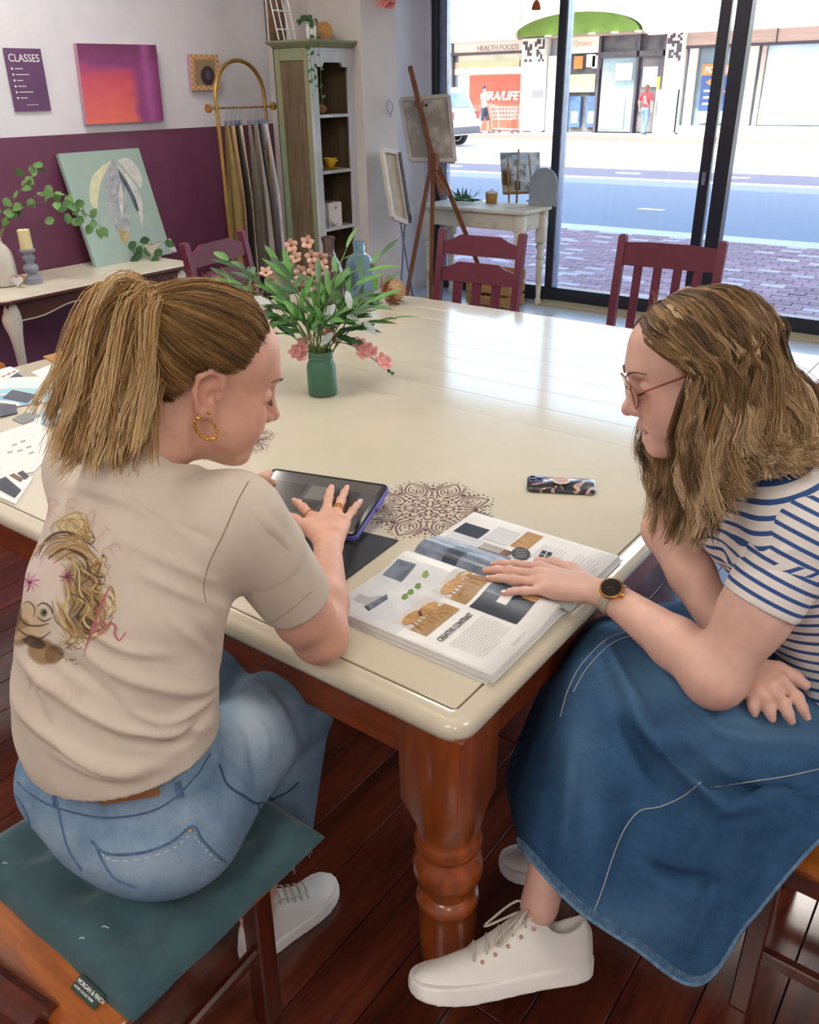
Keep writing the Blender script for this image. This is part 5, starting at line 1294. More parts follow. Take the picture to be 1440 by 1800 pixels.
# ---- skirt: cloth hung over the thighs, given as a net of points on its surface
NET = [  # rows from the far side over the lap down to the hem; (px, py, distance)
 [(1010, 1330, 1.95), (1080, 1340, 1.90), (1180, 1360, 1.86), (1300, 1390, 1.80), (1420, 1420, 1.75), (1560, 1440, 1.68)],
 [(1035, 1120, 1.80), (1110, 1090, 1.74), (1210, 1075, 1.70), (1310, 1095, 1.66), (1400, 1130, 1.62), (1540, 1180, 1.58)],
 [(1028, 1098, 1.70), (1090, 1092, 1.61), (1190, 1105, 1.55), (1285, 1145, 1.49), (1375, 1195, 1.44), (1530, 1270, 1.42)],
 [(985, 1150, 1.72), (1046, 1118, 1.535), (1140, 1150, 1.475), (1240, 1200, 1.42), (1345, 1255, 1.375), (1540, 1320, 1.34)],
 [(950, 1210, 1.73), (1000, 1190, 1.50), (1100, 1240, 1.435), (1205, 1290, 1.385), (1315, 1330, 1.345), (1540, 1365, 1.30)],
 [(915, 1290, 1.73), (972, 1280, 1.475), (1072, 1340, 1.41), (1180, 1390, 1.37), (1292, 1430, 1.335), (1530, 1400, 1.285)],
 [(890, 1365, 1.72), (950, 1370, 1.46), (1050, 1430, 1.40), (1155, 1490, 1.365), (1272, 1540, 1.34), (1480, 1440, 1.285)],
 [(898, 1425, 1.68), (935, 1440, 1.45), (1030, 1515, 1.395), (1135, 1575, 1.37), (1250, 1635, 1.35), (1400, 1520, 1.30)],
 [(913, 1488, 1.62), (925, 1500, 1.455), (1008, 1592, 1.40), (1110, 1662, 1.38), (1226, 1730, 1.365), (1316, 1622, 1.33)]]
P = [[onD(*q) for q in row] for row in NET]
rows = [spline(r, 12) for r in P]; nu = len(rows[0]); cols_ = [spline([rows[i][j] for i in range(len(rows))], 12) for j in range(nu)]; nv = len(cols_[0])
V = np.array([[tuple(cols_[j][i]) for j in range(nu)] for i in range(nv)]).reshape(-1, 3)
Q = np.array([(i*nu+j, i*nu+j+1, (i+1)*nu+j+1, (i+1)*nu+j) for i in range(nv-1) for j in range(nu-1)])
N_ = vnormals(V, Q)
if np.mean(np.einsum('ij,ij->i', N_, V-_Cn)) > 0: Q = Q[:, ::-1].copy()
FOLD2 = [([(1105, 1230), (1140, 1290), (1190, 1340), (1250, 1395), (1270, 1425)], 16, .012), ([(1085, 1260), (1130, 1330), (1150, 1370)], 12, -.008), ([(1180, 1310), (1230, 1350), (1300, 1390), (1420, 1400)], 12, -.012),
         ([(1270, 1425), (1350, 1405), (1440, 1400)], 10, .010), ([(1060, 1130), (1090, 1190), (1120, 1240)], 12, .008), ([(1010, 1300), (1000, 1420), (985, 1520)], 18, .008), ([(1090, 1400), (1075, 1500), (1060, 1600)], 16, -.006),
         ([(1140, 1520), (1180, 1545), (1260, 1550)], 14, -.008), ([(1300, 1470), (1240, 1590), (1200, 1680)], 16, .006), ([(1240, 1280), (1330, 1300), (1440, 1300)], 16, .005), ([(1160, 1180), (1220, 1240), (1270, 1290)], 12, .005), ([(1360, 1440), (1330, 1520), (1280, 1620)], 12, -.005)]
for l, w_, am in FOLD2: V = fold(V, Q, l, w_*.85, am*3.0, True)
no = len(V); N_ = vnormals(V, Q); V2 = np.concatenate([V, V-N_*.003])
per = [j for j in range(nu)]+[i*nu+nu-1 for i in range(1, nv)]+[(nv-1)*nu+j for j in range(nu-2, -1, -1)]+[i*nu for i in range(nv-2, 0, -1)]
edge = np.array([(per[k], per[(k+1) % len(per)], per[(k+1) % len(per)]+no, per[k]+no) for k in range(len(per))])
Q2 = np.concatenate([Q, Q[:, ::-1]+no, edge])
fa = fadeattr(V, [(1150, 1200, 110, 60, .45), (1340, 1270, 160, 50, .5), (1020, 1330, 40, 130, .3), (1240, 1350, 60, 40, .3), (1100, 1620, 120, 50, .25)])
sk = on_cloth(w2p, 'skirt', V2, Q2, 'denim_dark', {'fade': np.concatenate([fa, fa])}, label='long mid-blue denim skirt')
SKT = bvh(V, Q)
hm = [tuple(V[(nv-1)*nu+j]) for j in range(nu)]; hn = [N_[(nv-1)*nu+j] for j in range(nu)]
up1 = [tuple(V[(nv-4)*nu+j]) for j in range(nu)]
obj('hem', MB().tube([Vector(a)+Vector(tuple(n))*.001 for a, n in zip(hm, hn)], .0034, 6), 'denim_hem', sk, world=True)
stt = MB()
for j in range(0, nu-1):
    for f_ in (0, .33, .66):
        a = Vector(hm[j]).lerp(Vector(hm[j+1]), f_); b = Vector(up1[j]).lerp(Vector(up1[j+1]), min(f_+.25, 1)); n = Vector(tuple(hn[j])); d = (b-a)
        if d.length > 1e-4: d.normalize(); stt.tube([a+d*.003+n*.001, a+d*.017+n*.0016], .0012, 4)
obj('hem_stitching', stt, 'denim_hem', sk, world=True, kind='stuff')
edge_r = [Vector(tuple(V[i*nu+nu-1]))+Vector(tuple(N_[i*nu+nu-1]))*.001 for i in range(nv*5//9, nv)]
obj('hem', MB().tube(edge_r, .003, 6), 'denim_hem', sk, world=True)
for l in ([(1195, 1098), (1120, 1108), (1070, 1122), (1025, 1165), (1000, 1210), (985, 1260)], [(1195, 1104), (1125, 1115), (1078, 1130), (1034, 1172), (1008, 1216)]): stitch(sk, 'seam', SKT, l, .0008, 'thread_tan', .0006)
for l in ([(1232, 1375), (1200, 1400), (1160, 1418), (1125, 1425), (1100, 1455), (1080, 1500), (1060, 1560), (1045, 1600)], [(1440, 1352), (1380, 1365), (1310, 1375), (1250, 1384)]): stitch(sk, 'seam', SKT, l, .0009, 'thread_tan', .0006)
v = Vol((-.62, 1.15, .40), (.16, 1.70, .70), .006)
v.ell(P2+Vector((.005, .0, .0)), (.152, .165, .105), k=.03); v.cone(HP+Vector((.02, .02, -.01)), HP.lerp(KN, .75)+Vector((0, 0, -.02)), .088, .062, k=.05); v.cone(HP2, KN2, .088, .066, k=.05)
v.plane((0, 0, .446), (0, 0, -1)); v.plane((0, 0, .655), (0, 0, 1))
Vs, Qs = v.mesh(2); on_cloth(sk, 'skirt_seat', Vs, Qs, 'denim_dark', {'fade': np.zeros(len(Vs))})
# ---- shoes: one raised by the crossed leg, one on the floor
hb, tb = onD(1034, 1706, 1.53), onD(722, 1752, 1.445)
xd = (tb-hb).normalized(); upd = (CU*1.0-CR*.02-_F*.10).normalized()
shoe(w2p, frame(hb, xd, upd.cross(xd)), (tb-hb).length-.004)
ft = onZ(893, 1530, .03); dirf = Vector((-.62, -.5, 0)).normalized()
shoe(w2p, frame(ft-dirf*.25, dirf, Vector((0, 0, 1)).cross(dirf)), .265, eyelets=False)
# ---- watch
wc = W2L.lerp(E2L, .07); wd = (E2L-W2L).normalized(); wu = (CAM-wc); wu = (wu-wd*wu.dot(wd)).normalized(); wu = (wu*.8+Vector((0, 0, .6))); wu = (wu-wd*wu.dot(wd)).normalized(); ws = wd.cross(wu)
wt = obj('watch', MB().tube([wc+(wu*math.cos(q)+ws*math.sin(q))*(.0305) for q in [2*math.pi*k/30 for k in range(30)]], [.0105]*30, 8, closed=True, flat=.16), 'strap_taupe', w2p, label='gold watch with black dial and taupe strap', world=True)
# strap as a flat band: rebuild with width along the arm
bandm = MB(); nb = 32
for k in range(nb):
    q = 2*math.pi*k/nb; rr = wu*math.cos(q)+ws*math.sin(q)
    for e, o_ in ((-.0095, .0285), (.0095, .0300), (.0095, .0325), (-.0095, .0310)): bandm.v.append(tuple(wc+rr*o_+wd*e))
for k in range(nb):
    for e in range(4): bandm.f.append((4*k+e, 4*k+(e+1) % 4, 4*((k+1) % nb)+(e+1) % 4, 4*((k+1) % nb)+e))
wt.data = mkmesh('watch', bandm, 'strap_taupe', 30)
Rw = Matrix((wd, -ws, wu)).transposed(); cw = wc+wu*.031
obj('watch_case', MB().lathe([(.017, 0), (.0205, .001), (.0215, .004), (.0205, .0075), (.0185, .009), (.0175, .0082)], cw, 28, Rw), 'gold', wt, world=True)
obj('watch_dial', MB().lathe([(.0, .0083), (.0172, .0085), (.0172, .0089), (.001, .0092)], cw, 28, Rw, False), 'watch_black', wt, world=True)
for q, L_ in ((.3, .012), (2.2, .008)): obj('watch_hand', MB().bar(cw+wu*.0096, cw+wu*.0096+(wd*math.cos(q)+ws*math.sin(q))*L_, .0009, .0006), 'gold', wt, world=True)
for s in (-1, 1): obj('crown', MB().cyl(cw+wu*.004+wd*.019, cw+wu*.004+wd*.025+ws*.004*s, .002), 'gold', wt, world=True)
# ---- hair: parted, long and wavy
np.random.seed(33)
def G2(*p): return [onD(*q) for q in p]
near = [G2((1112, 592, 1.40), (1140, 592, 1.345), (1185, 640, 1.315), (1205, 720, 1.30), (1205, 810, 1.335), (1215, 900, 1.345), (1190, 985, 1.36)),
        G2((1125, 578, 1.395), (1165, 580, 1.34), (1212, 640, 1.305), (1228, 730, 1.29), (1228, 820, 1.32), (1245, 900, 1.325), (1225, 965, 1.335)),
        G2((1145, 562, 1.395), (1195, 570, 1.33), (1245, 640, 1.295), (1262, 730, 1.28), (1250, 820, 1.315), (1255, 880, 1.315), (1282, 908, 1.305)),
        G2((1175, 545, 1.395), (1235, 562, 1.33), (1285, 640, 1.295), (1305, 720, 1.28), (1315, 775, 1.30), (1345, 800, 1.285), (1385, 812, 1.27)),
        G2((1205, 536, 1.40), (1275, 565, 1.33), (1320, 640, 1.30), (1345, 710, 1.285), (1355, 770, 1.29), (1385, 805, 1.265), (1425, 800, 1.25)),
        G2((1235, 533, 1.405), (1310, 572, 1.345), (1350, 640, 1.325), (1382, 705, 1.30), (1408, 755, 1.30), (1435, 790, 1.27), (1470, 790, 1.26)),
        G2((1255, 535, 1.42), (1330, 580, 1.40), (1362, 640, 1.39), (1395, 700, 1.36), (1420, 745, 1.32), (1450, 770, 1.28), (1490, 775, 1.26))]
far = [G2((1110, 594, 1.41), (1108, 612, 1.47), (1135, 660, 1.52), (1140, 740, 1.54), (1128, 800, 1.53), (1150, 850, 1.50), (1140, 885, 1.47)),
       G2((1135, 570, 1.40), (1150, 580, 1.47), (1180, 660, 1.53), (1180, 760, 1.54), (1165, 850, 1.51), (1175, 930, 1.47), (1165, 975, 1.44)),
       G2((1185, 540, 1.40), (1220, 560, 1.48), (1260, 660, 1.54), (1270, 780, 1.54), (1265, 850, 1.53), (1280, 880, 1.52), (1290, 900, 1.51)),
       G2((1250, 535, 1.42), (1310, 575, 1.47), (1345, 650, 1.50), (1370, 730, 1.48), (1400, 770, 1.45), (1430, 790, 1.42), (1460, 790, 1.4))]
def rooted(gs, side, phis, es, keep):
    out = []; cen = np.array((-.010, 0, .043)); R0 = np.array((.101, .081, .080))
    def sp_(d, off): d = np.array(d, float); d /= np.linalg.norm(d); return hl(MH2, tuple(cen+d/np.linalg.norm(d/(R0+off))), sc2)
    for g, ph_, e in zip(gs, phis, es):
        a = math.radians(ph_); d0 = np.array((math.cos(a), .03*side, math.sin(a))); e = np.array((e[0], e[1]*side, e[2]), float); e /= np.linalg.norm(e)
        out.append([sp_(d0, .006), sp_(d0*.7+e*.45, .010), sp_(d0*.25+e*.8, .013), sp_(e+np.array((0, 0, -.10)), .016), (sp_(e+np.array((0, 0, -.10)), .018)*.5+g[keep]*.5)]+g[keep:])
    return out
near = rooted(near, 1, (38, 48, 60, 75, 92, 110, 128), ((.30, .95, -.10), (.15, 1, -.2), (-.05, 1, -.25), (-.3, .92, -.25), (-.6, .8, -.25), (-.85, .5, -.25), (-1, .1, -.25)), 4)
far = rooted(far, -1, (40, 60, 85, 120), ((.35, .95, -.10), (.05, 1, -.2), (-.5, .9, -.25), (-.95, .4, -.25)), 4)
pal2 = ('#4b3727', '#a27e52', '#eed3a8', .62, .40, .25)
hp2 = [guides(near, 9000, 16, [.001, .0025, .004, .005, .007, .010, .012], .24, .0085, 2.6, pal2, (.0006, .0004), 42),
       guides(far, 2200, 14, [.001, .003, .005, .007, .009, .011, .011], .25, .008, 2.4, pal2, (.0006, .0004), 36),
       guides([[g[0]-Vector((0, 0, .008))]+[q+_F*dd_ for q, dd_ in zip(g[1:], (.004, .006, .008, .014, .018, .02, .01))] for g in near], 2600, 10, [.001, .002, .003, .007, .012, .013, .013], .3, .005, 2., ('#453120', '#7a5d36', '#b48a50', .4, .33, .2), (.0008, .0006), 40),
       guides([[onD(1150+k*28, 545-10*math.sin(k*.7)+k*1.5, 1.39), onD(1150+k*32, 524+k*3, 1.39), onD(1165+k*34, 524+k*6, 1.38)] for k in range(7)], 110, 8, [.001, .005, .010], .5, .003, 1.4, ('#9c7a48', '#c9a066', '#e4c48e', .3, .6, .2), (.0003, .0002), 2)]
v = Vol((-.15, -.13, -.13), (.13, .13, .18), .004)
v.ell(Vector((-.010, 0, .043))*sc2, np.array((.103, .083, .081))*sc2); v.plane((.046, 0, .05), (.8, 0, -.45)); v.cone((-.04, -.04, .03), (-.05, -.03, -.10), .055, .03, k=.03); v.cone((-.04, .04, .03), (-.05, .03, -.10), .055, .03, k=.03)
Vc, Qc = v.mesh(1); Mn = np.array(MH2); Vc = Vc@Mn[:3, :3].T+Mn[:3, 3]; hp2.append((Vc, Qc, np.repeat(lin('#5d4429')[None], len(Vc), 0)))
Vh, Qh, Ch = joinnp(hp2)
on_body(w2p, 'hair', Vh, Qh, Ch, 'hair_strand')['label'] = 'long wavy dark blond hair'
# ================================================================= things on the big table
def quadpx(pts, z): return [onZ(x, y, z) for x, y in pts]
def slab(name, P, h, mat, label, cat, group=None, parent=None):
    """thin sheet: four world corners (any order round), thickness h upward"""
    c = sum(P, Vector())/len(P); n = len(P)
    if (P[1]-P[0]).cross(P[2]-P[1]).z < 0: P = P[::-1]
    m = MB().add([p-c for p in P]+[p-c+Vector((0, 0, h)) for p in P], [tuple(range(n-1, -1, -1)), tuple(range(n, 2*n))]+[(k, (k+1) % n, n+(k+1) % n, n+k) for k in range(n)])
    return obj(name, m, mat, parent, label, cat, group, loc=tuple(c), smooth=0)
def flatpoly(par, name, P, mat, dz=.0004, label=None):
    """printed patch: polygon of world points, child of par"""
    L = Vector((0, 0, 0)); q = par
    while q is not None: L += q.location; q = q.parent
    c = Vector((0, 0, dz)); P = [Vector(p)+c-L for p in P]
    if (P[1]-P[0]).cross(P[2]-P[1]).z < 0: P = P[::-1]
    return obj(name, MB().add(P, [tuple(range(len(P)))]), mat, par, label=label, smooth=0)
M('card_black', '#23252a', .6, c2='#2b2d33', scale=60, bump=.1); M('paper_white', '#ecebe7', .55, c2='#e6e4df', scale=9); M('paper_grey', '#c9c8c6', .5, c2='#b9b8b6', scale=6)
M('ink_dark', '#3c3c40', .6); M('ink_grey', '#a9a9aa', .6); M('photo_white', '#d9dadb', .3, c2='#c6c8ca', scale=14); M('photo_wood', '#c9a06a', .3, c2='#a87c46', scale=30, stretch=(1, 4, 1)); M('photo_oak', '#8e6436', .3, c2='#b98a4e', scale=40)
M('photo_navy', '#3a4250', .3, c2='#2c3340', scale=20); M('photo_slate', '#7f8a9a', .25, c2='#59626f', scale=18); M('photo_green', '#6c8a3c', .4); M('photo_brown', '#8b6a48', .3, c2='#5d4630', scale=40)
cf = slab('card_folder', quadpx([(700, 951), (608, 1020), (452, 988), (545, 915)], TZ+.0005), .003, 'card_black', 'thin black card lying under the tablet', 'folder')
# ---- tablet
TL, TR, BR = onZ(480, 822, .82), onZ(686, 852, .82), onZ(651, 947, .785)
tx_ = (TR-TL).normalized(); ty_ = (TR-BR); ty_ = (ty_-tx_*ty_.dot(tx_)).normalized(); TW, TH = (TR-TL).length, (TR-BR).length
M('case_violet', '#6c67b8', .5, c2='#6059a8', scale=20); M('tablet_black', '#1c1c1f', .3); M('screen_glass', '#4d4a4a', .12, c2='#575352', scale=4, emit=.12, coat=.6); M('screen_pic', '#3b3836', .15, c2='#46423f', scale=5, emit=.1); M('screen_light', '#6e6a68', .15, emit=.15)
tb = thing('tablet', 'black tablet computer in a violet case under the spread hand', 'tablet', tuple(TR-ty_*TH-tx_*TW))
tb.matrix_world = frame(TR-ty_*TH-tx_*TW, tx_, ty_)
def tbx(name, x0, x1, y0, y1, z0, z1, mat, b=.001, par=None): return obj(name, MB().box(((x0+x1)/2, (y0+y1)/2, (z0+z1)/2), (x1-x0, y1-y0, z1-z0), b), mat, par or tb)
obj('case', rloft(MB(), 0, TW, 0, TH, .014, [(.003, -.014), (0, -.012), (0, -.004), (.002, -.002)]), 'case_violet', tb)
obj('body', rloft(MB(), .003, TW-.003, .003, TH-.003, .012, [(0, -.003), (0, .001), (.002, .002)]), 'tablet_black', tb)
sc_ = obj('screen', rloft(MB(), .014, TW-.014, .012, TH-.012, .004, [(0, .0018), (0, .0024)]), 'screen_glass', tb)
for x0, x1, y0, y1, mt in ((.03, .12, .06, .15, 'screen_pic'), (.13, .175, .10, .15, 'screen_light'), (.13, .175, .05, .09, 'screen_pic'), (.19, .25, .05, .15, 'screen_pic')): tbx('screen_image', x0, x1, y0, y1, .0022, .0028, mt, 0, sc_)
tbx('case_tab', TW-.002, TW+.004, TH*.55, TH*.78, -.012, -.003, 'case_violet'); tbx('case_tab', TW*.62, TW*.82, -.005, .002, -.012, -.003, 'case_violet')
# ---- magazine
MX0, MX1, MY0, MYS, MY1 = -.908, -.560, .950, 1.207, 1.440
mg = thing('magazine', 'open glossy interiors magazine under the other woman’s hand', 'magazine', ((MX0+MX1)/2, MYS, TZ))
mg['label'] = 'open glossy interiors magazine under the hand with the watch'
def pz(y):
    if y < MYS: t = (MYS-y)/(MYS-MY0); return TZ+.0175+.011*math.exp(-((t-.12)/.16)**2)-.012*math.exp(-(t/.035)**2)
    t = (y-MYS)/(MY1-MYS); return TZ+.0115+.014*math.exp(-((t-.16)/.16)**2)-.010*math.exp(-(t/.04)**2)
def sheet(y0, y1, x0, x1, dz, skew=0.):
    return lambda a, b: Vector((x0+(x1-x0)*a+skew*(b-.5), y0+(y1-y0)*b, pz(y0+(y1-y0)*b)+dz))
def leafblock(y0, y1, nsheet, seed):
    r_ = random.Random(seed)
    for k in range(nsheet):
        f = k/(nsheet-1); top = k == nsheet-1; hh = 1-f
        dx, dy = r_.uniform(-.004, .004)*hh*2, r_.uniform(-.002, .006)*hh
        g = lambda a, b, hh=hh, dx=dx, dy=dy: Vector((MX0+(MX1-MX0)*a+dx, (y0 if y0 < MYS-.01 else MYS+.001)+((y1 if y1 > MYS+.01 else MYS-.001)-(y0 if y0 < MYS-.01 else MYS+.001))*b+(-dy if y0 < MYS-.01 else dy), TZ+.0016+(pz(y0+(y1-y0)*b)-TZ-.0016)*(1-hh)))
        m = MB().grid(g, 6, 24); n = len(m.v)
        o = obj('page', m, 'paper_white', mg, world=True, smooth=60)
        sm = o.modifiers.new('sheet', 'SOLIDIFY'); sm.thickness = .0014; sm.offset = -1
leafblock(MY0, MYS, 7, 1); leafblock(MYS, MY1, 6, 2)
def pr_rect(x0, x1, y0, y1, mat, dz=.0006, n=8, par=None):
    o = obj('printed_picture', MB().grid(lambda a, b: Vector((x0+(x1-x0)*a, y0+(y1-y0)*b, pz(y0+(y1-y0)*b)+dz)), 2, n), mat, par or mg, world=True, smooth=60); return o
def pr_px(p, q, mat, dz=.0006):
    a, b = onZ(*p, TZ+.02), onZ(*q, TZ+.02); return pr_rect(min(a.x, b.x), max(a.x, b.x), min(a.y, b.y), max(a.y, b.y), mat, dz)
def pr_poly(pts, mat, dz=.0012):
    P = [onZ(x, y, TZ+.019) for x, y in pts]; P = [Vector((p.x, p.y, pz(p.y)+dz)) for p in P]
    if (P[1]-P[0]).cross(P[2]-P[1]).z < 0: P = P[::-1]
    return obj('printed_shape', MB().add(P, [tuple(range(len(P)))]), mat, mg, world=True, smooth=0)
def pr_line(pts, w, mat, dz=.0014):
    P = [onZ(x, y, TZ+.019) for x, y in pts]; m = MB(); ribbon(m, [(p.x, p.y) for p in P], w, 0); m.v = [(x, y, pz(y)+dz) for x, y, z in m.v]
    return obj('printed_shape', m, mat, mg, world=True, smooth=0)
X = lambda u: MX0+(MX1-MX0)*u
# left page (nearest): pale room, two stool pictures, navy kitchen, text
pr_rect(X(.0), X(.44), MY0+.005, MYS-.012, 'photo_white'); 
pr_poly([(672, 1010), (700, 988), (732, 998), (705, 1023)], 'photo_slate'); pr_poly([(620, 1053), (632, 1043), (652, 1050), (668, 1046), (682, 1048), (650, 1073), (643, 1068), (638, 1060)], 'ink_grey'); pr_poly([(640, 1066), (680, 1044), (682, 1052), (648, 1074)], 'photo_slate')
for x, y in ((722, 1040), (735, 1030), (748, 1013), (712, 1048)): pr_poly([(x-7, y+3), (x-3, y-4), (x+4, y-5), (x+6, y+2), (x, y+6)], 'photo_green')
M('photo_floor', '#b59468', .3, c2='#a3835a', scale=30); M('photo_wall', '#cfcac3', .3, c2='#c0bab2', scale=10)
def UV(u, y): return (X(u), y)
def pr_w(pts, mat, dz=.0012):
    P = [Vector((X(u), y, pz(y)+dz)) for u, y in pts]
    if (P[1]-P[0]).cross(P[2]-P[1]).z < 0: P = P[::-1]
    return obj('printed_shape', MB().add(P, [tuple(range(len(P)))]), mat, mg, world=True, smooth=0)
def pr_bar(a, b, w, mat, dz=.0016):
    m = MB(); ribbon(m, [UV(*a), UV(*b)], w, 0); m.v = [(x, y, pz(y)+dz) for x, y, z in m.v]; return obj('printed_shape', m, mat, mg, world=True, smooth=0)
ov = lambda cx, cy, a, b, t: [(cx+a*math.cos(q)*math.cos(t)-b*math.sin(q)*math.sin(t), cy+a*math.cos(q)*math.sin(t)+b*math.sin(q)*math.cos(t)) for q in [2*math.pi*k/14 for k in range(14)]]
# the page is read sideways: up on the page is -x, right is +y
for (u0, u1, y0, y1) in ((.35, .575, 1.10, 1.197), (.355, .575, .978, 1.082)):
    pr_rect(X(u0), X(u1), y0, y1, 'photo_wall', .0009); pr_rect(X(u0+(u1-u0)*.55), X(u1), y0, y1, 'photo_floor', .0011, 8)
    for k, (fu, fy) in enumerate(((.30, .30), (.38, .68))):
        cu, cy = u0+(u1-u0)*fu, y0+(y1-y0)*fy; s_ = (y1-y0)*.25
        for d_ in (-.85, -.3, .35, .9): pr_bar((cu+.01, cy+d_*s_*.55), (cu+(u1-u0)*.52, cy+d_*s_), .0034, 'photo_oak')
        pr_bar((cu+(u1-u0)*.34, cy-s_*.8), (cu+(u1-u0)*.34, cy+s_*.8), .0026, 'photo_oak')
        pr_w([(cu+.035*math.sin(q), cy+s_*1.05*math.cos(q)) for q in [2*math.pi*k_/14 for k_ in range(14)]], 'photo_wood', .0019)
pr_rect(X(.60), X(.885), 1.098, 1.192, 'photo_navy', .0009); pr_rect(X(.60), X(.72), 1.150, 1.192, 'photo_slate', .0012); pr_rect(X(.70), X(.76), 1.135, 1.18, 'paper_white', .0014); pr_rect(X(.80), X(.885), 1.165, 1.192, 'photo_wood', .0014)
lead = text('headline', 'CREATIVE CONTRAST', .0165, 'ink_dark', mg, frame((X(.665), .978, TZ+.0197), (0, 1, 0), (-1, 0, 0)), .0002, bold=.0003, xs=.62)
def fixloc(o):
    L = Vector((0, 0, 0)); p = o.parent
    while p is not None: L += p.location; p = p.parent
    o.location = -L
fixloc(lead)
def textlines(x0, x1, y0, y1, n, w, gap=None):
    m = MB(); r_ = random.Random(int(x0*1000)+n)
    for k in range(n):
        x = x0+(x1-x0)*(k+.5)/n; ye = y1-(0 if k < n-1 else (y1-y0)*.4)-r_.uniform(0, .004)
        m.grid(lambda a, b, x=x, ye=ye: Vector((x-w/2+w*a, y0+(ye-y0)*b, pz(y0+(ye-y0)*b)+.0009)), 1, 6)
    obj('body_text', m, 'ink_grey', mg, world=True, kind='stuff', smooth=0)
textlines(X(.70), X(.90), .980, 1.088, 13, .0011)
textlines(X(.95), X(.97), 1.04, 1.09, 2, .001)
# right page (far): glossy kitchen spread, picture tiles, round badge, text columns
pr_rect(X(.0), X(.60), MYS+.004, 1.300, 'photo_slate'); pr_px((770, 985), (830, 968), 'photo_navy', .0009); pr_px((860, 1000), (900, 975), 'photo_navy', .0009)
for a, b, c, d, mt in ((.04, .22, 1.335, 1.385, 'photo_navy'), (.04, .42, 1.305, 1.335, 'photo_white'), (.24, .40, 1.345, 1.41, 'photo_white'), (.42, .53, 1.35, 1.425, 'photo_wood'), (.28, .48, 1.300, 1.33, 'photo_brown'), (.62, .88, 1.225, 1.275, 'photo_wood')): pr_rect(X(a), X(b), c, d, mt, .0009)
pr_poly(ov(916, 969, 17, 11, .1), 'ink_dark', .002)
for k in range(4): pr_line([(906, 963+4*k), (926, 963+4*k)], .0012, 'paper_white', .0026)
pr_poly([(946, 975), (954, 962), (972, 967), (964, 982)], 'photo_navy'); pr_line([(955, 978), (963, 965)], .002, 'paper_white', .002); pr_line([(950, 969), (968, 975)], .002, 'paper_white', .002)
textlines(X(.58), X(.76), 1.33, 1.395, 9, .0011); textlines(X(.80), X(.97), 1.32, 1.40, 7, .0011); textlines(X(.90), X(.99), 1.235, 1.28, 4, .0011)
# ---- phone
M('marble_case', '#26262c', .25, c2='#c9a59a', scale=13, detail=9, lo=.53, hi=.60, dist=3.0, coat=.5); M('glitter_pink', '#dcb7a6', .3, .3, c2='#b98a78', scale=300); M('lens_black', '#101018', .1, coat=.8); M('case_blue', '#5a6a8c', .3, .3)
pc = onZ(986, 857, TZ); pa = (onZ(1049, 872, TZ)-onZ(922, 866, TZ)).normalized()
ph = thing('phone', 'phone lying face down in a dark marbled case with a round grip', 'phone', tuple(pc)); ph.matrix_world = frame(pc+Vector((0, 0, .0008)), pa, Vector((0, 0, 1)).cross(pa))
obj('case', rloft(MB(), -.081, .081, -.038, .038, .013, [(.002, 0), (0, .002), (0, .008), (.003, .0105)]), 'marble_case', ph, smooth=50)
cb = obj('camera_bump', rloft(MB(), -.077, -.043, .000, .034, .008, [(0, .010), (0, .0125), (.001, .013)]), 'case_blue', ph)
for x, y in ((-.068, .025), (-.068, .009), (-.052, .017)): obj('lens', MB().lathe([(.0065, .0125), (.0065, .0145), (.005, .0148)], (x, y, 0), 16), 'lens_black', cb)
gr = obj('grip', MB().lathe([(.012, .0105), (.012, .014), (.0195, .0145), (.0205, .0155), (.0205, .017), (.0195, .018)], (.0, .004, 0), 28), 'collar_white', ph); obj('grip_face', MB().lathe([(.018, .018), (.018, .0184)], (.0, .004, 0), 28), 'glitter_pink', gr)
# ---- papers and samples at the left end
M('swatch_aqua', '#a9d3dc', .5); M('swatch_blue', '#8dbad6', .5); M('swatch_pale', '#d9ecec', .5); M('sample_slate', '#5d5f6c', .5, c2='#54566a', scale=40); M('sample_green', '#52625f', .5, c2='#475653', scale=30); M('sample_grey', '#8d9290', .45, c2='#7f8583', scale=20)
M('board_tan', '#b98a52', .6, c2='#a97b45', scale=40, stretch=(1, .2, 1)); M('red_ink', '#c0563a', .6)
z = TZ+.0006
bd = slab('clipboard', quadpx([(76, 629), (140, 612), (215, 638), (132, 658)], z), .006, 'board_tan', 'tan cardboard clipboard at the far left of the table', 'clipboard')
obj('clip', MB().box((.02, .03, .009), (.05, .012, .006), .002), 'ink_dark', bd)
slab('paper_sheet', quadpx([(55, 655), (92, 640), (150, 652), (100, 680)], z), .0012, 'paper_white', 'blank white sheet beside the clipboard', 'paper')
slab('sample_card', quadpx([(85, 660), (112, 652), (150, 668), (112, 676)], z+.0014), .002, 'sample_green', 'dark green sample card half under the colour fan', 'sample card')
slab('sample_card', quadpx([(0, 665), (28, 655), (44, 664), (0, 682)], z), .002, 'sample_slate', 'dark sample card under the white leaflet at the table end', 'sample card')
lf = slab('leaflet', quadpx([(0, 650), (18, 645), (35, 652), (0, 675)], z+.0026), .002, 'paper_white', 'white leaflet with small red marks at the left table end', 'leaflet')
for k in range(3): flatpoly(lf, 'red_mark', quadpx([(3+k*9, 662-k*4), (9+k*9, 659-k*4), (10+k*9, 661-k*4), (4+k*9, 664-k*4)], z+.0046), 'red_ink')
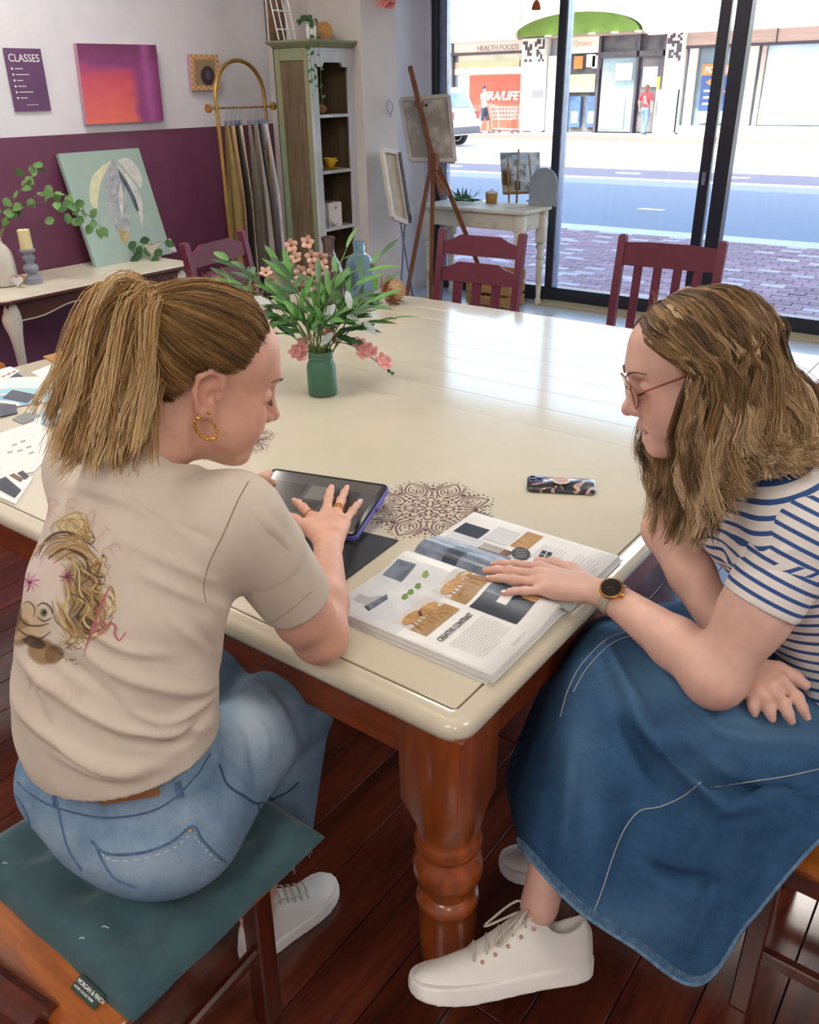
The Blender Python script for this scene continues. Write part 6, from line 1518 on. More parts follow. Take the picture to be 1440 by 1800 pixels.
def fan(label, cx, cy, r0, r1, a0, a1, z_):
    c = onZ(cx, cy, z_); n = 14
    t = thing('colour_fan', label, 'colour card', tuple(c))
    arc = lambda r, s=0: [Vector((r*math.cos(a), r*math.sin(a), s)) for a in [a0+(a1-a0)*k/n for k in range(n+1)]]
    o_, i_ = arc(r1), arc(r0); P = o_+i_[::-1]
    m = MB().add(P+[p+Vector((0, 0, .0016)) for p in P], [tuple(range(len(P)-1, -1, -1)), tuple(range(len(P), 2*len(P)))]+[(k, (k+1) % len(P), len(P)+(k+1) % len(P), len(P)+k) for k in range(len(P))])
    obj('card', m, 'paper_white', t, smooth=0)
    for q, mt in enumerate(('swatch_blue', 'swatch_aqua', 'swatch_pale')):
        ra, rb = r0+(r1-r0)*(.08+.26*q), r0+(r1-r0)*(.28+.26*q)
        A_, B_ = arc(ra, .002), arc(rb, .002); obj('swatch', MB().add(A_+B_, [(k, k+1, n+2+k, n+1+k) for k in range(n)]), mt, t, smooth=0)
    return t
fan('blue and aqua colour fan spread on the table', -20, 722, .07, .34, math.radians(62), math.radians(168), z+.0016)
fan('pale aqua colour fan lying half under the blue one', -30, 752, .14, .40, math.radians(42), math.radians(80), z+.0001)
slab('sample_card', quadpx([(5, 700), (22, 686), (66, 695), (47, 708)], z+.0036), .002, 'sample_slate', 'slate grey sample card lying on the blue colour fan', 'sample card')
slab('sample_card', quadpx([(0, 712), (28, 712), (31, 726), (0, 733)], z+.0030), .0025, 'sample_slate', 'slate grey sample card at the table edge below the fan', 'sample card')
slab('sample_card', quadpx([(22, 738), (42, 726), (72, 728), (75, 732), (40, 746)], z), .002, 'sample_grey', 'green-grey curved sample card above the brochure', 'sample card')
br_ = slab('brochure', quadpx([(0, 762), (62, 742), (118, 772), (60, 830), (0, 842)], z), .002, 'paper_white', 'white brochure page behind the ponytail', 'brochure')
for k, (a, b) in enumerate(((20, 782), (35, 776), (30, 792), (45, 786), (12, 795), (50, 796))): flatpoly(br_, 'print', quadpx([(a, b), (a+9, b-3), (a+11, b), (a+2, b+3)], z+.002), 'ink_grey')
b2 = slab('brochure', quadpx([(0, 838), (30, 826), (58, 842), (28, 888), (0, 876)], z), .004, 'paper_white', 'brochure with dark photographs at the left table edge', 'brochure')
flatpoly(b2, 'printed_picture', quadpx([(0, 842), (10, 838), (38, 862), (26, 876), (0, 862)], z+.004), 'photo_navy'); flatpoly(b2, 'printed_picture', quadpx([(16, 836), (24, 832), (42, 842), (36, 848)], z+.004), 'photo_brown'); flatpoly(b2, 'printed_picture', quadpx([(30, 832), (40, 827), (52, 838), (44, 844)], z+.004), 'photo_navy')
# papers beyond the ponytail, right of the head
slab('sample_card', quadpx([(410, 522), (470, 520), (485, 552), (430, 555)], z), .002, 'paper_grey', 'grey-white sample sheet behind the head at the bouquet', 'sample card')

# ---------------------------------------------------------------- green jar with the artificial bouquet
M('jar_green', '#3f6f57', .42, c2='#376450', scale=8, coat=.15); M('leaf_green', '#548a38', .5, c2='#3f702d', scale=14, rnd=.28); M('leaf_dark', '#3a6634', .5, c2='#2c522a', scale=14, rnd=.25); M('leaf_pale', '#c6d3cf', .5, c2='#aebfb9', scale=12)
M('stem_brown', '#6b5236', .7); M('stem_green', '#5c7a3a', .6); M('petal_peach', '#d6ae9c', .6, c2='#bf8f78', scale=30, rnd=.1); M('petal_pink', '#e3a39c', .6, c2='#d08786', scale=30, rnd=.1); M('olive', '#4a3531', .35, c2='#5d4a38', scale=20); M('petal_core', '#d96a86', .6)
VB = onZ(568, 692, TZ)
bq = thing('bouquet_jar', 'green jar holding an artificial bouquet of olive branches and orchids', 'flower vase', tuple(VB))
obj('jar', MB().lathe([(.040, .001), (.045, .004), (.0465, .012), (.0465, .085), (.044, .100), (.038, .111), (.0365, .116), (.0395, .118), (.0395, .123), (.0375, .125), (.038, .138), (.0365, .140), (.034, .138), (.034, .10)], n=36, cap=True), 'jar_green', bq, smooth=40)
def leafmesh(name, L, w, bend, mat, fold_=.25):
    m = MB(); n = 7
    for i in range(n+1):
        t = i/n; ww = w*math.sin(math.pi*min(1, t*.93+.05))**.75*(1-.25*t); zc = -bend*L*t*t; x = L*t
        m.v += [(x, -ww/2, zc+fold_*ww*.5), (x, 0, zc), (x, ww/2, zc+fold_*ww*.5)]
    for i in range(n):
        for k in range(2): m.f.append((3*i+k, 3*i+3+k, 3*i+4+k, 3*i+1+k))
    return mkmesh(name, m, mat, 80)
LM = {(c, k): leafmesh('leaf', L, w, b, c) for c in ('leaf_green', 'leaf_dark', 'leaf_pale') for k, (L, w, b) in enumerate(((.10, .023, .12), (.078, .029, .25), (.055, .025, .2)))}
def place(me, par, name, p, d, up):
    d = Vector(d).normalized(); up = Vector(up)
    if abs(up.normalized().dot(d)) > .97: up = Vector((1, 0, .3))
    up = (up-d*up.dot(d)).normalized(); y = up.cross(d)
    o = obj(name, me, None, par); M4 = Matrix(((d.x, y.x, up.x, p[0]), (d.y, y.y, up.y, p[1]), (d.z, y.z, up.z, p[2]), (0, 0, 0, 1))); o.matrix_local = M4; return o
rg = random.Random(12)
VD = (VB-CAM).dot(_F)
mouth = VB+Vector((0, 0, .13))
def olive_branch(tip, dd, n, cols, size=(0, 1), par=bq, base=mouth, droop=.0, olives=0):
    T_ = onD(tip[0], tip[1], VD+dd); b = base+Vector((rg.uniform(-.02, .02), rg.uniform(-.02, .02), -.03)); mid = b.lerp(T_, .45)+Vector((0, 0, .05-droop))
    P = spline([b-par.location, mid-par.location, T_-par.location], 8)
    obj('stem', MB().tube(P, [.0028-.0014*k/(len(P)-1) for k in range(len(P))], 6), 'stem_green', par)
    for k in range(n):
        t = .3+.7*(k+1)/n; i = min(int(t*(len(P)-1)), len(P)-2); p = P[i].lerp(P[i+1], t*(len(P)-1)-i); ax = (P[i+1]-P[i]).normalized()
        s = 1 if k % 2 else -1; side = ax.cross(Vector((rg.uniform(-.4, .4), rg.uniform(-.4, .4), 1))).normalized()*s
        d = ax*rg.uniform(.6, 1.0)+side*rg.uniform(.5, .9)+Vector((0, 0, rg.uniform(-.2, .3)))
        if k == n-1: d = ax
        place(LM[(rg.choice(cols), rg.choice(size))], par, 'leaf', p, d, Vector((rg.uniform(-.5, .5), -.5, 1)))
    for k in range(olives):
        p = P[rg.randint(6, len(P)-2)]+Vector((rg.uniform(-.015, .015), rg.uniform(-.02, 0), -.012)); obj('olive', MB().sphere(p, (.0085, .0085, .012), 10, 8), 'olive', par, smooth=60)
gD, gG = ('leaf_green', 'leaf_dark'), ('leaf_green', 'leaf_green', 'leaf_dark')
for tip, dd, n, cc, sz, ol in (((412, 492), -.02, 8, gG, (0,), 1), ((402, 458), .03, 6, gG, (0, 0, 1), 1), ((438, 540), -.05, 7, gD, (1, 2), 2), ((455, 592), -.06, 6, gD, (0, 1), 0), ((490, 465), .0, 7, gG, (0,), 1), ((512, 480), -.05, 6, gG, (0,), 0),
                               ((668, 452), .0, 8, gG, (0,), 1), ((610, 435), .03, 5, gG, (0,), 0), ((590, 505), -.08, 7, gG, (0, 0, 1), 0), ((560, 500), -.06, 6, gG, (0, 1), 0), ((655, 530), -.04, 8, gD, (0, 1), 2), ((672, 500), .03, 6, gG, (0, 1), 2),
                               ((640, 580), -.07, 6, gD, (1, 2), 1), ((480, 560), -.07, 7, gD, (1, 1, 2), 2), ((530, 560), -.1, 6, gD, (1, 2), 0), ((610, 560), -.1, 6, gG, (1, 0), 0), ((620, 600), -.05, 5, gD, (1, 2), 0), ((690, 560), .0, 4, gG, (0,), 0), ((555, 575), -.11, 6, gD, (1, 2), 0), ((585, 560), -.12, 6, gD, (1, 0), 0), ((505, 530), -.08, 7, gD, (0, 1), 0), ((630, 545), -.1, 6, gD, (1, 0), 0), ((575, 520), -.04, 6, gD, (0, 1), 0), ((430, 475), .02, 7, gG, (0, 1), 1)):
    olive_branch(tip, dd, n, cc, sz, olives=ol)
for x, y, dd in ((610, 512, -.12), (588, 535, -.12), (608, 552, -.11), (585, 585, -.1), (640, 565, -.1), (572, 550, -.1)):
    place(LM[('leaf_pale', 2)], bq, 'leaf', onD(x, y, VD+dd)-VB, CR*rg.uniform(-1, 1)-CU*rg.uniform(.2, 1), CAM-VB)
def blossommesh(name, mat, r=.022, n=5):
    m = MB()
    for k in range(n):
        a = 2*math.pi*k/n; R_ = Matrix.Rotation(a, 3, 'Z') @ Matrix.Rotation(-.5, 3, 'Y')
        m.sphere(R_ @ Vector((r*.62, 0, .002)), (r*.62, r*.42, .0022), 10, 6, R_)
    return mkmesh(name, m, mat, 60)
BP, BK = blossommesh('blossom', 'petal_peach', .022), blossommesh('blossom', 'petal_pink', .022)
def spray(pts, dd, me, core, smat):
    P = [onD(x, y, VD+dd) for x, y in pts]; Sx = spline([mouth-VB-Vector((0, 0, .03))]+[p-VB for p in P], 6); obj('stem', MB().tube(Sx, .0016, 6), smat, bq)
    return P
for pts, dd in (([(560, 520), (548, 470), (541, 430)], .02), ([(540, 520), (522, 470), (512, 434)], .04), ([(520, 520), (490, 500), (468, 482)], .02), ([(565, 530), (570, 500), (568, 478)], -.02)): spray(pts, dd, BP, None, 'stem_brown')
for x, y, dd in ((541, 427, .02), (512, 432, .04), (521, 455, .03), (548, 452, .0), (552, 475, .01), (530, 478, .0), (504, 470, .03), (468, 482, .02), (478, 495, .01), (500, 492, .0), (568, 478, -.03), (523, 500, -.01), (556, 505, -.01), (565, 455, .02), (540, 500, .0)):
    q = onD(x, y, VD+dd)-VB; b = place(BP, bq, 'blossom', q, CR+CU*rg.uniform(-.8, .8), (CAM-VB).normalized()+Vector((rg.uniform(-.5, .5), rg.uniform(-.5, .5), rg.uniform(-.2, .6))))
    obj('blossom_core', MB().sphere((0, 0, .006), (.005, .005, .004), 8, 6), 'stem_brown', b)
for pts in ([(590, 602), (625, 610), (655, 630), (690, 657)], [(545, 600), (525, 612), (515, 622)]):
    P = [onD(x, y, VD-.05) for x, y in pts]; obj('stem', MB().tube(spline([mouth-VB]+[p-VB for p in P], 6), .0016, 6), 'stem_brown', bq)
for x, y in ((632, 605), (645, 612), (638, 622), (655, 620), (672, 632), (678, 640), (530, 612), (520, 620), (528, 628), (536, 605), (580, 585)):
    q = onD(x, y, VD-.05)-VB; b = place(BK, bq, 'blossom', q, CR+CU*rg.uniform(-.8, .8), (CAM-VB).normalized()+Vector((rg.uniform(-.6, .6), rg.uniform(-.6, .6), rg.uniform(-.2, .6))))
    obj('blossom_core', MB().sphere((0, 0, .005), (.004, .004, .0035), 8, 6), 'petal_core', b)
for x, y in ((678, 647), (684, 652), (690, 656)): obj('bud', MB().sphere(onD(x, y, VD-.05)-VB, .006, 8, 6), 'leaf_dark', bq)
# ---- brown bottle, blue bottle, dried protea
M('glaze_brown', '#4c3a36', .2, c2='#3f2f2c', scale=6, coat=.7); M('protea_petal', '#a8663f', .7, c2='#8d4f30', scale=20, rnd=.2); M('protea_fluff', '#d8bc98', .9, c2='#c3a27c', scale=80)
P0 = Vector((-2.62, 2.90, TZ)); based('bottle_vase', MB().lathe([(.055, .001), (.066, .006), (.070, .03), (.071, .08), (.066, .13), (.052, .17), (.034, .20), (.026, .225), (.025, .255), (.029, .272), (.031, .276), (.031, .286), (.027, .288), (.021, .284), (.021, .25)], P0, 32), 'glaze_brown', 'dark brown glazed bottle behind the bouquet', 'bottle', smooth=50)
mg_, nt_, b_ = newmat('glass_blue'); b_.inputs['Base Color'].default_value = (*srgb('#bcd9e6'), 1); b_.inputs['Transmission Weight'].default_value = .85; b_.inputs['Roughness'].default_value = .06; b_.inputs['IOR'].default_value = 1.25
bumpnode(nt_, b_, noisenode(nt_, coordnode(nt_), 26, 2), .25, .01)
P0 = Vector((-2.60, 3.085, TZ)); based('glass_bottle', MB().lathe([(.050, .001), (.062, .005), (.066, .02), (.067, .10), (.064, .15), (.05, .178), (.03, .190), (.026, .198), (.026, .232), (.029, .236), (.029, .243), (.024, .245), (.022, .235), (.022, .2), (.05, .17), (.06, .14), (.062, .02), (.0, .012)], P0, 32, cap=False), 'glass_blue', 'pale blue glass bottle behind the brown bottle', 'bottle', smooth=50)
pq = onZ(690, 534, TZ); pt = thing('dried_protea', 'dried protea flower head lying on the table near the bottles', 'dried flower', tuple(pq))
ax = (CR*.85+Vector((0, 0, .35))-_F*.25).normalized(); c0 = Vector((0, 0, .055))-ax*.01
Rp = ax.to_track_quat('Z', 'Y').to_matrix()
obj('fluff', MB().sphere(c0+ax*.02, (.038, .038, .038), 20, 14, Rp), 'protea_fluff', pt)
pr_ = MB(); rg2 = random.Random(2)
for k in range(420):
    d = Vector((rg2.gauss(0, 1), rg2.gauss(0, 1), rg2.gauss(.6, 1))).normalized()
    if d.z < -.1: continue
    d = Rp @ d; a_ = c0+ax*.02+d*.035; pr_.tube([a_, a_+d*.010, a_+d*.014+ax*.006], .0009, 3)
obj('bristles', pr_, 'protea_fluff', pt, kind='stuff')
PMs = leafmesh('petal', .072, .018, -.2, 'protea_petal', .5)
for ring_, (nn, tilt, ro) in enumerate(((11, .62, .030), (13, .9, .026), (9, 1.3, .022))):
    for k in range(nn):
        a = 2*math.pi*k/nn+ring_*.4; rad = Rp @ Vector((math.cos(a), math.sin(a), 0)); d = ax*math.cos(tilt)+rad*math.sin(tilt)
        place(PMs, pt, 'petal', c0-ax*.03+rad*.026, d, -rad)
obj('stalk', MB().tube([c0-ax*.03, c0-ax*.09-Vector((0, 0, .015))], .006, 8), 'stem_brown', pt)
# ---- seat cushion under the woman in the beige shirt
def cush(a, b):
    x = -1.235+.462*a; y = .352+.408*b; ed = min(a, 1-a, b, 1-b)
    tuft = sum(math.exp(-(((a-ta)/.07)**2+((b-tb_)/.07)**2)) for ta in (.22, .5, .78) for tb_ in (.22, .5, .78))
    z = .4515+.031*min(1, ed/.06)**.5-.016*tuft+.004*mnoise(Vector((x*16, y*16, 0)))+.0022*mnoise(Vector((x*45, y*30, 2)))
    sit = math.exp(-(((x+1.0)/.17)**2+((y-.60)/.15)**2)**2)
    return Vector((x+.006*mnoise(Vector((y*9, 3, 0))), y+.006*mnoise(Vector((x*9, 7, 0))), z-.004*sit))
cm = MB().grid(cush, 46, 42); nb = len(cm.v)
cm2 = MB().grid(lambda a, b: Vector((cush(a, b).x, cush(a, b).y, .4508)), 46, 42); n0 = len(cm.v); cm.v += cm2.v; cm.f += [tuple(i+n0 for i in q[::-1]) for q in cm2.f]
nu_ = 47; per = [j for j in range(nu_)]+[i*nu_+nu_-1 for i in range(1, 43)]+[42*nu_+j for j in range(nu_-2, -1, -1)]+[i*nu_ for i in range(41, 0, -1)]
cm.f += [(per[k], per[k]+n0, per[(k+1) % len(per)]+n0, per[(k+1) % len(per)]) for k in range(len(per))]
cu = thing('seat_cushion', 'teal tufted seat cushion on the orange-brown chair', 'cushion', (-1.0, .556, .4508)); obj('pad', cm, 'cushion_teal', cu, world=True, smooth=60)
for px, py in ((8, 1518), (184, 1630), (145, 1650)):
    p = onZ(px, py, .481); obj('tuft_thread', MB().tube([p+Vector((-.004, -.003, .0)), p+Vector((0, 0, .003)), p+Vector((.006, .003, .0))], .0009, 5), 'thread_pale', cu, world=True)
tg0, tg1 = onZ(142, 1712, .462), onZ(186, 1752, .462); tdx = (tg1-tg0).normalized(); tdy = (Vector((0, -1, 0))).lerp(Vector((0, 0, -1)), .3)
T4 = frame(tg0, tdx, -tdy)
tg = obj('tag', MB().box((.029, -.010, 0), (.058, .022, .0012), .0004), 'tag_green', cu); tg.matrix_local = Matrix.Translation(-Vector(cu.location)) @ T4
text('lettering', 'MORGAN & FINCH', .0085, 'white_ink', tg, Matrix.Translation((.003, -.010, .0008)), .0002, xs=.85); text('lettering', 'HOME COLLECTION', .0046, 'white_ink', tg, Matrix.Translation((.003, -.0165, .0008)), .0002, xs=1.05)
# ================================================================= along the walls
def planept(px, py, o, n):
    d = ray(px, py); o = Vector(o); n = Vector(n); return CAM+d*((o-CAM).dot(n)/d.dot(n))
Mvc('painted', 'Col', .5, bump=.25, bscale=60, bdist=.002)
M('canvas_edge', '#b98aa0', .8); M('canvas_sage', '#9db3ab', .75, c2='#92aaa2', scale=6)
def painting(name, label, C4, depth, edge, colfn, n=48, cat='painting'):
    """canvas with a painted front: C4 = top-left, top-right, bottom-right, bottom-left in world space"""
    TL_, TR_, BR_, BL_ = [Vector(c) for c in C4]; nrm = (TR_-TL_).cross(TL_-BL_).normalized()
    if nrm.dot(CAM-TL_) < 0: nrm = -nrm
    base = (BL_+BR_)/2; t = thing(name, label, cat, tuple(base))
    m = MB(); P = [TL_, TR_, BR_, BL_]
    m.add([p-base for p in P]+[p-base-nrm*depth for p in P], [(3, 2, 1, 0), (4, 5, 6, 7)]+[(k, (k+1) % 4, 4+(k+1) % 4, 4+k) for k in range(4)]); obj('canvas', m, edge, t, smooth=0)
    U, V_ = np.meshgrid(np.linspace(0, 1, n+1), np.linspace(0, 1, n+1)); u, v = U.ravel(), V_.ravel()
    A = [np.array(tuple(q-base+nrm*.0008)) for q in P]
    X_ = ((A[0][None]*(1-u)[:, None]+A[1][None]*u[:, None])*(1-v)[:, None]+(A[3][None]*(1-u)[:, None]+A[2][None]*u[:, None])*v[:, None])
    Q = np.array([(j*(n+1)+i, (j+1)*(n+1)+i, (j+1)*(n+1)+i+1, j*(n+1)+i+1) for j in range(n) for i in range(n)])
    obj('painted_face', npmesh('painted_face', X_, Q, 'painted', colfn(u, v)), None, t); return t, nrm
def fbm(u, v, f, seed=0):
    return np.array([mnoise(Vector((a*f, b*f, seed)))*.6+mnoise(Vector((a*f*2.3, b*f*2.3, seed+5)))*.4 for a, b in zip(u, v)])
def mixc(t, a, b): t = np.clip(t, 0, 1)[:, None]; return a*(1-t)+b*t
wxp = XL+.012
def coral(u, v):
    n = fbm(u, v*1.6, 4, 1)*.18
    c = np.repeat(lin('#9a4a86')[None], len(u), 0); c = mixc((.30-v+n)*4, c, np.repeat(lin('#7c3a63')[None], len(u), 0)*1.0)
    inside = np.clip((v-.22-n*.8)*5, 0, 1)*np.clip((.72-u+n*.3)*9, 0, 1)
    warm = mixc((v-.35+n)*1.6, np.repeat(lin('#d4566f')[None], len(u), 0), np.repeat(lin('#f0776a')[None], len(u), 0))
    c = mixc(inside, c, warm); c = mixc(np.exp(-((u-.84+n*.2)/.06)**2)*.8, c, np.repeat(lin('#b864a8')[None], len(u), 0)); c = mixc((u-.93)*8+n, c, np.repeat(lin('#6f2f5c')[None], len(u), 0)); return c
painting('painting', 'square coral and magenta abstract canvas on the white wall', [onX(134, 76, wxp+.025), onX(274, 79, wxp+.025), onX(288, 212, wxp+.025), onX(153, 219, wxp+.025)], .03, 'canvas_edge', coral)
def frog(u, v):
    n = fbm(u, v, 6, 3)*.2; c = np.repeat(lin('#a08a6c')[None], len(u), 0); edge = np.minimum(np.minimum(u, 1-u), np.minimum(v, 1-v))
    chk = (np.sin(u*34)*np.sin(v*40) > 0); e = np.where(chk[:, None], lin('#d98a4e'), lin('#d9c69a')); c = np.where((edge < .14)[:, None], e, c)
    r = np.sqrt(((u-.58)/.26)**2+((v-.60)/.30)**2)+n; c = mixc((1-r)*8, c, np.repeat(lin('#453842')[None], len(u), 0)); r2 = np.sqrt(((u-.60)/.1)**2+((v-.58)/.16)**2); return mixc((1-r2)*6, c, np.repeat(lin('#6a5566')[None], len(u), 0))
painting('painting', 'small checked-border picture beside the gold clothes rack', [onX(333, 95, wxp+.02), onX(383, 96, wxp+.02), onX(387, 157, wxp+.02), onX(338, 160, wxp+.02)], .02, 'canvas_edge', frog, 40)
# poster
M('poster_plum', '#6d4a72', .6, c2='#644268', scale=5)
PC = [onX(5, 84, wxp), onX(71, 84, wxp), onX(90, 192, wxp), onX(27, 196, wxp)]; pb = PC[3]
ps = thing('poster', 'plum poster headed CLASSES on the white wall', 'poster', tuple(pb))
ux = Vector((0, 1, 0)); uz = Vector((0, 0, 1)); PWd, PHt = (PC[2]-PC[3]).dot(ux), (PC[0]-PC[3]).dot(uz); sk = (PC[0]-PC[3]).dot(ux)/PHt
obj('sheet', MB().add([(0, 0, 0), (0, PWd, 0), (0, PWd+sk*PHt, PHt), (0, sk*PHt, PHt), (-.003, 0, 0), (-.003, PWd, 0), (-.003, PWd+sk*PHt, PHt), (-.003, sk*PHt, PHt)], [(0, 1, 2, 3), (7, 6, 5, 4), (0, 4, 5, 1), (1, 5, 6, 2), (2, 6, 7, 3), (3, 7, 4, 0)]), 'poster_plum', ps, smooth=0)
text('heading', 'CLASSES', .052, 'white_ink', ps, frame((.0015, PWd/2+sk*PHt*.8, PHt*.79), (0, 1, 0), (0, 0, 1)), .0004, 'CENTER', xs=.92)
for k in range(6):
    y0, z0 = .028+sk*PHt*.7, PHt*(.68-.093*k); obj('bullet', MB().lathe([(.0055, 0), (.0055, .001)], (.001, y0, z0), 12, Matrix.Rotation(math.pi/2, 3, 'Y')), 'white_ink', ps)
    obj('text_line', MB().box((.0012, y0+.015+(.045, .075, .035, .045, .08, .04)[k]/2, z0), (.001, (.045, .075, .035, .045, .08, .04)[k], .0035)), 'white_ink', ps, smooth=0)
obj('text_line', MB().box((.0012, PWd*.5, PHt*.1), (.001, .07, .002)), 'white_ink', ps, smooth=0)
# ---- console table
M('console_top', '#e4ddcb', .35, c2='#d9d0bb', scale=6, coat=.2); M('console_wood', '#5a2f28', .45, c2='#4b2520', scale=8); M('trim_cream', '#cfc3b2', .6); M('console_leg', '#ddd6ca', .5, c2='#d0c8ba', scale=8)
CZ = .735; CX0, CX1, CY0, CY1 = XL+.01, -4.06, 2.10, 3.34
ct = thing('console_table', 'long narrow console table with cream top and brown scalloped apron', 'console table', ((CX0+CX1)/2, (CY0+CY1)/2, 0))
obj('tabletop', rloft(MB(), CX0, CX1, CY0, CY1, .06, [(.012, CZ-.026), (0, CZ-.02), (0, CZ-.010), (.004, CZ-.006)]), 'console_wood', ct, world=True)
obj('painted_top', rloft(MB(), CX0, CX1, CY0, CY1, .06, [(.004, CZ-.006), (.006, CZ)]), 'console_top', ct, world=True)
def scallop(L, n=48, dp=.055):
    top = [(0, 0), (L, 0)]; low = []
    for k in range(n+1):
        t = k/n; u = abs(2*t-1); h = .06+dp*(u**3)+.018*math.cos(u*9.4)*(.3+u*.5); low.append((L*(1-t), -h))
    return top+low
L_ = CY1-CY0-.12
obj('apron', MB().prism(scallop(L_), .02, frame((CX1-.06, CY0+.06, CZ-.026), (0, 1, 0), (0, 0, 1))), 'console_wood', ct, world=True)
low = scallop(L_)[2:]; obj('apron_trim', MB().tube([Vector((CX1-.039, CY0+.06+a, CZ-.026+b)) for a, b in low], .004, 6), 'trim_cream', ct, world=True)
obj('end_apron', MB().prism(scallop(CX1-CX0-.12, 24, .03), .02, frame((CX0+.06, CY0+.06, CZ-.026), (1, 0, 0), (0, 0, 1))), 'console_wood', ct, world=True)
sh = MB()
for k in range(7):
    a = math.radians(-60+20*k); c = Vector((CX1-.036, (CY0+CY1)/2+.02, CZ-.10)); sh.tube([c, c+Vector((.008, math.sin(a)*.06, math.cos(a)*.06))], [.004, .010], 6)
obj('carved_shell', sh, 'console_wood', ct, world=True, kind='stuff')
for x, y in ((CX1-.075, CY0+.09), (CX1-.075, CY1-.09), (CX0+.06, CY0+.09), (CX0+.06, CY1-.09)):
    o_ = 1 if x > -4.3 else 0
    obj('leg', MB().tube(spline([(x, y, CZ-.03), (x+.012*o_, y-.008, CZ-.12), (x+.022*o_, y-.010, CZ-.2), (x, y, CZ-.36), (x-.012*o_, y, .2), (x-.006*o_, y, .06), (x+.018*o_, y-.01, .008)], 5), [.035, .040, .044, .046, .047, .047, .045, .042, .038, .034, .031, .028, .026, .024, .023, .021, .020, .019, .018, .018, .018, .018, .019, .020, .021, .022, .023, .024, .026, .027, .022][:31], 12), 'console_leg', ct, world=True)
# sage painting leaning on the wall
BLp, BRp = onZ(163, 469, CZ+.001), onZ(305, 446, CZ+.001); BRp.x = BLp.x = -4.44
TLp, TRp = onX(116, 272, XL+.03), onX(248, 257, XL+.03); hgt = ((TLp.z+TRp.z)/2)-CZ
TLp = Vector((XL+.035, BLp.y, CZ+hgt)); TRp = Vector((XL+.035, BRp.y-.0, CZ+hgt))
lv, lnrm = painting('painting', 'sage green canvas with silvery hanging leaves, leaning on the console table', [TLp, TRp, BRp, BLp], .028, 'canvas_sage', lambda u, v: np.repeat(lin('#9fb4ac')[None], len(u), 0)*(1+fbm(u, v, 5, 8)*.12)[:, None], 30)
M('leaf_silver', '#b9bcc2', .5, c2='#8d929a', scale=30, detail=6, bump=.3); M('leaf_white', '#dcdcd6', .5, c2='#b9bcb8', scale=26, detail=6, bump=.3); M('leaf_cream', '#e3dfb4', .5, c2='#cfcdb0', scale=24); M('leaf_dark_paint', '#5d6b76', .5, c2='#3e4a54', scale=30); M('leaf_gold_paint', '#a08a5a', .5, c2='#c2b27c', scale=30)
lo = Vector(lv.location)
def leafpaint(pts, mat, dz):
    P = [planept(x, y, TLp, lnrm)+lnrm*dz for x, y in spline([np.array(p) for p in pts+[pts[0]]], 4)][:-1]; c = sum(P, Vector())/len(P)
    obj('painted_leaf', MB().add([p-lo for p in P], [tuple(range(len(P)-1, -1, -1))]), mat, lv, smooth=0)
leafpaint([(196, 282), (178, 293), (163, 310), (157, 335), (160, 358), (170, 372), (172, 350), (176, 325), (186, 300)], 'leaf_cream', .0016)
leafpaint([(198, 280), (188, 300), (184, 335), (190, 370), (204, 405), (222, 428), (228, 395), (222, 350), (214, 310)], 'leaf_silver', .0018)
leafpaint([(205, 282), (225, 278), (240, 292), (250, 315), (247, 330), (236, 318), (222, 300)], 'leaf_white', .0016)
leafpaint([(202, 285), (222, 305), (240, 330), (250, 360), (250, 400), (244, 375), (232, 345), (215, 315)], 'leaf_white', .0022)
leafpaint([(206, 295), (222, 318), (236, 345), (244, 370), (238, 368), (226, 340), (212, 315)], 'leaf_dark_paint', .0024); leafpaint([(212, 318), (216, 345), (216, 375), (212, 372), (208, 345)], 'leaf_white', .0026); leafpaint([(206, 395), (214, 405), (226, 408), (222, 428), (212, 420)], 'leaf_gold_paint', .0026)
# ornaments on the console
M('ceramic_wash', '#d8d2c8', .5, c2='#a89e94', scale=9, stretch=(1, 1, .12), detail=6, lo=.35, hi=.8); M('candle_wax', '#e9dcae', .5, c2='#e2d29c', scale=8, sss=.2); M('wood_grey', '#8f93a0', .6, c2='#7d818f', scale=20, stretch=(1, 1, .3)); M('stone_white', '#dcd9da', .6, c2='#bdbac0', scale=40, detail=6); M('twig', '#6f5b48', .7); M('leaf_eu', '#6f9a58', .55, c2='#567f46', scale=10, rnd=.3)
vp = onZ(10, 502, CZ); vs_ = thing('ceramic_vase', 'whitewashed ceramic vase holding leafy branches on the console table', 'vase', tuple(vp))
obj('body', MB().lathe([(.055, .001), (.066, .006), (.070, .03), (.069, .12), (.062, .17), (.045, .20), (.030, .215), (.026, .23), (.028, .24), (.024, .242), (.020, .235), (.02, .2)], n=28), 'ceramic_wash', vs_)
EL = leafmesh('leaf', .055, .05, .15, 'leaf_eu', .15)
rg = random.Random(8)
vdep = (vp-CAM).dot(_F)
for tip in ([(8, 400), (30, 345), (55, 310), (75, 292)], [(5, 400), (40, 365), (100, 355), (150, 375), (178, 400)], [(6, 400), (-10, 370), (-30, 350)], [(8, 398), (50, 350), (95, 338), (120, 345)]):
    P = [vp+Vector((0, 0, .2))]+[onD(x, y, vdep-.02*k) for k, (x, y) in enumerate(tip)]; Sx = [p-vp for p in spline(P, 6)]
    obj('twig', MB().tube(Sx, [.0035-.002*k/len(Sx) for k in range(len(Sx))], 6), 'twig', vs_)
    for k in range(8, len(Sx), 2):
        place(EL, vs_, 'leaf', Sx[k], Vector((rg.gauss(0, 1), rg.gauss(0, 1), rg.gauss(0, .7))), Vector((rg.uniform(.2, 1), -.6, rg.uniform(.0, 1))))
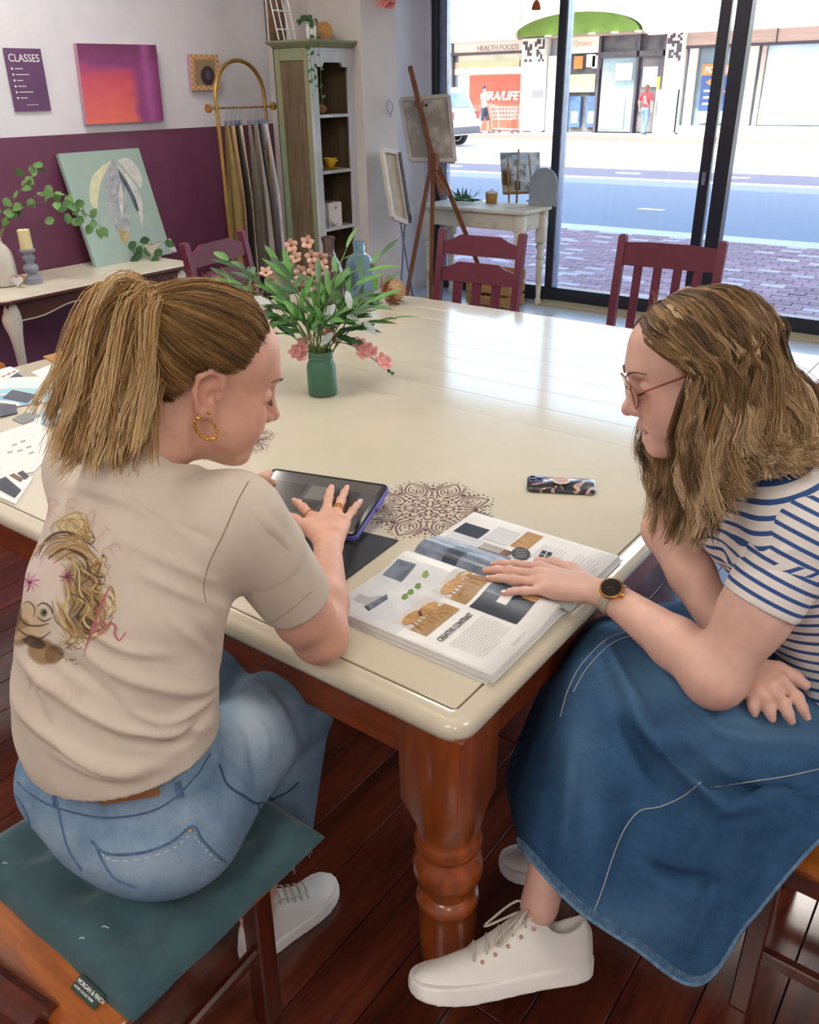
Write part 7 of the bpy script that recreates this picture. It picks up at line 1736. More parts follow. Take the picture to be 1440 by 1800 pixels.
for x, y in ((55, 292), (45, 312), (85, 325), (75, 340), (110, 358), (118, 375), (135, 360), (145, 380), (160, 395), (172, 402), (125, 392), (95, 385), (100, 368), (25, 300), (5, 350), (40, 318), (148, 355)):
    place(EL, vs_, 'leaf', onD(x, y, vdep+rg.uniform(-.1, .05))-vp, CR*rg.uniform(-1, 1)-CU*rg.uniform(-.3, 1), (CAM-vp).normalized()+Vector((rg.uniform(-.5, .5),)*3))
cp = onZ(60, 498, CZ); cs = thing('candle_holder', 'turned grey wooden candlestick on the console table', 'candlestick', tuple(cp))
obj('stem', MB().lathe([(.045, .001), (.046, .03), (.030, .04), (.022, .05), (.036, .065), (.040, .08), (.034, .095), (.018, .105), (.018, .11), (.030, .125), (.033, .135), (.024, .145), (.022, .155), (.040, .165), (.041, .175), (.03, .176)], n=28), 'wood_grey', cs)
ca = thing('candle', 'cream pillar candle standing on the grey candlestick', 'candle', tuple(cp+Vector((0, 0, .1765)))); obj('wax', MB().lathe([(.031, 0), (.032, .004), (.031, .095), (.026, .098), (.012, .092), (.002, .094)], n=24), 'candle_wax', ca); obj('wick', MB().cyl((0, 0, .09), (.001, 0, .105), .0012, n=6), 'lash_brown', ca)
hp_ = onZ(36, 505, CZ); hs_ = thing('heart_ornament', 'small pale heart-shaped block in front of the vase', 'ornament', tuple(hp_))
hpoly = [(.034*math.sin(t)**3*1.05, .030*(13*math.cos(t)-5*math.cos(2*t)-2*math.cos(3*t)-math.cos(4*t))/16+.036) for t in [2*math.pi*k/32 for k in range(32)]]
obj('block', MB().prism([(a, b*1.05) for a, b in hpoly], .022, frame((0, 0, .001), CR-Vector((0, 0, CR.z)), Vector((0, 0, 1)))), 'board_tan', hs_, smooth=50)
obj('face', MB().prism([(a*.93, .036*1.05+(b-.036)*1.0) for a, b in hpoly], .002, frame(tuple((CR-Vector((0, 0, CR.z))).normalized().cross(Vector((0, 0, 1)))*.0225), CR-Vector((0, 0, CR.z)), Vector((0, 0, 1)))), 'stone_white', hs_, smooth=50)
pp = onZ(272, 456, CZ); pl = thing('plant_pot', 'white pot with a trailing green plant on the console table', 'potted plant', tuple(pp))
obj('pot', MB().lathe([(.036, .001), (.040, .006), (.047, .08), (.048, .09), (.044, .09), (.042, .07)], n=24), 'ceramic_wash', pl); obj('soil', MB().lathe([(.043, .072), (.0, .078)], n=20, cap=False), 'stem_brown', pl)
pdp = (pp-CAM).dot(_F); PLf = leafmesh('leaf', .06, .05, .2, 'leaf_dark', .15)
for x, y in ((238, 425), (250, 445), (242, 450), (262, 420), (278, 452), (285, 440), (255, 435), (268, 460), (246, 432), (290, 425), (275, 465)):
    q = onD(x, y, pdp-.06)-pp; place(PLf, pl, 'leaf', q, CR*rg.uniform(-1, .6)-CU*rg.uniform(.1, 1), (CAM-pp).normalized()+Vector((rg.uniform(-.4, .4),)*3)); obj('stem', MB().tube([(0, 0, .085), tuple(Vector((0, 0, .1)).lerp(q, .5)), tuple(q)], .0012, 5), 'stem_green', pl)
woodmat('bottle_wood', '#8a6a3a', '#b9945a', 'Z', 4, .4)
bp_ = onZ(281, 446, CZ)+Vector((-.11, .035, 0)); based('wooden_bottle', MB().lathe([(.026, .001), (.034, .01), (.036, .04), (.030, .08), (.018, .12), (.014, .16), (.016, .20), (.024, .225), (.022, .226), (.012, .20)], bp_, 20), 'bottle_wood', 'slim brown wooden bottle behind the plant pot', 'bottle')
cp_ = onZ(298, 445, CZ)+Vector((-.02, .03, 0)); based('stone_cone', MB().lathe([(.034, .001), (.036, .006), (.022, .045), (.010, .075), (.002, .084)], cp_, 20), 'stone_white', 'small white stone cone beside the plant pot', 'ornament')

# ---------------------------------------------------------------- gold clothes rack with hung cloths
RX = -4.30; M('brass', '#c8a45c', .3, .8, c2='#b8924a', scale=20)
ya, yb = onX(381, 190, RX).y, onX(466, 187, RX).y; zt_ = onX(420, 106, RX).z; zb_ = onX(420, 189, RX).z; ym = (ya+yb)/2; rr = (yb-ya)/2
rk = thing('clothes_rack', 'arched brass clothes rack in front of the plum wall', 'clothes rack', (RX, ym, 0))
zs = zt_-rr
obj('arch', MB().tube([Vector((0, -rr, .01))]+[Vector((0, -rr, zs*k/6)) for k in range(1, 6)]+[Vector((0, -rr*math.cos(a), zs+rr*math.sin(a))) for a in [math.pi*k/20 for k in range(21)]]+[Vector((0, rr, zs*k/6)) for k in range(5, 0, -1)]+[Vector((0, rr, .01))], .012, 10), 'brass', rk)
obj('rail', MB().cyl((0, onX(366, 190, RX).y-ym, zb_), (0, onX(480, 187, RX).y-ym, zb_), .006), 'brass', rk)
for px in (366, 480):
    y = onX(px, 189, RX).y-ym; obj('end_disc', MB().cyl((0, y-.008, zb_), (0, y+.008, zb_), .024, n=20), 'brass', rk)
for s in (-1, 1): obj('foot', MB().bar((-.15, s*rr, .012), (.13, s*rr, .012), .03, .022, .004), 'brass', rk)
CL = [('#8f7a48', '#7d6a3c', 'olive-gold cloth', 396), ('#c9a878', '#b8966a', 'tan cloth', 406), ('#2c2628', '#231e20', 'black cloth', 413), ('#e9dfc2', '#d9cca8', 'cream cloth with a turned-down corner', 420), ('#8b8478', '#7a7368', 'grey-brown cloth', 436), ('#a9a39a', '#97918a', 'light grey cloth', 448), ('#5f585a', '#514a4c', 'dark grey cloth', 455), ('#dedde2', '#c9c8d2', 'white patterned cloth', 464)]
for k, (ca_, cb_, nm, px) in enumerate(CL):
    mt = 'cloth_%d' % k; M(mt, ca_, .85, c2=cb_, scale=9, bump=.2, bscale=200); y = onX(px, 189, RX).y
    t = thing('hung_cloth', '%s clipped to the brass rack' % nm, 'cloth', (RX, y, zb_-1.0), 0, 'cloths on the brass rack')
    r_ = random.Random(k); ph_ = r_.uniform(0, 6); wd = .042+.012*r_.random()+(.035 if k == 7 else 0); Lc = .92+.1*r_.random()
    m = MB().grid(lambda a, b: Vector(((a-.5)*wd*2*(.30+.70*min(1, b*2.2)), .012*math.sin(a*8+ph_+b*2)*(.25+b)+.006*(k-2)*b, 1.0-.085-Lc*b)), 14, 18)
    o = obj('cloth', m, mt, t, smooth=70); sm = o.modifiers.new('t', 'SOLIDIFY'); sm.thickness = .004
    obj('hanger_hook', MB().tube([Vector((0, 0, 1.0+.008)), Vector((.008, 0, 1.0)), Vector((.006, 0, .975)), Vector((0, 0, .95)), Vector((0, 0, .92))], .0018, 6), 'alu', t); obj('clip', MB().box((0, 0, .915), (.03, .014, .03), .003), 'alu', t)

# ---------------------------------------------------------------- weathered cabinet
woodmat('cab_side', '#54483a', '#8f795c', 'Z', 2.2, .6, bump=.1); M('cab_green', '#7d8c72', .6, c2='#8f8a66', scale=6, stretch=(1, 1, .3), detail=6); M('cab_front', '#c3c6cc', .55, c2='#9aa79f', scale=7, stretch=(1, 1, .3), detail=6, lo=.45, hi=.75); M('cab_inside', '#3a2e28', .8, c2='#2a211d', scale=6)
KY = 4.24; kx0, kx1 = onY(482, 100, KY).x, onY(545, 100, KY).x; ky1 = onX(622, 120, kx1).y; kz = onY(545, 82, KY).z
cb = thing('display_cabinet', 'tall weathered green and brown cabinet with open shelves against the nib wall', 'cabinet', ((kx0+kx1)/2, (KY+ky1)/2, 0))
def kb(name, x0, x1, y0, y1, z0, z1, mt, b=.003, par=None): return obj(name, MB().box(((x0+x1)/2, (y0+y1)/2, (z0+z1)/2), (x1-x0, y1-y0, z1-z0), b), mt, par or cb, world=True)
kb('side_panel', kx0, kx1-.02, KY+.006, KY+.022, 0, kz, 'cab_side'); kb('side_panel', kx0, kx1-.02, ky1-.02, ky1, 0, kz, 'cab_side'); kb('back_panel', kx0-.012, kx0, KY, ky1, 0, kz, 'cab_inside')
for x0, x1 in ((kx0, kx0+.045), (kx1-.055, kx1-.018)): kb('side_stile', x0, x1, KY-.004, KY+.010, 0, kz, 'cab_green')
kb('side_rail', kx0+.045, kx1-.055, KY-.003, KY+.010, kz-.07, kz, 'cab_green'); kb('side_rail', kx0+.045, kx1-.055, KY-.003, KY+.010, 0, .12, 'cab_green')
kb('front_stile', kx1-.02, kx1, KY, KY+.06, 0, kz, 'cab_front'); kb('front_stile', kx1-.02, kx1, ky1-.06, ky1, 0, kz, 'cab_front')
iw = ky1-KY-.12
ap = [(0, 0), (0, -.085), (.045, -.085), (.06, -.06), (iw-.06, -.06), (iw-.045, -.085), (iw, -.085), (iw, 0)]
obj('arched_rail', MB().prism(ap, .02, frame((kx1-.02, KY+.06, kz-.02), (0, 1, 0), (0, 0, 1))), 'cab_front', cb, world=True); kb('front_rail', kx1-.02, kx1, KY+.06, ky1-.06, kz-.02, kz, 'cab_front')
obj('cornice', rloft(MB(), kx0-.03, kx1+.04, KY-.04, ky1+.02, .005, [(.03, kz), (.02, kz+.012), (.004, kz+.025), (0, kz+.032), (0, kz+.04)], n=2), 'cab_green', cb, world=True)
shz = [onX(585, py, kx1).z for py in (201, 300, 401)]+[.30, .04]
for z_ in shz: kb('shelf', kx0, kx1-.003, KY+.02, ky1-.02, z_-.018, z_, 'cab_front', .002)
# on the cabinet shelves
xs_ = kx1-.13; ycen = (KY+ky1)/2
M('dried_brown', '#9a6a45', .8, c2='#7a4f30', scale=30, rnd=.2); dq = Vector((xs_+.03, ycen-.03, shz[0])); dt = thing('dried_flower', 'bunch of dried brown flowers on the top cabinet shelf', 'dried flower', tuple(dq))
r_ = random.Random(3); DLm = leafmesh('petal', .05, .022, .3, 'dried_brown', .6)
for k in range(26):
    d = Vector((r_.gauss(0, 1), r_.gauss(0, 1.2), abs(r_.gauss(.3, .6)))).normalized(); place(DLm, dt, 'petal', Vector((0, (k % 5-2)*.022, .028)), d, Vector((0, 0, 1))+Vector((r_.uniform(-.5, .5),)*3))
obj('head', MB().sphere((0, 0, .03), (.03, .06, .028), 12, 8), 'dried_brown', dt)
M('cup_yellow', '#e0b320', .3, c2='#d2a418', scale=10, coat=.4); M('china_white', '#eceaea', .3, coat=.3)
cq = Vector((xs_+.05, ycen+.02, shz[1])); cc = thing('teacup', 'yellow teacup with gold handle on the middle cabinet shelf', 'cup', tuple(cq+Vector((0, 0, .0135))))
obj('bowl', MB().lathe([(.018, 0), (.02, .004), (.034, .02), (.043, .048), (.044, .056), (.041, .056), (.03, .02)], n=24), 'cup_yellow', cc); obj('handle', MB().tube(spline([(0, .04, .048), (0, .062, .05), (0, .066, .034), (0, .036, .018)], 5), .004, 6), 'gold', cc)
based('saucer', MB().lathe([(.03, .0005), (.05, .006), (.062, .012), (.061, .013), (.03, .006)], cq, 24), 'cup_yellow', 'yellow saucer under the teacup', 'saucer')
mq = Vector((xs_+.05, ycen-.10, shz[1])); mk = thing('milk_jug', 'small white jug beside the yellow teacup', 'jug', tuple(mq)); obj('body', MB().lathe([(.022, .0005), (.03, .01), (.034, .03), (.026, .055), (.018, .07), (.022, .085), (.018, .086), (.014, .07)], n=20), 'china_white', mk); obj('handle', MB().tube(spline([(0, -.025, .06), (0, -.045, .055), (0, -.045, .03), (0, -.03, .02)], 4), .003, 6), 'china_white', mk)
M('tissue_floral', '#e4dedd', .6, c2='#8d7a78', scale=22, detail=6, lo=.52, hi=.66)
tq = Vector((xs_+.04, ycen-.01, shz[2])); tb_ = thing('tissue_box', 'white floral tissue box on the lower cabinet shelf', 'tissue box', tuple(tq)); obj('box', MB().box((0, 0, .0755), (.12, .13, .15), .003), 'tissue_floral', tb_); obj('opening', MB().lathe([(.03, .1505), (.03, .1515)], n=20), 'cab_inside', tb_)
q2 = Vector((xs_-.05, ycen-.10, shz[2])); based('white_canister', MB().lathe([(.035, .0005), (.038, .01), (.038, .14), (.03, .15), (.032, .165), (.01, .175)], q2, 20), 'china_white', 'white canister behind the tissue box', 'canister')
# on top of the cabinet
kt = kz+.04; cxm = (kx0+kx1)/2
q = Vector((cxm+.06, ycen-.08, kt)); tp_ = thing('plant_pot', 'small white pot with trailing plant on top of the cabinet', 'potted plant', tuple(q)); obj('pot', MB().lathe([(.026, .0005), (.03, .01), (.034, .06), (.03, .085), (.026, .086), (.026, .06)], n=20), 'china_white', tp_)
SLf = leafmesh('leaf', .03, .022, .2, 'leaf_dark', .2); r_ = random.Random(6)
for k in range(11):
    a = r_.uniform(2.6, 5.6); L0 = r_.uniform(.12, .38); P = spline([(0, 0, .08), (.06*math.cos(a)+.04, .07*math.sin(a), .10), (.09*math.cos(a)+.07, .13*math.sin(a), .0-L0*.35), (.09*math.cos(a)+.075, .14*math.sin(a), -L0)], 6) if k < 6 else spline([(0, 0, .08), (.04*math.cos(a), .05*math.sin(a), .13), (.08*math.cos(a), .09*math.sin(a), .10)], 6)
    obj('vine', MB().tube(P, .0012, 5), 'stem_green', tp_)
    for i in range(3, len(P), 2): place(SLf, tp_, 'leaf', P[i], Vector((r_.gauss(0, 1), r_.gauss(0, 1), r_.gauss(-.3, .6))), Vector((1, -.5, .6)))
woodmat('spool_wood', '#b07a3c', '#d6a25a', 'Y', 3, .4)
q = Vector((cxm+.03, ycen+.05, kt+.052)); sp_ = thing('thread_spool', 'wooden spool lying on top of the cabinet', 'spool', tuple(q-Vector((0, 0, .052)))); ry = Matrix.Rotation(math.radians(-90), 3, 'X') @ Matrix.Identity(3)
obj('spool', MB().lathe([(.05, -.06), (.052, -.055), (.052, -.045), (.02, -.035), (.02, .035), (.052, .045), (.052, .055), (.05, .06)], (0, 0, .0525), 28, Matrix.Rotation(math.radians(90), 3, 'Y') @ Matrix.Rotation(.5, 3, 'X')), 'spool_wood', sp_); obj('ribbon', MB().lathe([(.04, -.034), (.042, 0), (.04, .034)], (0, 0, .0525), 24, Matrix.Rotation(math.radians(90), 3, 'Y') @ Matrix.Rotation(.5, 3, 'X')), 'paper_grey', sp_)
q = Vector((kx0+.06, KY+.06, kt)); lr = thing('letter_rack', 'white wire rack with magazines on top of the cabinet', 'rack', tuple(q))
for k in range(4): obj('wire_frame', MB().tube([Vector((.02, -.09+.05*k, .004)), Vector((-.03, -.09+.05*k, .22))], .004, 6), 'china_white', lr)
for z_ in (.06, .16): obj('wire_rail', MB().tube([Vector((.02-.05*z_/.22, -.09, z_)), Vector((.02-.05*z_/.22, .06, z_))], .005, 6), 'china_white', lr)
for k, mt in enumerate(('photo_brown', 'photo_white', 'ink_dark')):
    o = thing('magazine', ('brown-covered magazine', 'pale magazine', 'dark-covered magazine')[k]+' standing in the white rack on the cabinet', 'magazine', tuple(q+Vector((-.055-.022*k, -.02+.01*k, 0)))); obj('cover', MB().box((0, 0, .15+.02*k), (.012, .14, .30+.04*k), .002), mt, o); obj('pages', MB().box((0, .001, .15+.02*k), (.008, .141, .298+.04*k)), 'paper_white', o)

# ---------------------------------------------------------------- easel, leaning frames, side table by the window
woodmat('easel_wood', '#7a4626', '#a8693c', 'Z', 3, .45)
hub = onY(762, 285, 5.55); ED = (hub-CAM).dot(_F)+.25; top_ = onD(721, 118, ED-.28)
E1, E2, rfoot = onZ(707, 560, 0), onZ(757, 556, 0), onZ(866, 528, 0)
ea = thing('easel', 'tall brown wooden easel standing by the window', 'easel', (hub.x, hub.y, 0))
mdir = (top_-hub).normalized()
obj('mast', MB().bar(hub-mdir*.05, top_, .035, .05, .004, _F), 'easel_wood', ea, world=True); obj('mast_rail', MB().bar(hub-mdir*.25+_F*.03, top_.lerp(hub, .25)+_F*.03, .03, .02, .003, _F), 'easel_wood', ea, world=True)
for f_ in (E1, E2, rfoot): obj('leg', MB().bar(hub+Vector((0, 0, .06)), (f_.x, f_.y, .0), .032, .026, .003, _F), 'easel_wood', ea, world=True)
obj('leg_brace', MB().bar(hub-Vector((0, 0, .05)), onD(790, 345, ED-.2), .02, .02, .002, _F), 'easel_wood', ea, world=True); obj('hub_block', MB().box(hub, (.08, .06, .12), .012), 'easel_wood', ea, world=True)
obj('clamp', MB().box(hub.lerp(top_, .62), (.06, .05, .05), .006), 'easel_wood', ea, world=True); obj('clamp_screw', MB().sphere(hub.lerp(top_, .60)+CR*.05, .012, 8, 6), 'ink_dark', ea, world=True)
M('canvas_back', '#c2b29c', .85, c2='#b0a08a', scale=14, bump=.2); M('canvas_paint', '#a89e92', .7, c2='#d9d2c4', scale=5, detail=5, lo=.45, hi=.6); M('frame_pale', '#d6cfc6', .5, c2='#cbc3b9', scale=10)
PB = [onD(x, y, ED-.22+dd) for x, y, dd in ((704, 176, .05), (789, 169, 0), (800, 283, 0), (722, 281, .05))]; c = sum(PB, Vector())/4
pa_ = thing('easel_painting', 'framed pale canvas clamped on the brown easel', 'painting', tuple((PB[2]+PB[3])/2)); lo = Vector(pa_.location)
pn = (PB[1]-PB[0]).cross(PB[0]-PB[3]).normalized(); pn = pn if pn.dot(CAM-c) > 0 else -pn
obj('canvas', MB().add([p-lo-pn*.004 for p in PB]+[p-lo-pn*.02 for p in PB], [(3, 2, 1, 0), (4, 5, 6, 7)]+[(k, (k+1) % 4, 4+(k+1) % 4, 4+k) for k in range(4)]), 'canvas_paint', pa_, smooth=0)
for k in range(4): obj('frame_bar', MB().bar(PB[k]-lo, PB[(k+1) % 4]-lo, .03, .03, .003, pn), 'frame_pale', pa_)
# leaning frames on a wire stand
FB = [onX(x, y, v_) for x, y, v_ in ((671, 263, -3.70), (697, 268, -3.72), (716, 392, -3.64), (690, 382, -3.62))]; fd = (FB[2]-CAM).dot(_F)
fs = thing('wire_frame_stand', 'pale narrow frame on a thin wire stand beside the pier', 'frame stand', (FB[2].x, FB[2].y, 0)); lo = Vector(fs.location)
for k in range(4): obj('frame_bar', MB().bar(FB[k]-lo, FB[(k+1) % 4]-lo, .03, .03, .003), 'frame_pale', fs)
obj('backing', MB().add([p-lo+_F*.008 for p in FB], [(3, 2, 1, 0)]), 'canvas_back', fs)
obj('edge_bar', MB().bar(FB[1]-lo+CR*.02, FB[2]-lo+CR*.02, .012, .03, .002), 'ink_dark', fs)
for a, b in (((704, 390), (732, 560)), ((712, 392), (700, 575))):
    pa1, pb1 = onD(a[0], a[1], fd), onZ(b[0], b[1], 0); obj('stand_leg', MB().tube([pa1-lo, pb1-lo], .006, 6), 'alu', fs)
obj('scroll', MB().tube([onD(716+7*math.cos(q), 382+10*math.sin(q), fd-.01)-lo for q in [2*math.pi*k/14 for k in range(14)]], .005, 6, closed=True), 'ink_dark', fs)
hk = onD(688, 168, fd+.05); wh = based('wire_hook', MB().tube(spline([onX(684, 200, -3.80), onX(680, 186, -3.79), onX(684, 175, -3.79), onX(691, 186, -3.79), onX(686, 206, -3.80)], 5), .004, 6), 'alu', 'thin wire hook hanging on the nib wall', 'hook')
# distressed side table
M('distress_white', '#ddd9c8', .55, c2='#b9a98a', scale=7, detail=7, stretch=(1, 1, 2.2), lo=.55, hi=.72)
SX0, SX1, SY0, SY1, SZ = -4.32, -3.33, 5.90, 6.36, .785
sd = thing('side_table', 'distressed white side table with turned legs at the window', 'side table', ((SX0+SX1)/2, (SY0+SY1)/2, 0))
obj('tabletop', rloft(MB(), SX0, SX1, SY0, SY1, .02, [(.01, SZ-.03), (0, SZ-.024), (0, SZ-.008), (.006, SZ)]), 'distress_white', sd, world=True)
SLG = [(.016, 0), (.022, .01), (.026, .04), (.020, .055), (.018, .07), (.026, .2), (.030, .34), (.022, .36), (.034, .375), (.036, .39), (.026, .405), (.022, .43), (.034, .46), (.036, .48), (.026, .495), (.03, .505)]
for x in (SX0+.06, SX1-.06):
    for y in (SY0+.06, SY1-.06):
        m = MB().lathe(SLG, (x, y, .0055), 18); m.box((x, y, .63), (.07, .07, .25), .004); obj('leg', m, 'distress_white', sd, world=True, smooth=50)
apn = [(0, 0), (SX1-SX0-.16, 0), (SX1-SX0-.16, -.15), (SX1-SX0-.2, -.12), (.04, -.12), (0, -.15)]
for y in (SY0+.035, SY1-.055): obj('apron', MB().prism(apn, .02, frame((SX0+.08, y+.02, SZ-.03), (1, 0, 0), (0, 0, 1))), 'distress_white', sd, world=True)
for x in (SX0+.05, SX1-.07): obj('end_apron', MB().box((x+.01, (SY0+SY1)/2, SZ-.095), (.02, SY1-SY0-.16, .13), .002), 'distress_white', sd, world=True)
pg = onZ(818, 356, SZ); pf = thing('artificial_plant', 'bunch of green leaves lying on the side table', 'plant', tuple(pg)); r_ = random.Random(9)
for k in range(34):
    d = Vector((r_.gauss(.1, .8), r_.gauss(0, .6), abs(r_.gauss(.5, .4)))).normalized(); place(LM[(r_.choice(gD), 0)], pf, 'leaf', Vector((r_.uniform(-.09, .07), r_.uniform(-.05, .05), .012+.02*r_.random())), d, Vector((r_.uniform(-.6, .6), -.5, 1)))
obj('stem', MB().tube([Vector((-.12, 0, .008)), Vector((0, 0, .014)), Vector((.08, .01, .012))], .006, 6), 'stem_green', pf)
M('gold_pot', '#c59a5a', .35, .4, c2='#a97f46', scale=14)
gp_ = onZ(864, 357, SZ); gq = thing('gold_canister', 'gold lidded canister on the side table', 'canister', tuple(gp_)); obj('body', MB().lathe([(.042, .0005), (.046, .004), (.050, .075), (.048, .078), (.04, .07)], n=24), 'gold_pot', gq); ld = obj('lid', MB().lathe([(.052, .078), (.052, .086), (.03, .094), (.006, .098)], n=24), 'stone_white', gq); obj('knob', MB().sphere((0, 0, .103), .007, 10, 8), 'gold', ld)
pq_ = onZ(910, 355, SZ); me_ = thing('tabletop_easel', 'small wooden tabletop easel on the side table', 'easel', tuple(pq_))
pqd = (pq_-CAM).dot(_F)
for a, b, d_ in (((893, 275), (895, 356), 0), ((912, 262), (908, 362), -.02), ((930, 272), (937, 356), 0)): obj('leg', MB().bar(onD(*a, pqd+d_*.5)-pq_, onD(*b, pqd+d_)-pq_, .016, .012, .002, _F), 'bottle_wood', me_)
obj('ledge', MB().bar(onD(885, 340, pqd-.02)-pq_, onD(945, 338, pqd-.02)-pq_, .016, .02, .002, _F), 'bottle_wood', me_)
M('picture_town', '#c9bfae', .6, c2='#6e665c', scale=14, detail=6, lo=.42, hi=.6)
PQ = [onD(x, y, pqd+.03+dd) for x, y, dd in ((879, 268, .03), (949, 267, .03), (951, 338, .0), (884, 340, .0))]; sp2 = thing('small_picture', 'small townscape picture on the tabletop easel', 'picture', tuple((PQ[2]+PQ[3])/2)); lo = Vector(sp2.location)
obj('canvas', MB().add([p-lo for p in PQ]+[p-lo+_F*.018 for p in PQ], [(3, 2, 1, 0), (4, 5, 6, 7)]+[(k, (k+1) % 4, 4+(k+1) % 4, 4+k) for k in range(4)]), 'picture_town', sp2, smooth=0)
for k, (x, y, w_, h_, mt) in enumerate(((884, 300, 14, 26, 'photo_brown'), (905, 318, 10, 16, 'ink_dark'), (925, 290, 16, 30, 'paper_grey'), (900, 272, 30, 8, 'ink_grey'))):
    P = [planept(a, b, PQ[0]-_F*.0015, (PQ[1]-PQ[0]).cross(PQ[0]-PQ[3]))-lo for a, b in ((x, y), (x+w_, y), (x+w_, y+h_), (x, y+h_))]; obj('painted_patch', MB().add(P, [(3, 2, 1, 0)]), mt, sp2, smooth=0)
M('arch_grey', '#9aa4ae', .6, c2='#8e98a2', scale=8)
ag = onZ(955, 350, SZ); based('arch_board', MB().prism([(-.12, 0), (.12, 0), (.12, .16)]+[(.12*math.cos(a), .16+.12*math.sin(a)) for a in [math.pi*k/14 for k in range(1, 14)]]+[(-.12, .16)], .018, frame((onY(955, 350, SY1-.05).x, SY1-.05, SZ+.0005), (1, 0, 0), (0, .05, 1))), 'arch_grey', 'grey arched board standing behind the small picture', 'board')
pl_ = onZ(926, 358, SZ); based('small_plate', MB().lathe([(.03, .0005), (.055, .006), (.06, .01), (.058, .011), (.03, .005)], onZ(938, 356, SZ)+Vector((-.02, .03, 0)), 24), 'ink_dark', 'dark round plate beside the tabletop easel', 'plate')
woodmat('crate_wood', '#a87a44', '#cfa468', 'X', 3, .6)
cr = thing('wooden_crate', 'slatted wooden crate on the floor under the side table', 'crate', (-3.70, 6.13, .0055))
for z_ in (.05, .15, .25):
    for y in (-.12, .12): obj('slat', MB().box((0, y, z_), (.42, .012, .075), .002), 'crate_wood', cr)
    for x in (-.205, .205): obj('slat', MB().box((x, 0, z_), (.012, .23, .075), .002), 'crate_wood', cr)
for x in (-.19, .19):
    for y in (-.108, .108): obj('corner_post', MB().box((x, y, .147), (.02, .012, .29), .002), 'crate_wood', cr)
obj('base', MB().box((0, 0, .012), (.4, .22, .012), .002), 'crate_wood', cr)
# hanging ornaments near the ceiling
hn = onY(943, 12, 6.2); hg = thing('hanging_bell', 'small brown bell hanging in the window', 'ornament', tuple(hn)); obj('bell', MB().lathe([(.03, -.02), (.034, -.01), (.026, .02), (.012, .04), (.004, .045)], n=16), 'leather_tan', hg); obj('cord', MB().tube([Vector((0, 0, .04)), Vector((0, 0, ZC-hn.z))], .0018, 5), 'ink_dark', hg)
hn = onX(679, 4, -3.74); hf = thing('hanging_flower', 'pink fabric flower hanging beside the nib wall', 'ornament', tuple(hn)); me = blossommesh('blossom', 'petal_pink', .055, 7)
for k in range(3): place(me, hf, 'blossom', Vector((0, 0, -.008*k)), Vector((math.cos(k), math.sin(k), 0)), Vector((.5, -.7, .4)))
obj('cord', MB().tube([Vector((0, 0, .0)), Vector((0, 0, ZC-hn.z))], .0015, 5), 'thread_pale', hf)
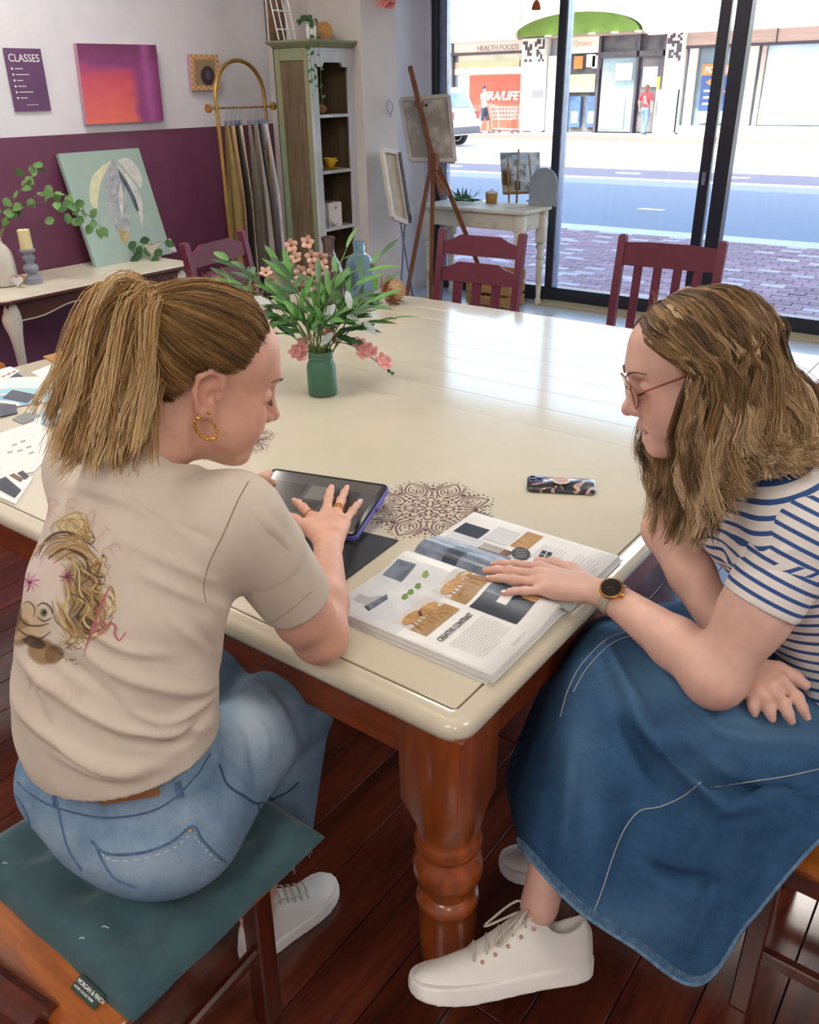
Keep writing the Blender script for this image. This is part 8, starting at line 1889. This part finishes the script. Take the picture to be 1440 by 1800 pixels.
# ================================================================= print on the back of the beige shirt
def shirt_print():
    x0, x1, y0, y1 = 4, 232, 868, 1248; W_, H_ = x1-x0, y1-y0
    gx, gy = np.meshgrid(np.arange(W_+1)+x0, np.arange(H_+1)+y0); P = np.stack([gx.ravel(), gy.ravel()], 1).astype(float)
    base = lin('#d4c6b4'); C = np.repeat(base[None], len(P), 0); A = np.zeros(len(P)); r = random.Random(14)
    def put(w, col, a):
        nonlocal C, A
        w = np.clip(w, 0, 1)*a; C = C*(1-w)[:, None]+lin(col)*w[:, None]; A = np.maximum(A, w)
    def stroke(pts, wid, col, a=1., soft=1.):
        L = spline([np.array(p, float) for p in pts], 4) if len(pts) > 2 else pts
        lo = np.min(L, 0)-wid*2-3; hi = np.max(L, 0)+wid*2+3; m = np.all((P > lo) & (P < hi), 1)
        if not m.any(): return
        d, t = polydist(P[m], L); w = np.zeros(len(P)); w[m] = np.clip((wid*(1-.5*np.abs(2*t-1)**2)-d)/soft+.5, 0, 1); put(w, col, a)
    def patch(cx, cy, rx, ry, col, a, rot=0., soft=.25):
        c, s = math.cos(rot), math.sin(rot); u = ((P[:, 0]-cx)*c+(P[:, 1]-cy)*s)/rx; v = (-(P[:, 0]-cx)*s+(P[:, 1]-cy)*c)/ry; put((1-np.sqrt(u*u+v*v))/soft, col, a)
    # faint pink lettering in an arc, and lines of faded type below
    for ch, cx, cy, rot in (('C', 60, 905, -.2), ('R', 92, 892, 0), ('E', 126, 893, .15), ('A', 158, 910, .5), ('T', 180, 938, .8), ('E', 196, 968, 1.1)):
        G_ = {'C': [[(9, -10), (-2, -15), (-10, -4), (-9, 10), (2, 16), (9, 11)]], 'R': [[(-7, 16), (-7, -15)], [(-7, -15), (6, -13), (7, -4), (-6, 0), (8, 16)]], 'E': [[(8, -14), (-7, -14), (-7, 14), (8, 14)], [(-7, 0), (5, 0)]], 'A': [[(-9, 15), (0, -15), (9, 15)], [(-5, 5), (5, 5)]], 'T': [[(-9, -13), (9, -13)], [(0, -13), (0, 15)]]}[ch]
        c, s = math.cos(rot), math.sin(rot)
        for st in G_:
            L = [(cx+a*c-b*s, cy+a*s+b*c) for a, b in st]; L = L if len(L) > 2 else [L[0], ((L[0][0]+L[1][0])/2, (L[0][1]+L[1][1])/2), L[1]]
            stroke(L, 1.9, '#d3a29b', .6, 1.5); stroke([(a+2, b+1) for a, b in L], .7, '#b98d80', .4)
    for k in range(7): stroke([(48+k*15, 1190+k*3), (52+k*15, 1200+k*3), (50+k*15, 1212+k*4)], 1.6, '#d9aaa2', .45, 1.5)
    # pale face and shoulders
    patch(70, 1010, 48, 62, '#dcc9bd', .8, .2); patch(60, 985, 34, 30, '#e3d0cb', .6); patch(50, 1095, 36, 42, '#cbb08c', .9, -.2); patch(34, 1110, 24, 30, '#8a673d', .8)
    patch(75, 1145, 30, 26, '#9a7a50', .95, .5); patch(95, 1150, 18, 20, '#7a5a36', .9, .5); patch(60, 1128, 26, 12, '#2f2016', .85, .4); patch(30, 1083, 10, 24, '#5d4226', .8, .2); patch(45, 1112, 26, 9, '#c9ad84', .7, -.5)
    # curls
    cols = ('#c9ad78', '#a98650', '#7d5c32', '#5a3f22', '#dcc795', '#3b2816', '#b0905c')
    heads = [[(118, 938), (108, 920), (124, 906), (144, 908), (152, 924), (140, 936), (130, 928)], [(62, 985), (80, 958), (110, 945), (140, 950), (160, 965)], [(90, 975), (120, 960), (150, 975), (162, 1000), (150, 1020)],
             [(120, 980), (140, 1000), (135, 1030), (150, 1055)], [(150, 1000), (172, 1020), (160, 1045), (180, 1070), (172, 1095)], [(120, 1020), (128, 1055), (115, 1085), (130, 1110), (160, 1115)], [(140, 1040), (165, 1060), (150, 1085), (170, 1105), (185, 1090)],
             [(165, 1035), (190, 1040), (198, 1065), (185, 1080)], [(105, 1060), (118, 1090), (140, 1120), (120, 1135)], [(128, 935), (150, 950), (158, 940), (148, 925)], [(160, 990), (180, 985), (175, 1000), (186, 1010)], [(130, 1090), (150, 1120), (175, 1115), (190, 1100)]]
    patch(148, 1045, 38, 70, '#8a6a3e', .85, -.25); patch(130, 930, 26, 24, '#b99a64', .7); patch(118, 968, 44, 20, '#a88650', .7, -.1); patch(140, 1100, 30, 22, '#3f2b18', .8)
    for g in heads:
        for k in range(9):
            dx, dy = r.gauss(0, 7), r.gauss(0, 6); stroke([(a+dx+r.gauss(0, 2.5), b+dy+r.gauss(0, 2.5)) for a, b in g], r.uniform(.8, 2.4), r.choice(cols), r.uniform(.6, .95))
    for k in range(40):
        a = r.uniform(105, 150); b = r.uniform(1120, 1165); stroke([(a, b), (a+r.uniform(-6, 6), b+r.uniform(-5, 5)), (a+r.uniform(-8, 8), b+r.uniform(-6, 6))], .7, '#5d4a34', .8)
    # eye, nose and brow
    stroke([(66, 1066), (76, 1060), (88, 1066), (94, 1078)], 1.6, '#3b2816', .95); patch(77, 1077, 9, 9, '#b9a68c', .9); patch(78, 1077, 6.5, 8, '#5d6658', .95); patch(79, 1077, 3, 3.6, '#1c1612', 1); stroke([(66, 1084), (78, 1092), (92, 1086)], 1.4, '#4a3320', .9); stroke([(40, 1062), (52, 1058), (62, 1070), (60, 1084)], 1.2, '#5a3f22', .9)
    stroke([(30, 1060), (36, 1085), (48, 1098), (70, 1100), (86, 1096)], 1.8, '#4a3320', .9); stroke([(25, 1100), (50, 1118), (72, 1122), (90, 1110)], 1.6, '#3b2816', .9)
    # flowers on the face
    for cx, cy, s, col in ((53, 1024, 17, '#8e2f45'), (118, 1014, 13, '#6d3a4e')):
        for k in range(9):
            a = k*.698+.3; stroke([(cx, cy), (cx+s*.5*math.cos(a), cy+s*.5*math.sin(a)), (cx+s*math.cos(a+.15), cy+s*math.sin(a+.15))], 2.0, r.choice((col, '#b4607a', '#c98aa0')), .85)
        patch(cx, cy, 4, 4, '#5d1a2c', .9)
    for x, y in ((182, 977), (178, 1014)): patch(x, y, 3, 3, '#4a4030', .9)
    # rose-coloured script word
    stroke([(192, 1034), (180, 1060), (165, 1100), (149, 1145)], 2.6, '#b2606c', .95); stroke([(163, 1112), (170, 1100), (182, 1094), (186, 1104), (176, 1114), (168, 1108)], 2.2, '#b2606c', .95); stroke([(186, 1100), (196, 1096), (204, 1102), (202, 1114), (210, 1126), (221, 1112)], 2.2, '#b2606c', .95)
    T = bvh(SH1V, SH1Q); N = (W_+1)*(H_+1); keep = (A > .02).reshape(H_+1, W_+1)
    kk = keep.copy(); kk[1:] |= keep[:-1]; kk[:-1] |= keep[1:]; kk[:, 1:] |= keep[:, :-1]; kk[:, :-1] |= keep[:, 1:]
    idx = -np.ones((H_+1, W_+1), int); V = []; cc = []
    C2 = C.reshape(H_+1, W_+1, 3)
    for j, i in np.argwhere(kk):
        h = hitpx(T, i+x0, j+y0, .0007)
        if h is not None: idx[j, i] = len(V); V.append(tuple(h)); cc.append(C2[j, i])
    a, b, c, d = idx[:-1, :-1].ravel(), idx[1:, :-1].ravel(), idx[1:, 1:].ravel(), idx[:-1, 1:].ravel(); q = np.stack([a, b, c, d], 1); q = q[(q >= 0).all(1)]
    V = np.array(V); q = q[(np.linalg.norm(V[q[:, 0]]-V[q[:, 2]], axis=1) < .012)]
    L = Vector(w1p.location); me = npmesh('back_print', V-np.array(L), q, 'shirt_beige', np.array(cc)); obj('back_print', me, None, shirt1, label='sketched brown portrait with pink flowers and script')
shirt_print()
# small ink on the belt patch
# ================================================================= street: people, trolley, car
M('cloth_white', '#e9e9ea', .85); M('cloth_navy', '#3a4258', .85); M('cloth_red', '#d8343c', .85, c2='#c92b34', scale=5); M('jeans_far', '#6f86ad', .85, c2='#5f769d', scale=8); M('cap_dark', '#2c3348', .8); M('hair_brown', '#5d3f2c', .7); M('shoe_dark', '#4a4444', .7)
def far_person(label, x, y, face, H, top, legs, hair, bare, pose, bag=None):
    t = thing('person', label, 'person', (x, y, G)); s = H/1.72; f = Vector((math.cos(face), math.sin(face), 0)); l = Vector((-f.y, f.x, 0)); Z_ = Vector((0, 0, 1))
    pt = lambda a, b, c: (f*a+l*b+Z_*c)*s
    def mk(name, draw, lo, hi, mt, h=.011, col=None):
        v = Vol(lo, hi, h); draw(v); V, Q = v.mesh(2); me = npmesh(name, V, Q, mt, np.repeat(lin(col)[None], len(V), 0) if col else None); return obj(name, me, None, t)
    B = ((-.6, -.6, -.02), (.6, .6, 1.95*s)); st = pose['step']; hands = pose['hands']; el = pose['elbows']
    feet = [pt(st, .09, .07), pt(-st, -.09, .07)]; knees = [pt(st*.7+.03, .09, .47), pt(-st*.4+.04, -.09, .47)]; hips = [pt(0, .09, .88), pt(0, -.09, .88)]; sh = [pt(0, .18, 1.40), pt(0, -.18, 1.40)]
    def body(v):
        v.ell(pt(.01, 0, 1.60), tuple(np.array((.09, .075, .115))*s), k=.02); v.ell(pt(.09, 0, 1.585), (.018*s, .015*s, .02*s), k=.015); v.cone(pt(0, 0, 1.40), pt(0, 0, 1.53), .055*s, .05*s, k=.03); v.cone(pt(0, 0, .95), pt(0, 0, 1.35), .10*s, .11*s, k=.05)
        for i in (0, 1):
            v.chain([sh[i], pt(*el[i]), pt(*hands[i])], [.05*s, .038*s, .026*s], k=.03); h_ = pt(*hands[i]); v.ell(h_+Vector((0, 0, -.03)), (.03*s, .03*s, .05*s), k=.02)
            for q in range(4): v.cone(h_+Vector((0, 0, -.05))+l*(.012*(q-1.5)), h_+f*.02+Vector((0, 0, -.10+.008*abs(q-1)))+l*(.014*(q-1.5)), .010, .008, k=.006)
            v.cone(h_+Vector((0, 0, -.02)), h_+f*.045+Vector((0, 0, -.06)), .011, .009, k=.008)
            v.chain([hips[i], knees[i], feet[i]], [.075*s, .05*s, .036*s], k=.03)
    mk('body', body, *B, 'skin', .012, '#c99a80')
    mk('shirt', lambda v: (v.chain([pt(0, 0, .90), pt(0, 0, 1.15), pt(0, 0, 1.36)], [.145*s, .14*s, .15*s], k=.05, flat=(f, .72)), v.cone(sh[0], sh[1], .062*s, .062*s, k=.05), [v.cone(sh[i], sh[i].lerp(pt(*el[i]), .75), .068*s, .066*s, k=.03, cut=True) for i in (0, 1)]), *B, top)
    low = .55 if bare else 1.0
    mk('trousers', lambda v: (v.ell(pt(0, 0, .88), (.15*s, .15*s, .12*s), k=.05), [(v.cone(hips[i], knees[i], .092*s, .078*s, k=.04, cut=bare), None if bare else v.cone(knees[i], feet[i]+Vector((0, 0, .03)), .07*s, .072*s, k=.03)) for i in (0, 1)]), *B, legs)
    for i in (0, 1): mk('shoe', lambda v: (v.cone(feet[i]+Vector((0, 0, -.035)), feet[i]+f*.14*s+Vector((0, 0, -.045)), .042*s, .034*s, k=.02), v.plane((0, 0, .002), (0, 0, -1))), *B, 'shoe_dark')
    def hr(v):
        v.ell(pt(-.015, 0, 1.645), tuple(np.array((.098, .086, .095))*s), k=.01)
        if hair == 'cap_dark': v.plane(pt(0, 0, 1.62), (0, 0, -1)); v.ell(pt(.12, 0, 1.625), tuple(np.array((.08, .07, .012))*s), k=.015)
        else: v.cone(pt(-.045, 0, 1.62), pt(-.05, 0, 1.47), .085*s, .07*s, k=.03); v.plane(pt(.05, 0, 1.6), tuple(f))
    mk('cap' if hair == 'cap_dark' else 'hair', hr, *B, hair)
    if bag: obj('bag_strap', MB().tube([pt(.0, .17, 1.44), pt(-.135, .0, 1.25), pt(-.06, -.15, 1.0)], .016, 6), bag, t)
    return t
mx = onZ(851, 240, G); mx = onY(851, 200, 33.4)
far_person('man in a dark cap, white shirt and navy shorts pushing a trolley', mx.x, 33.4, 0.05, 1.78, 'cloth_white', 'cloth_navy', 'cap_dark', True, dict(step=.16, hands=((.36, .16, 1.02), (.36, -.16, 1.02)), elbows=((.06, .22, 1.14), (.06, -.22, 1.14))))
wxx = onY(1135, 190, 34.2)
far_person('woman in a red top and blue jeans walking into the shop doorway', wxx.x, 34.2, math.radians(80), 1.72, 'cloth_red', 'jeans_far', 'hair_brown', False, dict(step=.10, hands=((.10, .30, .88), (-.04, -.30, .86)), elbows=((-.06, .28, 1.12), (-.04, -.28, 1.12))), 'poster_beige')
tr = thing('shopping_trolley', 'wire shopping trolley pushed by the man in the cap', 'trolley', (mx.x+1.05, 33.4, G))
M('chrome', '#b9bcc4', .3, .7)
def trl(name, pts, r=.014): return obj(name, MB().tube([Vector(p) for p in pts], r, 5), 'chrome', tr)
for z0, a, b in ((1.0, -.55, .6), (.85, -.5, .57), (.70, -.45, .54), (.55, -.40, .50)): trl('basket_hoop', [(a, -.28, z0), (b, -.2, z0), (b, .2, z0), (a, .28, z0), (a, -.28, z0)])
for k in range(8):
    u = k/7
    for s in (-1, 1): trl('basket_wire', [(-.55+1.15*u, s*(.28-.08*u), 1.0), (-.40+.9*u, s*(.28-.08*u)*.9, .55)], .009)
trl('handle', [(-.62, -.28, 1.05), (-.62, .28, 1.05)], .02)
for s in (-1, 1):
    trl('frame', [(-.62, s*.28, 1.05), (-.5, s*.26, .6), (-.45, s*.26, .2), (.5, s*.22, .16)], .016)
    for x in (-.42, .48): obj('wheel', MB().cyl((x, s*.24-.02, .075), (x, s*.24+.02, .075), .072, n=14), 'shoe_dark', tr)
# parked white car, only its rear end shows past the window frame
cx_ = onZ(826, 258, G-.09); M('car_white', '#eceef1', .25, coat=.8); M('car_glass', '#6d8496', .08, c2='#8aa0b0', scale=3); M('tyre', '#23242a', .8); M('tail_red', '#c4332e', .3); M('chrome_dark', '#55585f', .4)
car = thing('parked_car', 'white car parked across the road at the left window frame', 'car', (onY(818, 215, 25.).x-2.2, 25., G)); 
prof = [(-2.15, .35), (2.1, .35), (2.22, .55), (2.2, .95), (2.05, 1.12), (1.75, 1.62), (1.35, 1.74), (-.5, 1.72), (-1.0, 1.45), (-1.5, 1.08), (-2.1, .98), (-2.25, .6)]
mb = MB(); n = len(prof)
for y, sc_c in ((-.86, .0), (-.9, .02), (.9, .02), (.86, .0)): mb.v += [(x*(1 if z < 1.1 else .985), y*(1 if z < 1.1 else .86), z) for x, z in prof]
for j in range(3):
    for k in range(n): mb.f.append((j*n+k, j*n+(k+1) % n, (j+1)*n+(k+1) % n, (j+1)*n+k))
mb.f += [tuple(range(n-1, -1, -1)), tuple(3*n+k for k in range(n))]
obj('body', mb, 'car_white', car, smooth=30)
for pl_ in ([(1.62, 1.15), (1.38, 1.62), (.45, 1.64), (.45, 1.15)], [(.37, 1.15), (.37, 1.64), (-.45, 1.62), (-.75, 1.42), (-1.05, 1.15)]):
    for s in (-1, 1): obj('side_window', MB().add([(x, s*(.905-(z-1.1)*.24), z) for x, z in pl_], [tuple(range(len(pl_)))]), 'car_glass', car, smooth=0)
obj('rear_window', MB().add([(2.03, -.66, 1.18), (2.03, .66, 1.18), (1.80, .6, 1.58), (1.80, -.6, 1.58)], [(0, 1, 2, 3)]), 'car_glass', car, smooth=0)
for x in (-1.45, 1.4):
    for s in (-1, 1):
        wl = obj('wheel', MB().lathe([(.20, -.1), (.31, -.1), (.33, -.07), (.33, .07), (.31, .1), (.20, .1)], (x, s*.82, .34), 24, Matrix.Rotation(math.pi/2, 3, 'X')), 'tyre', car); obj('hub_cap', MB().lathe([(.19, -.1), (.21, -.105), (.21, .105), (.19, .1)], (x, s*.82, .34), 20, Matrix.Rotation(math.pi/2, 3, 'X')), 'chrome', wl)
for s in (-1, 1): obj('tail_lamp', MB().box((2.16, s*.74, .92), (.1, .24, .26), .03), 'tail_red', car)
obj('bumper', MB().box((2.18, 0, .5), (.16, 1.7, .22), .05), 'chrome_dark', car)
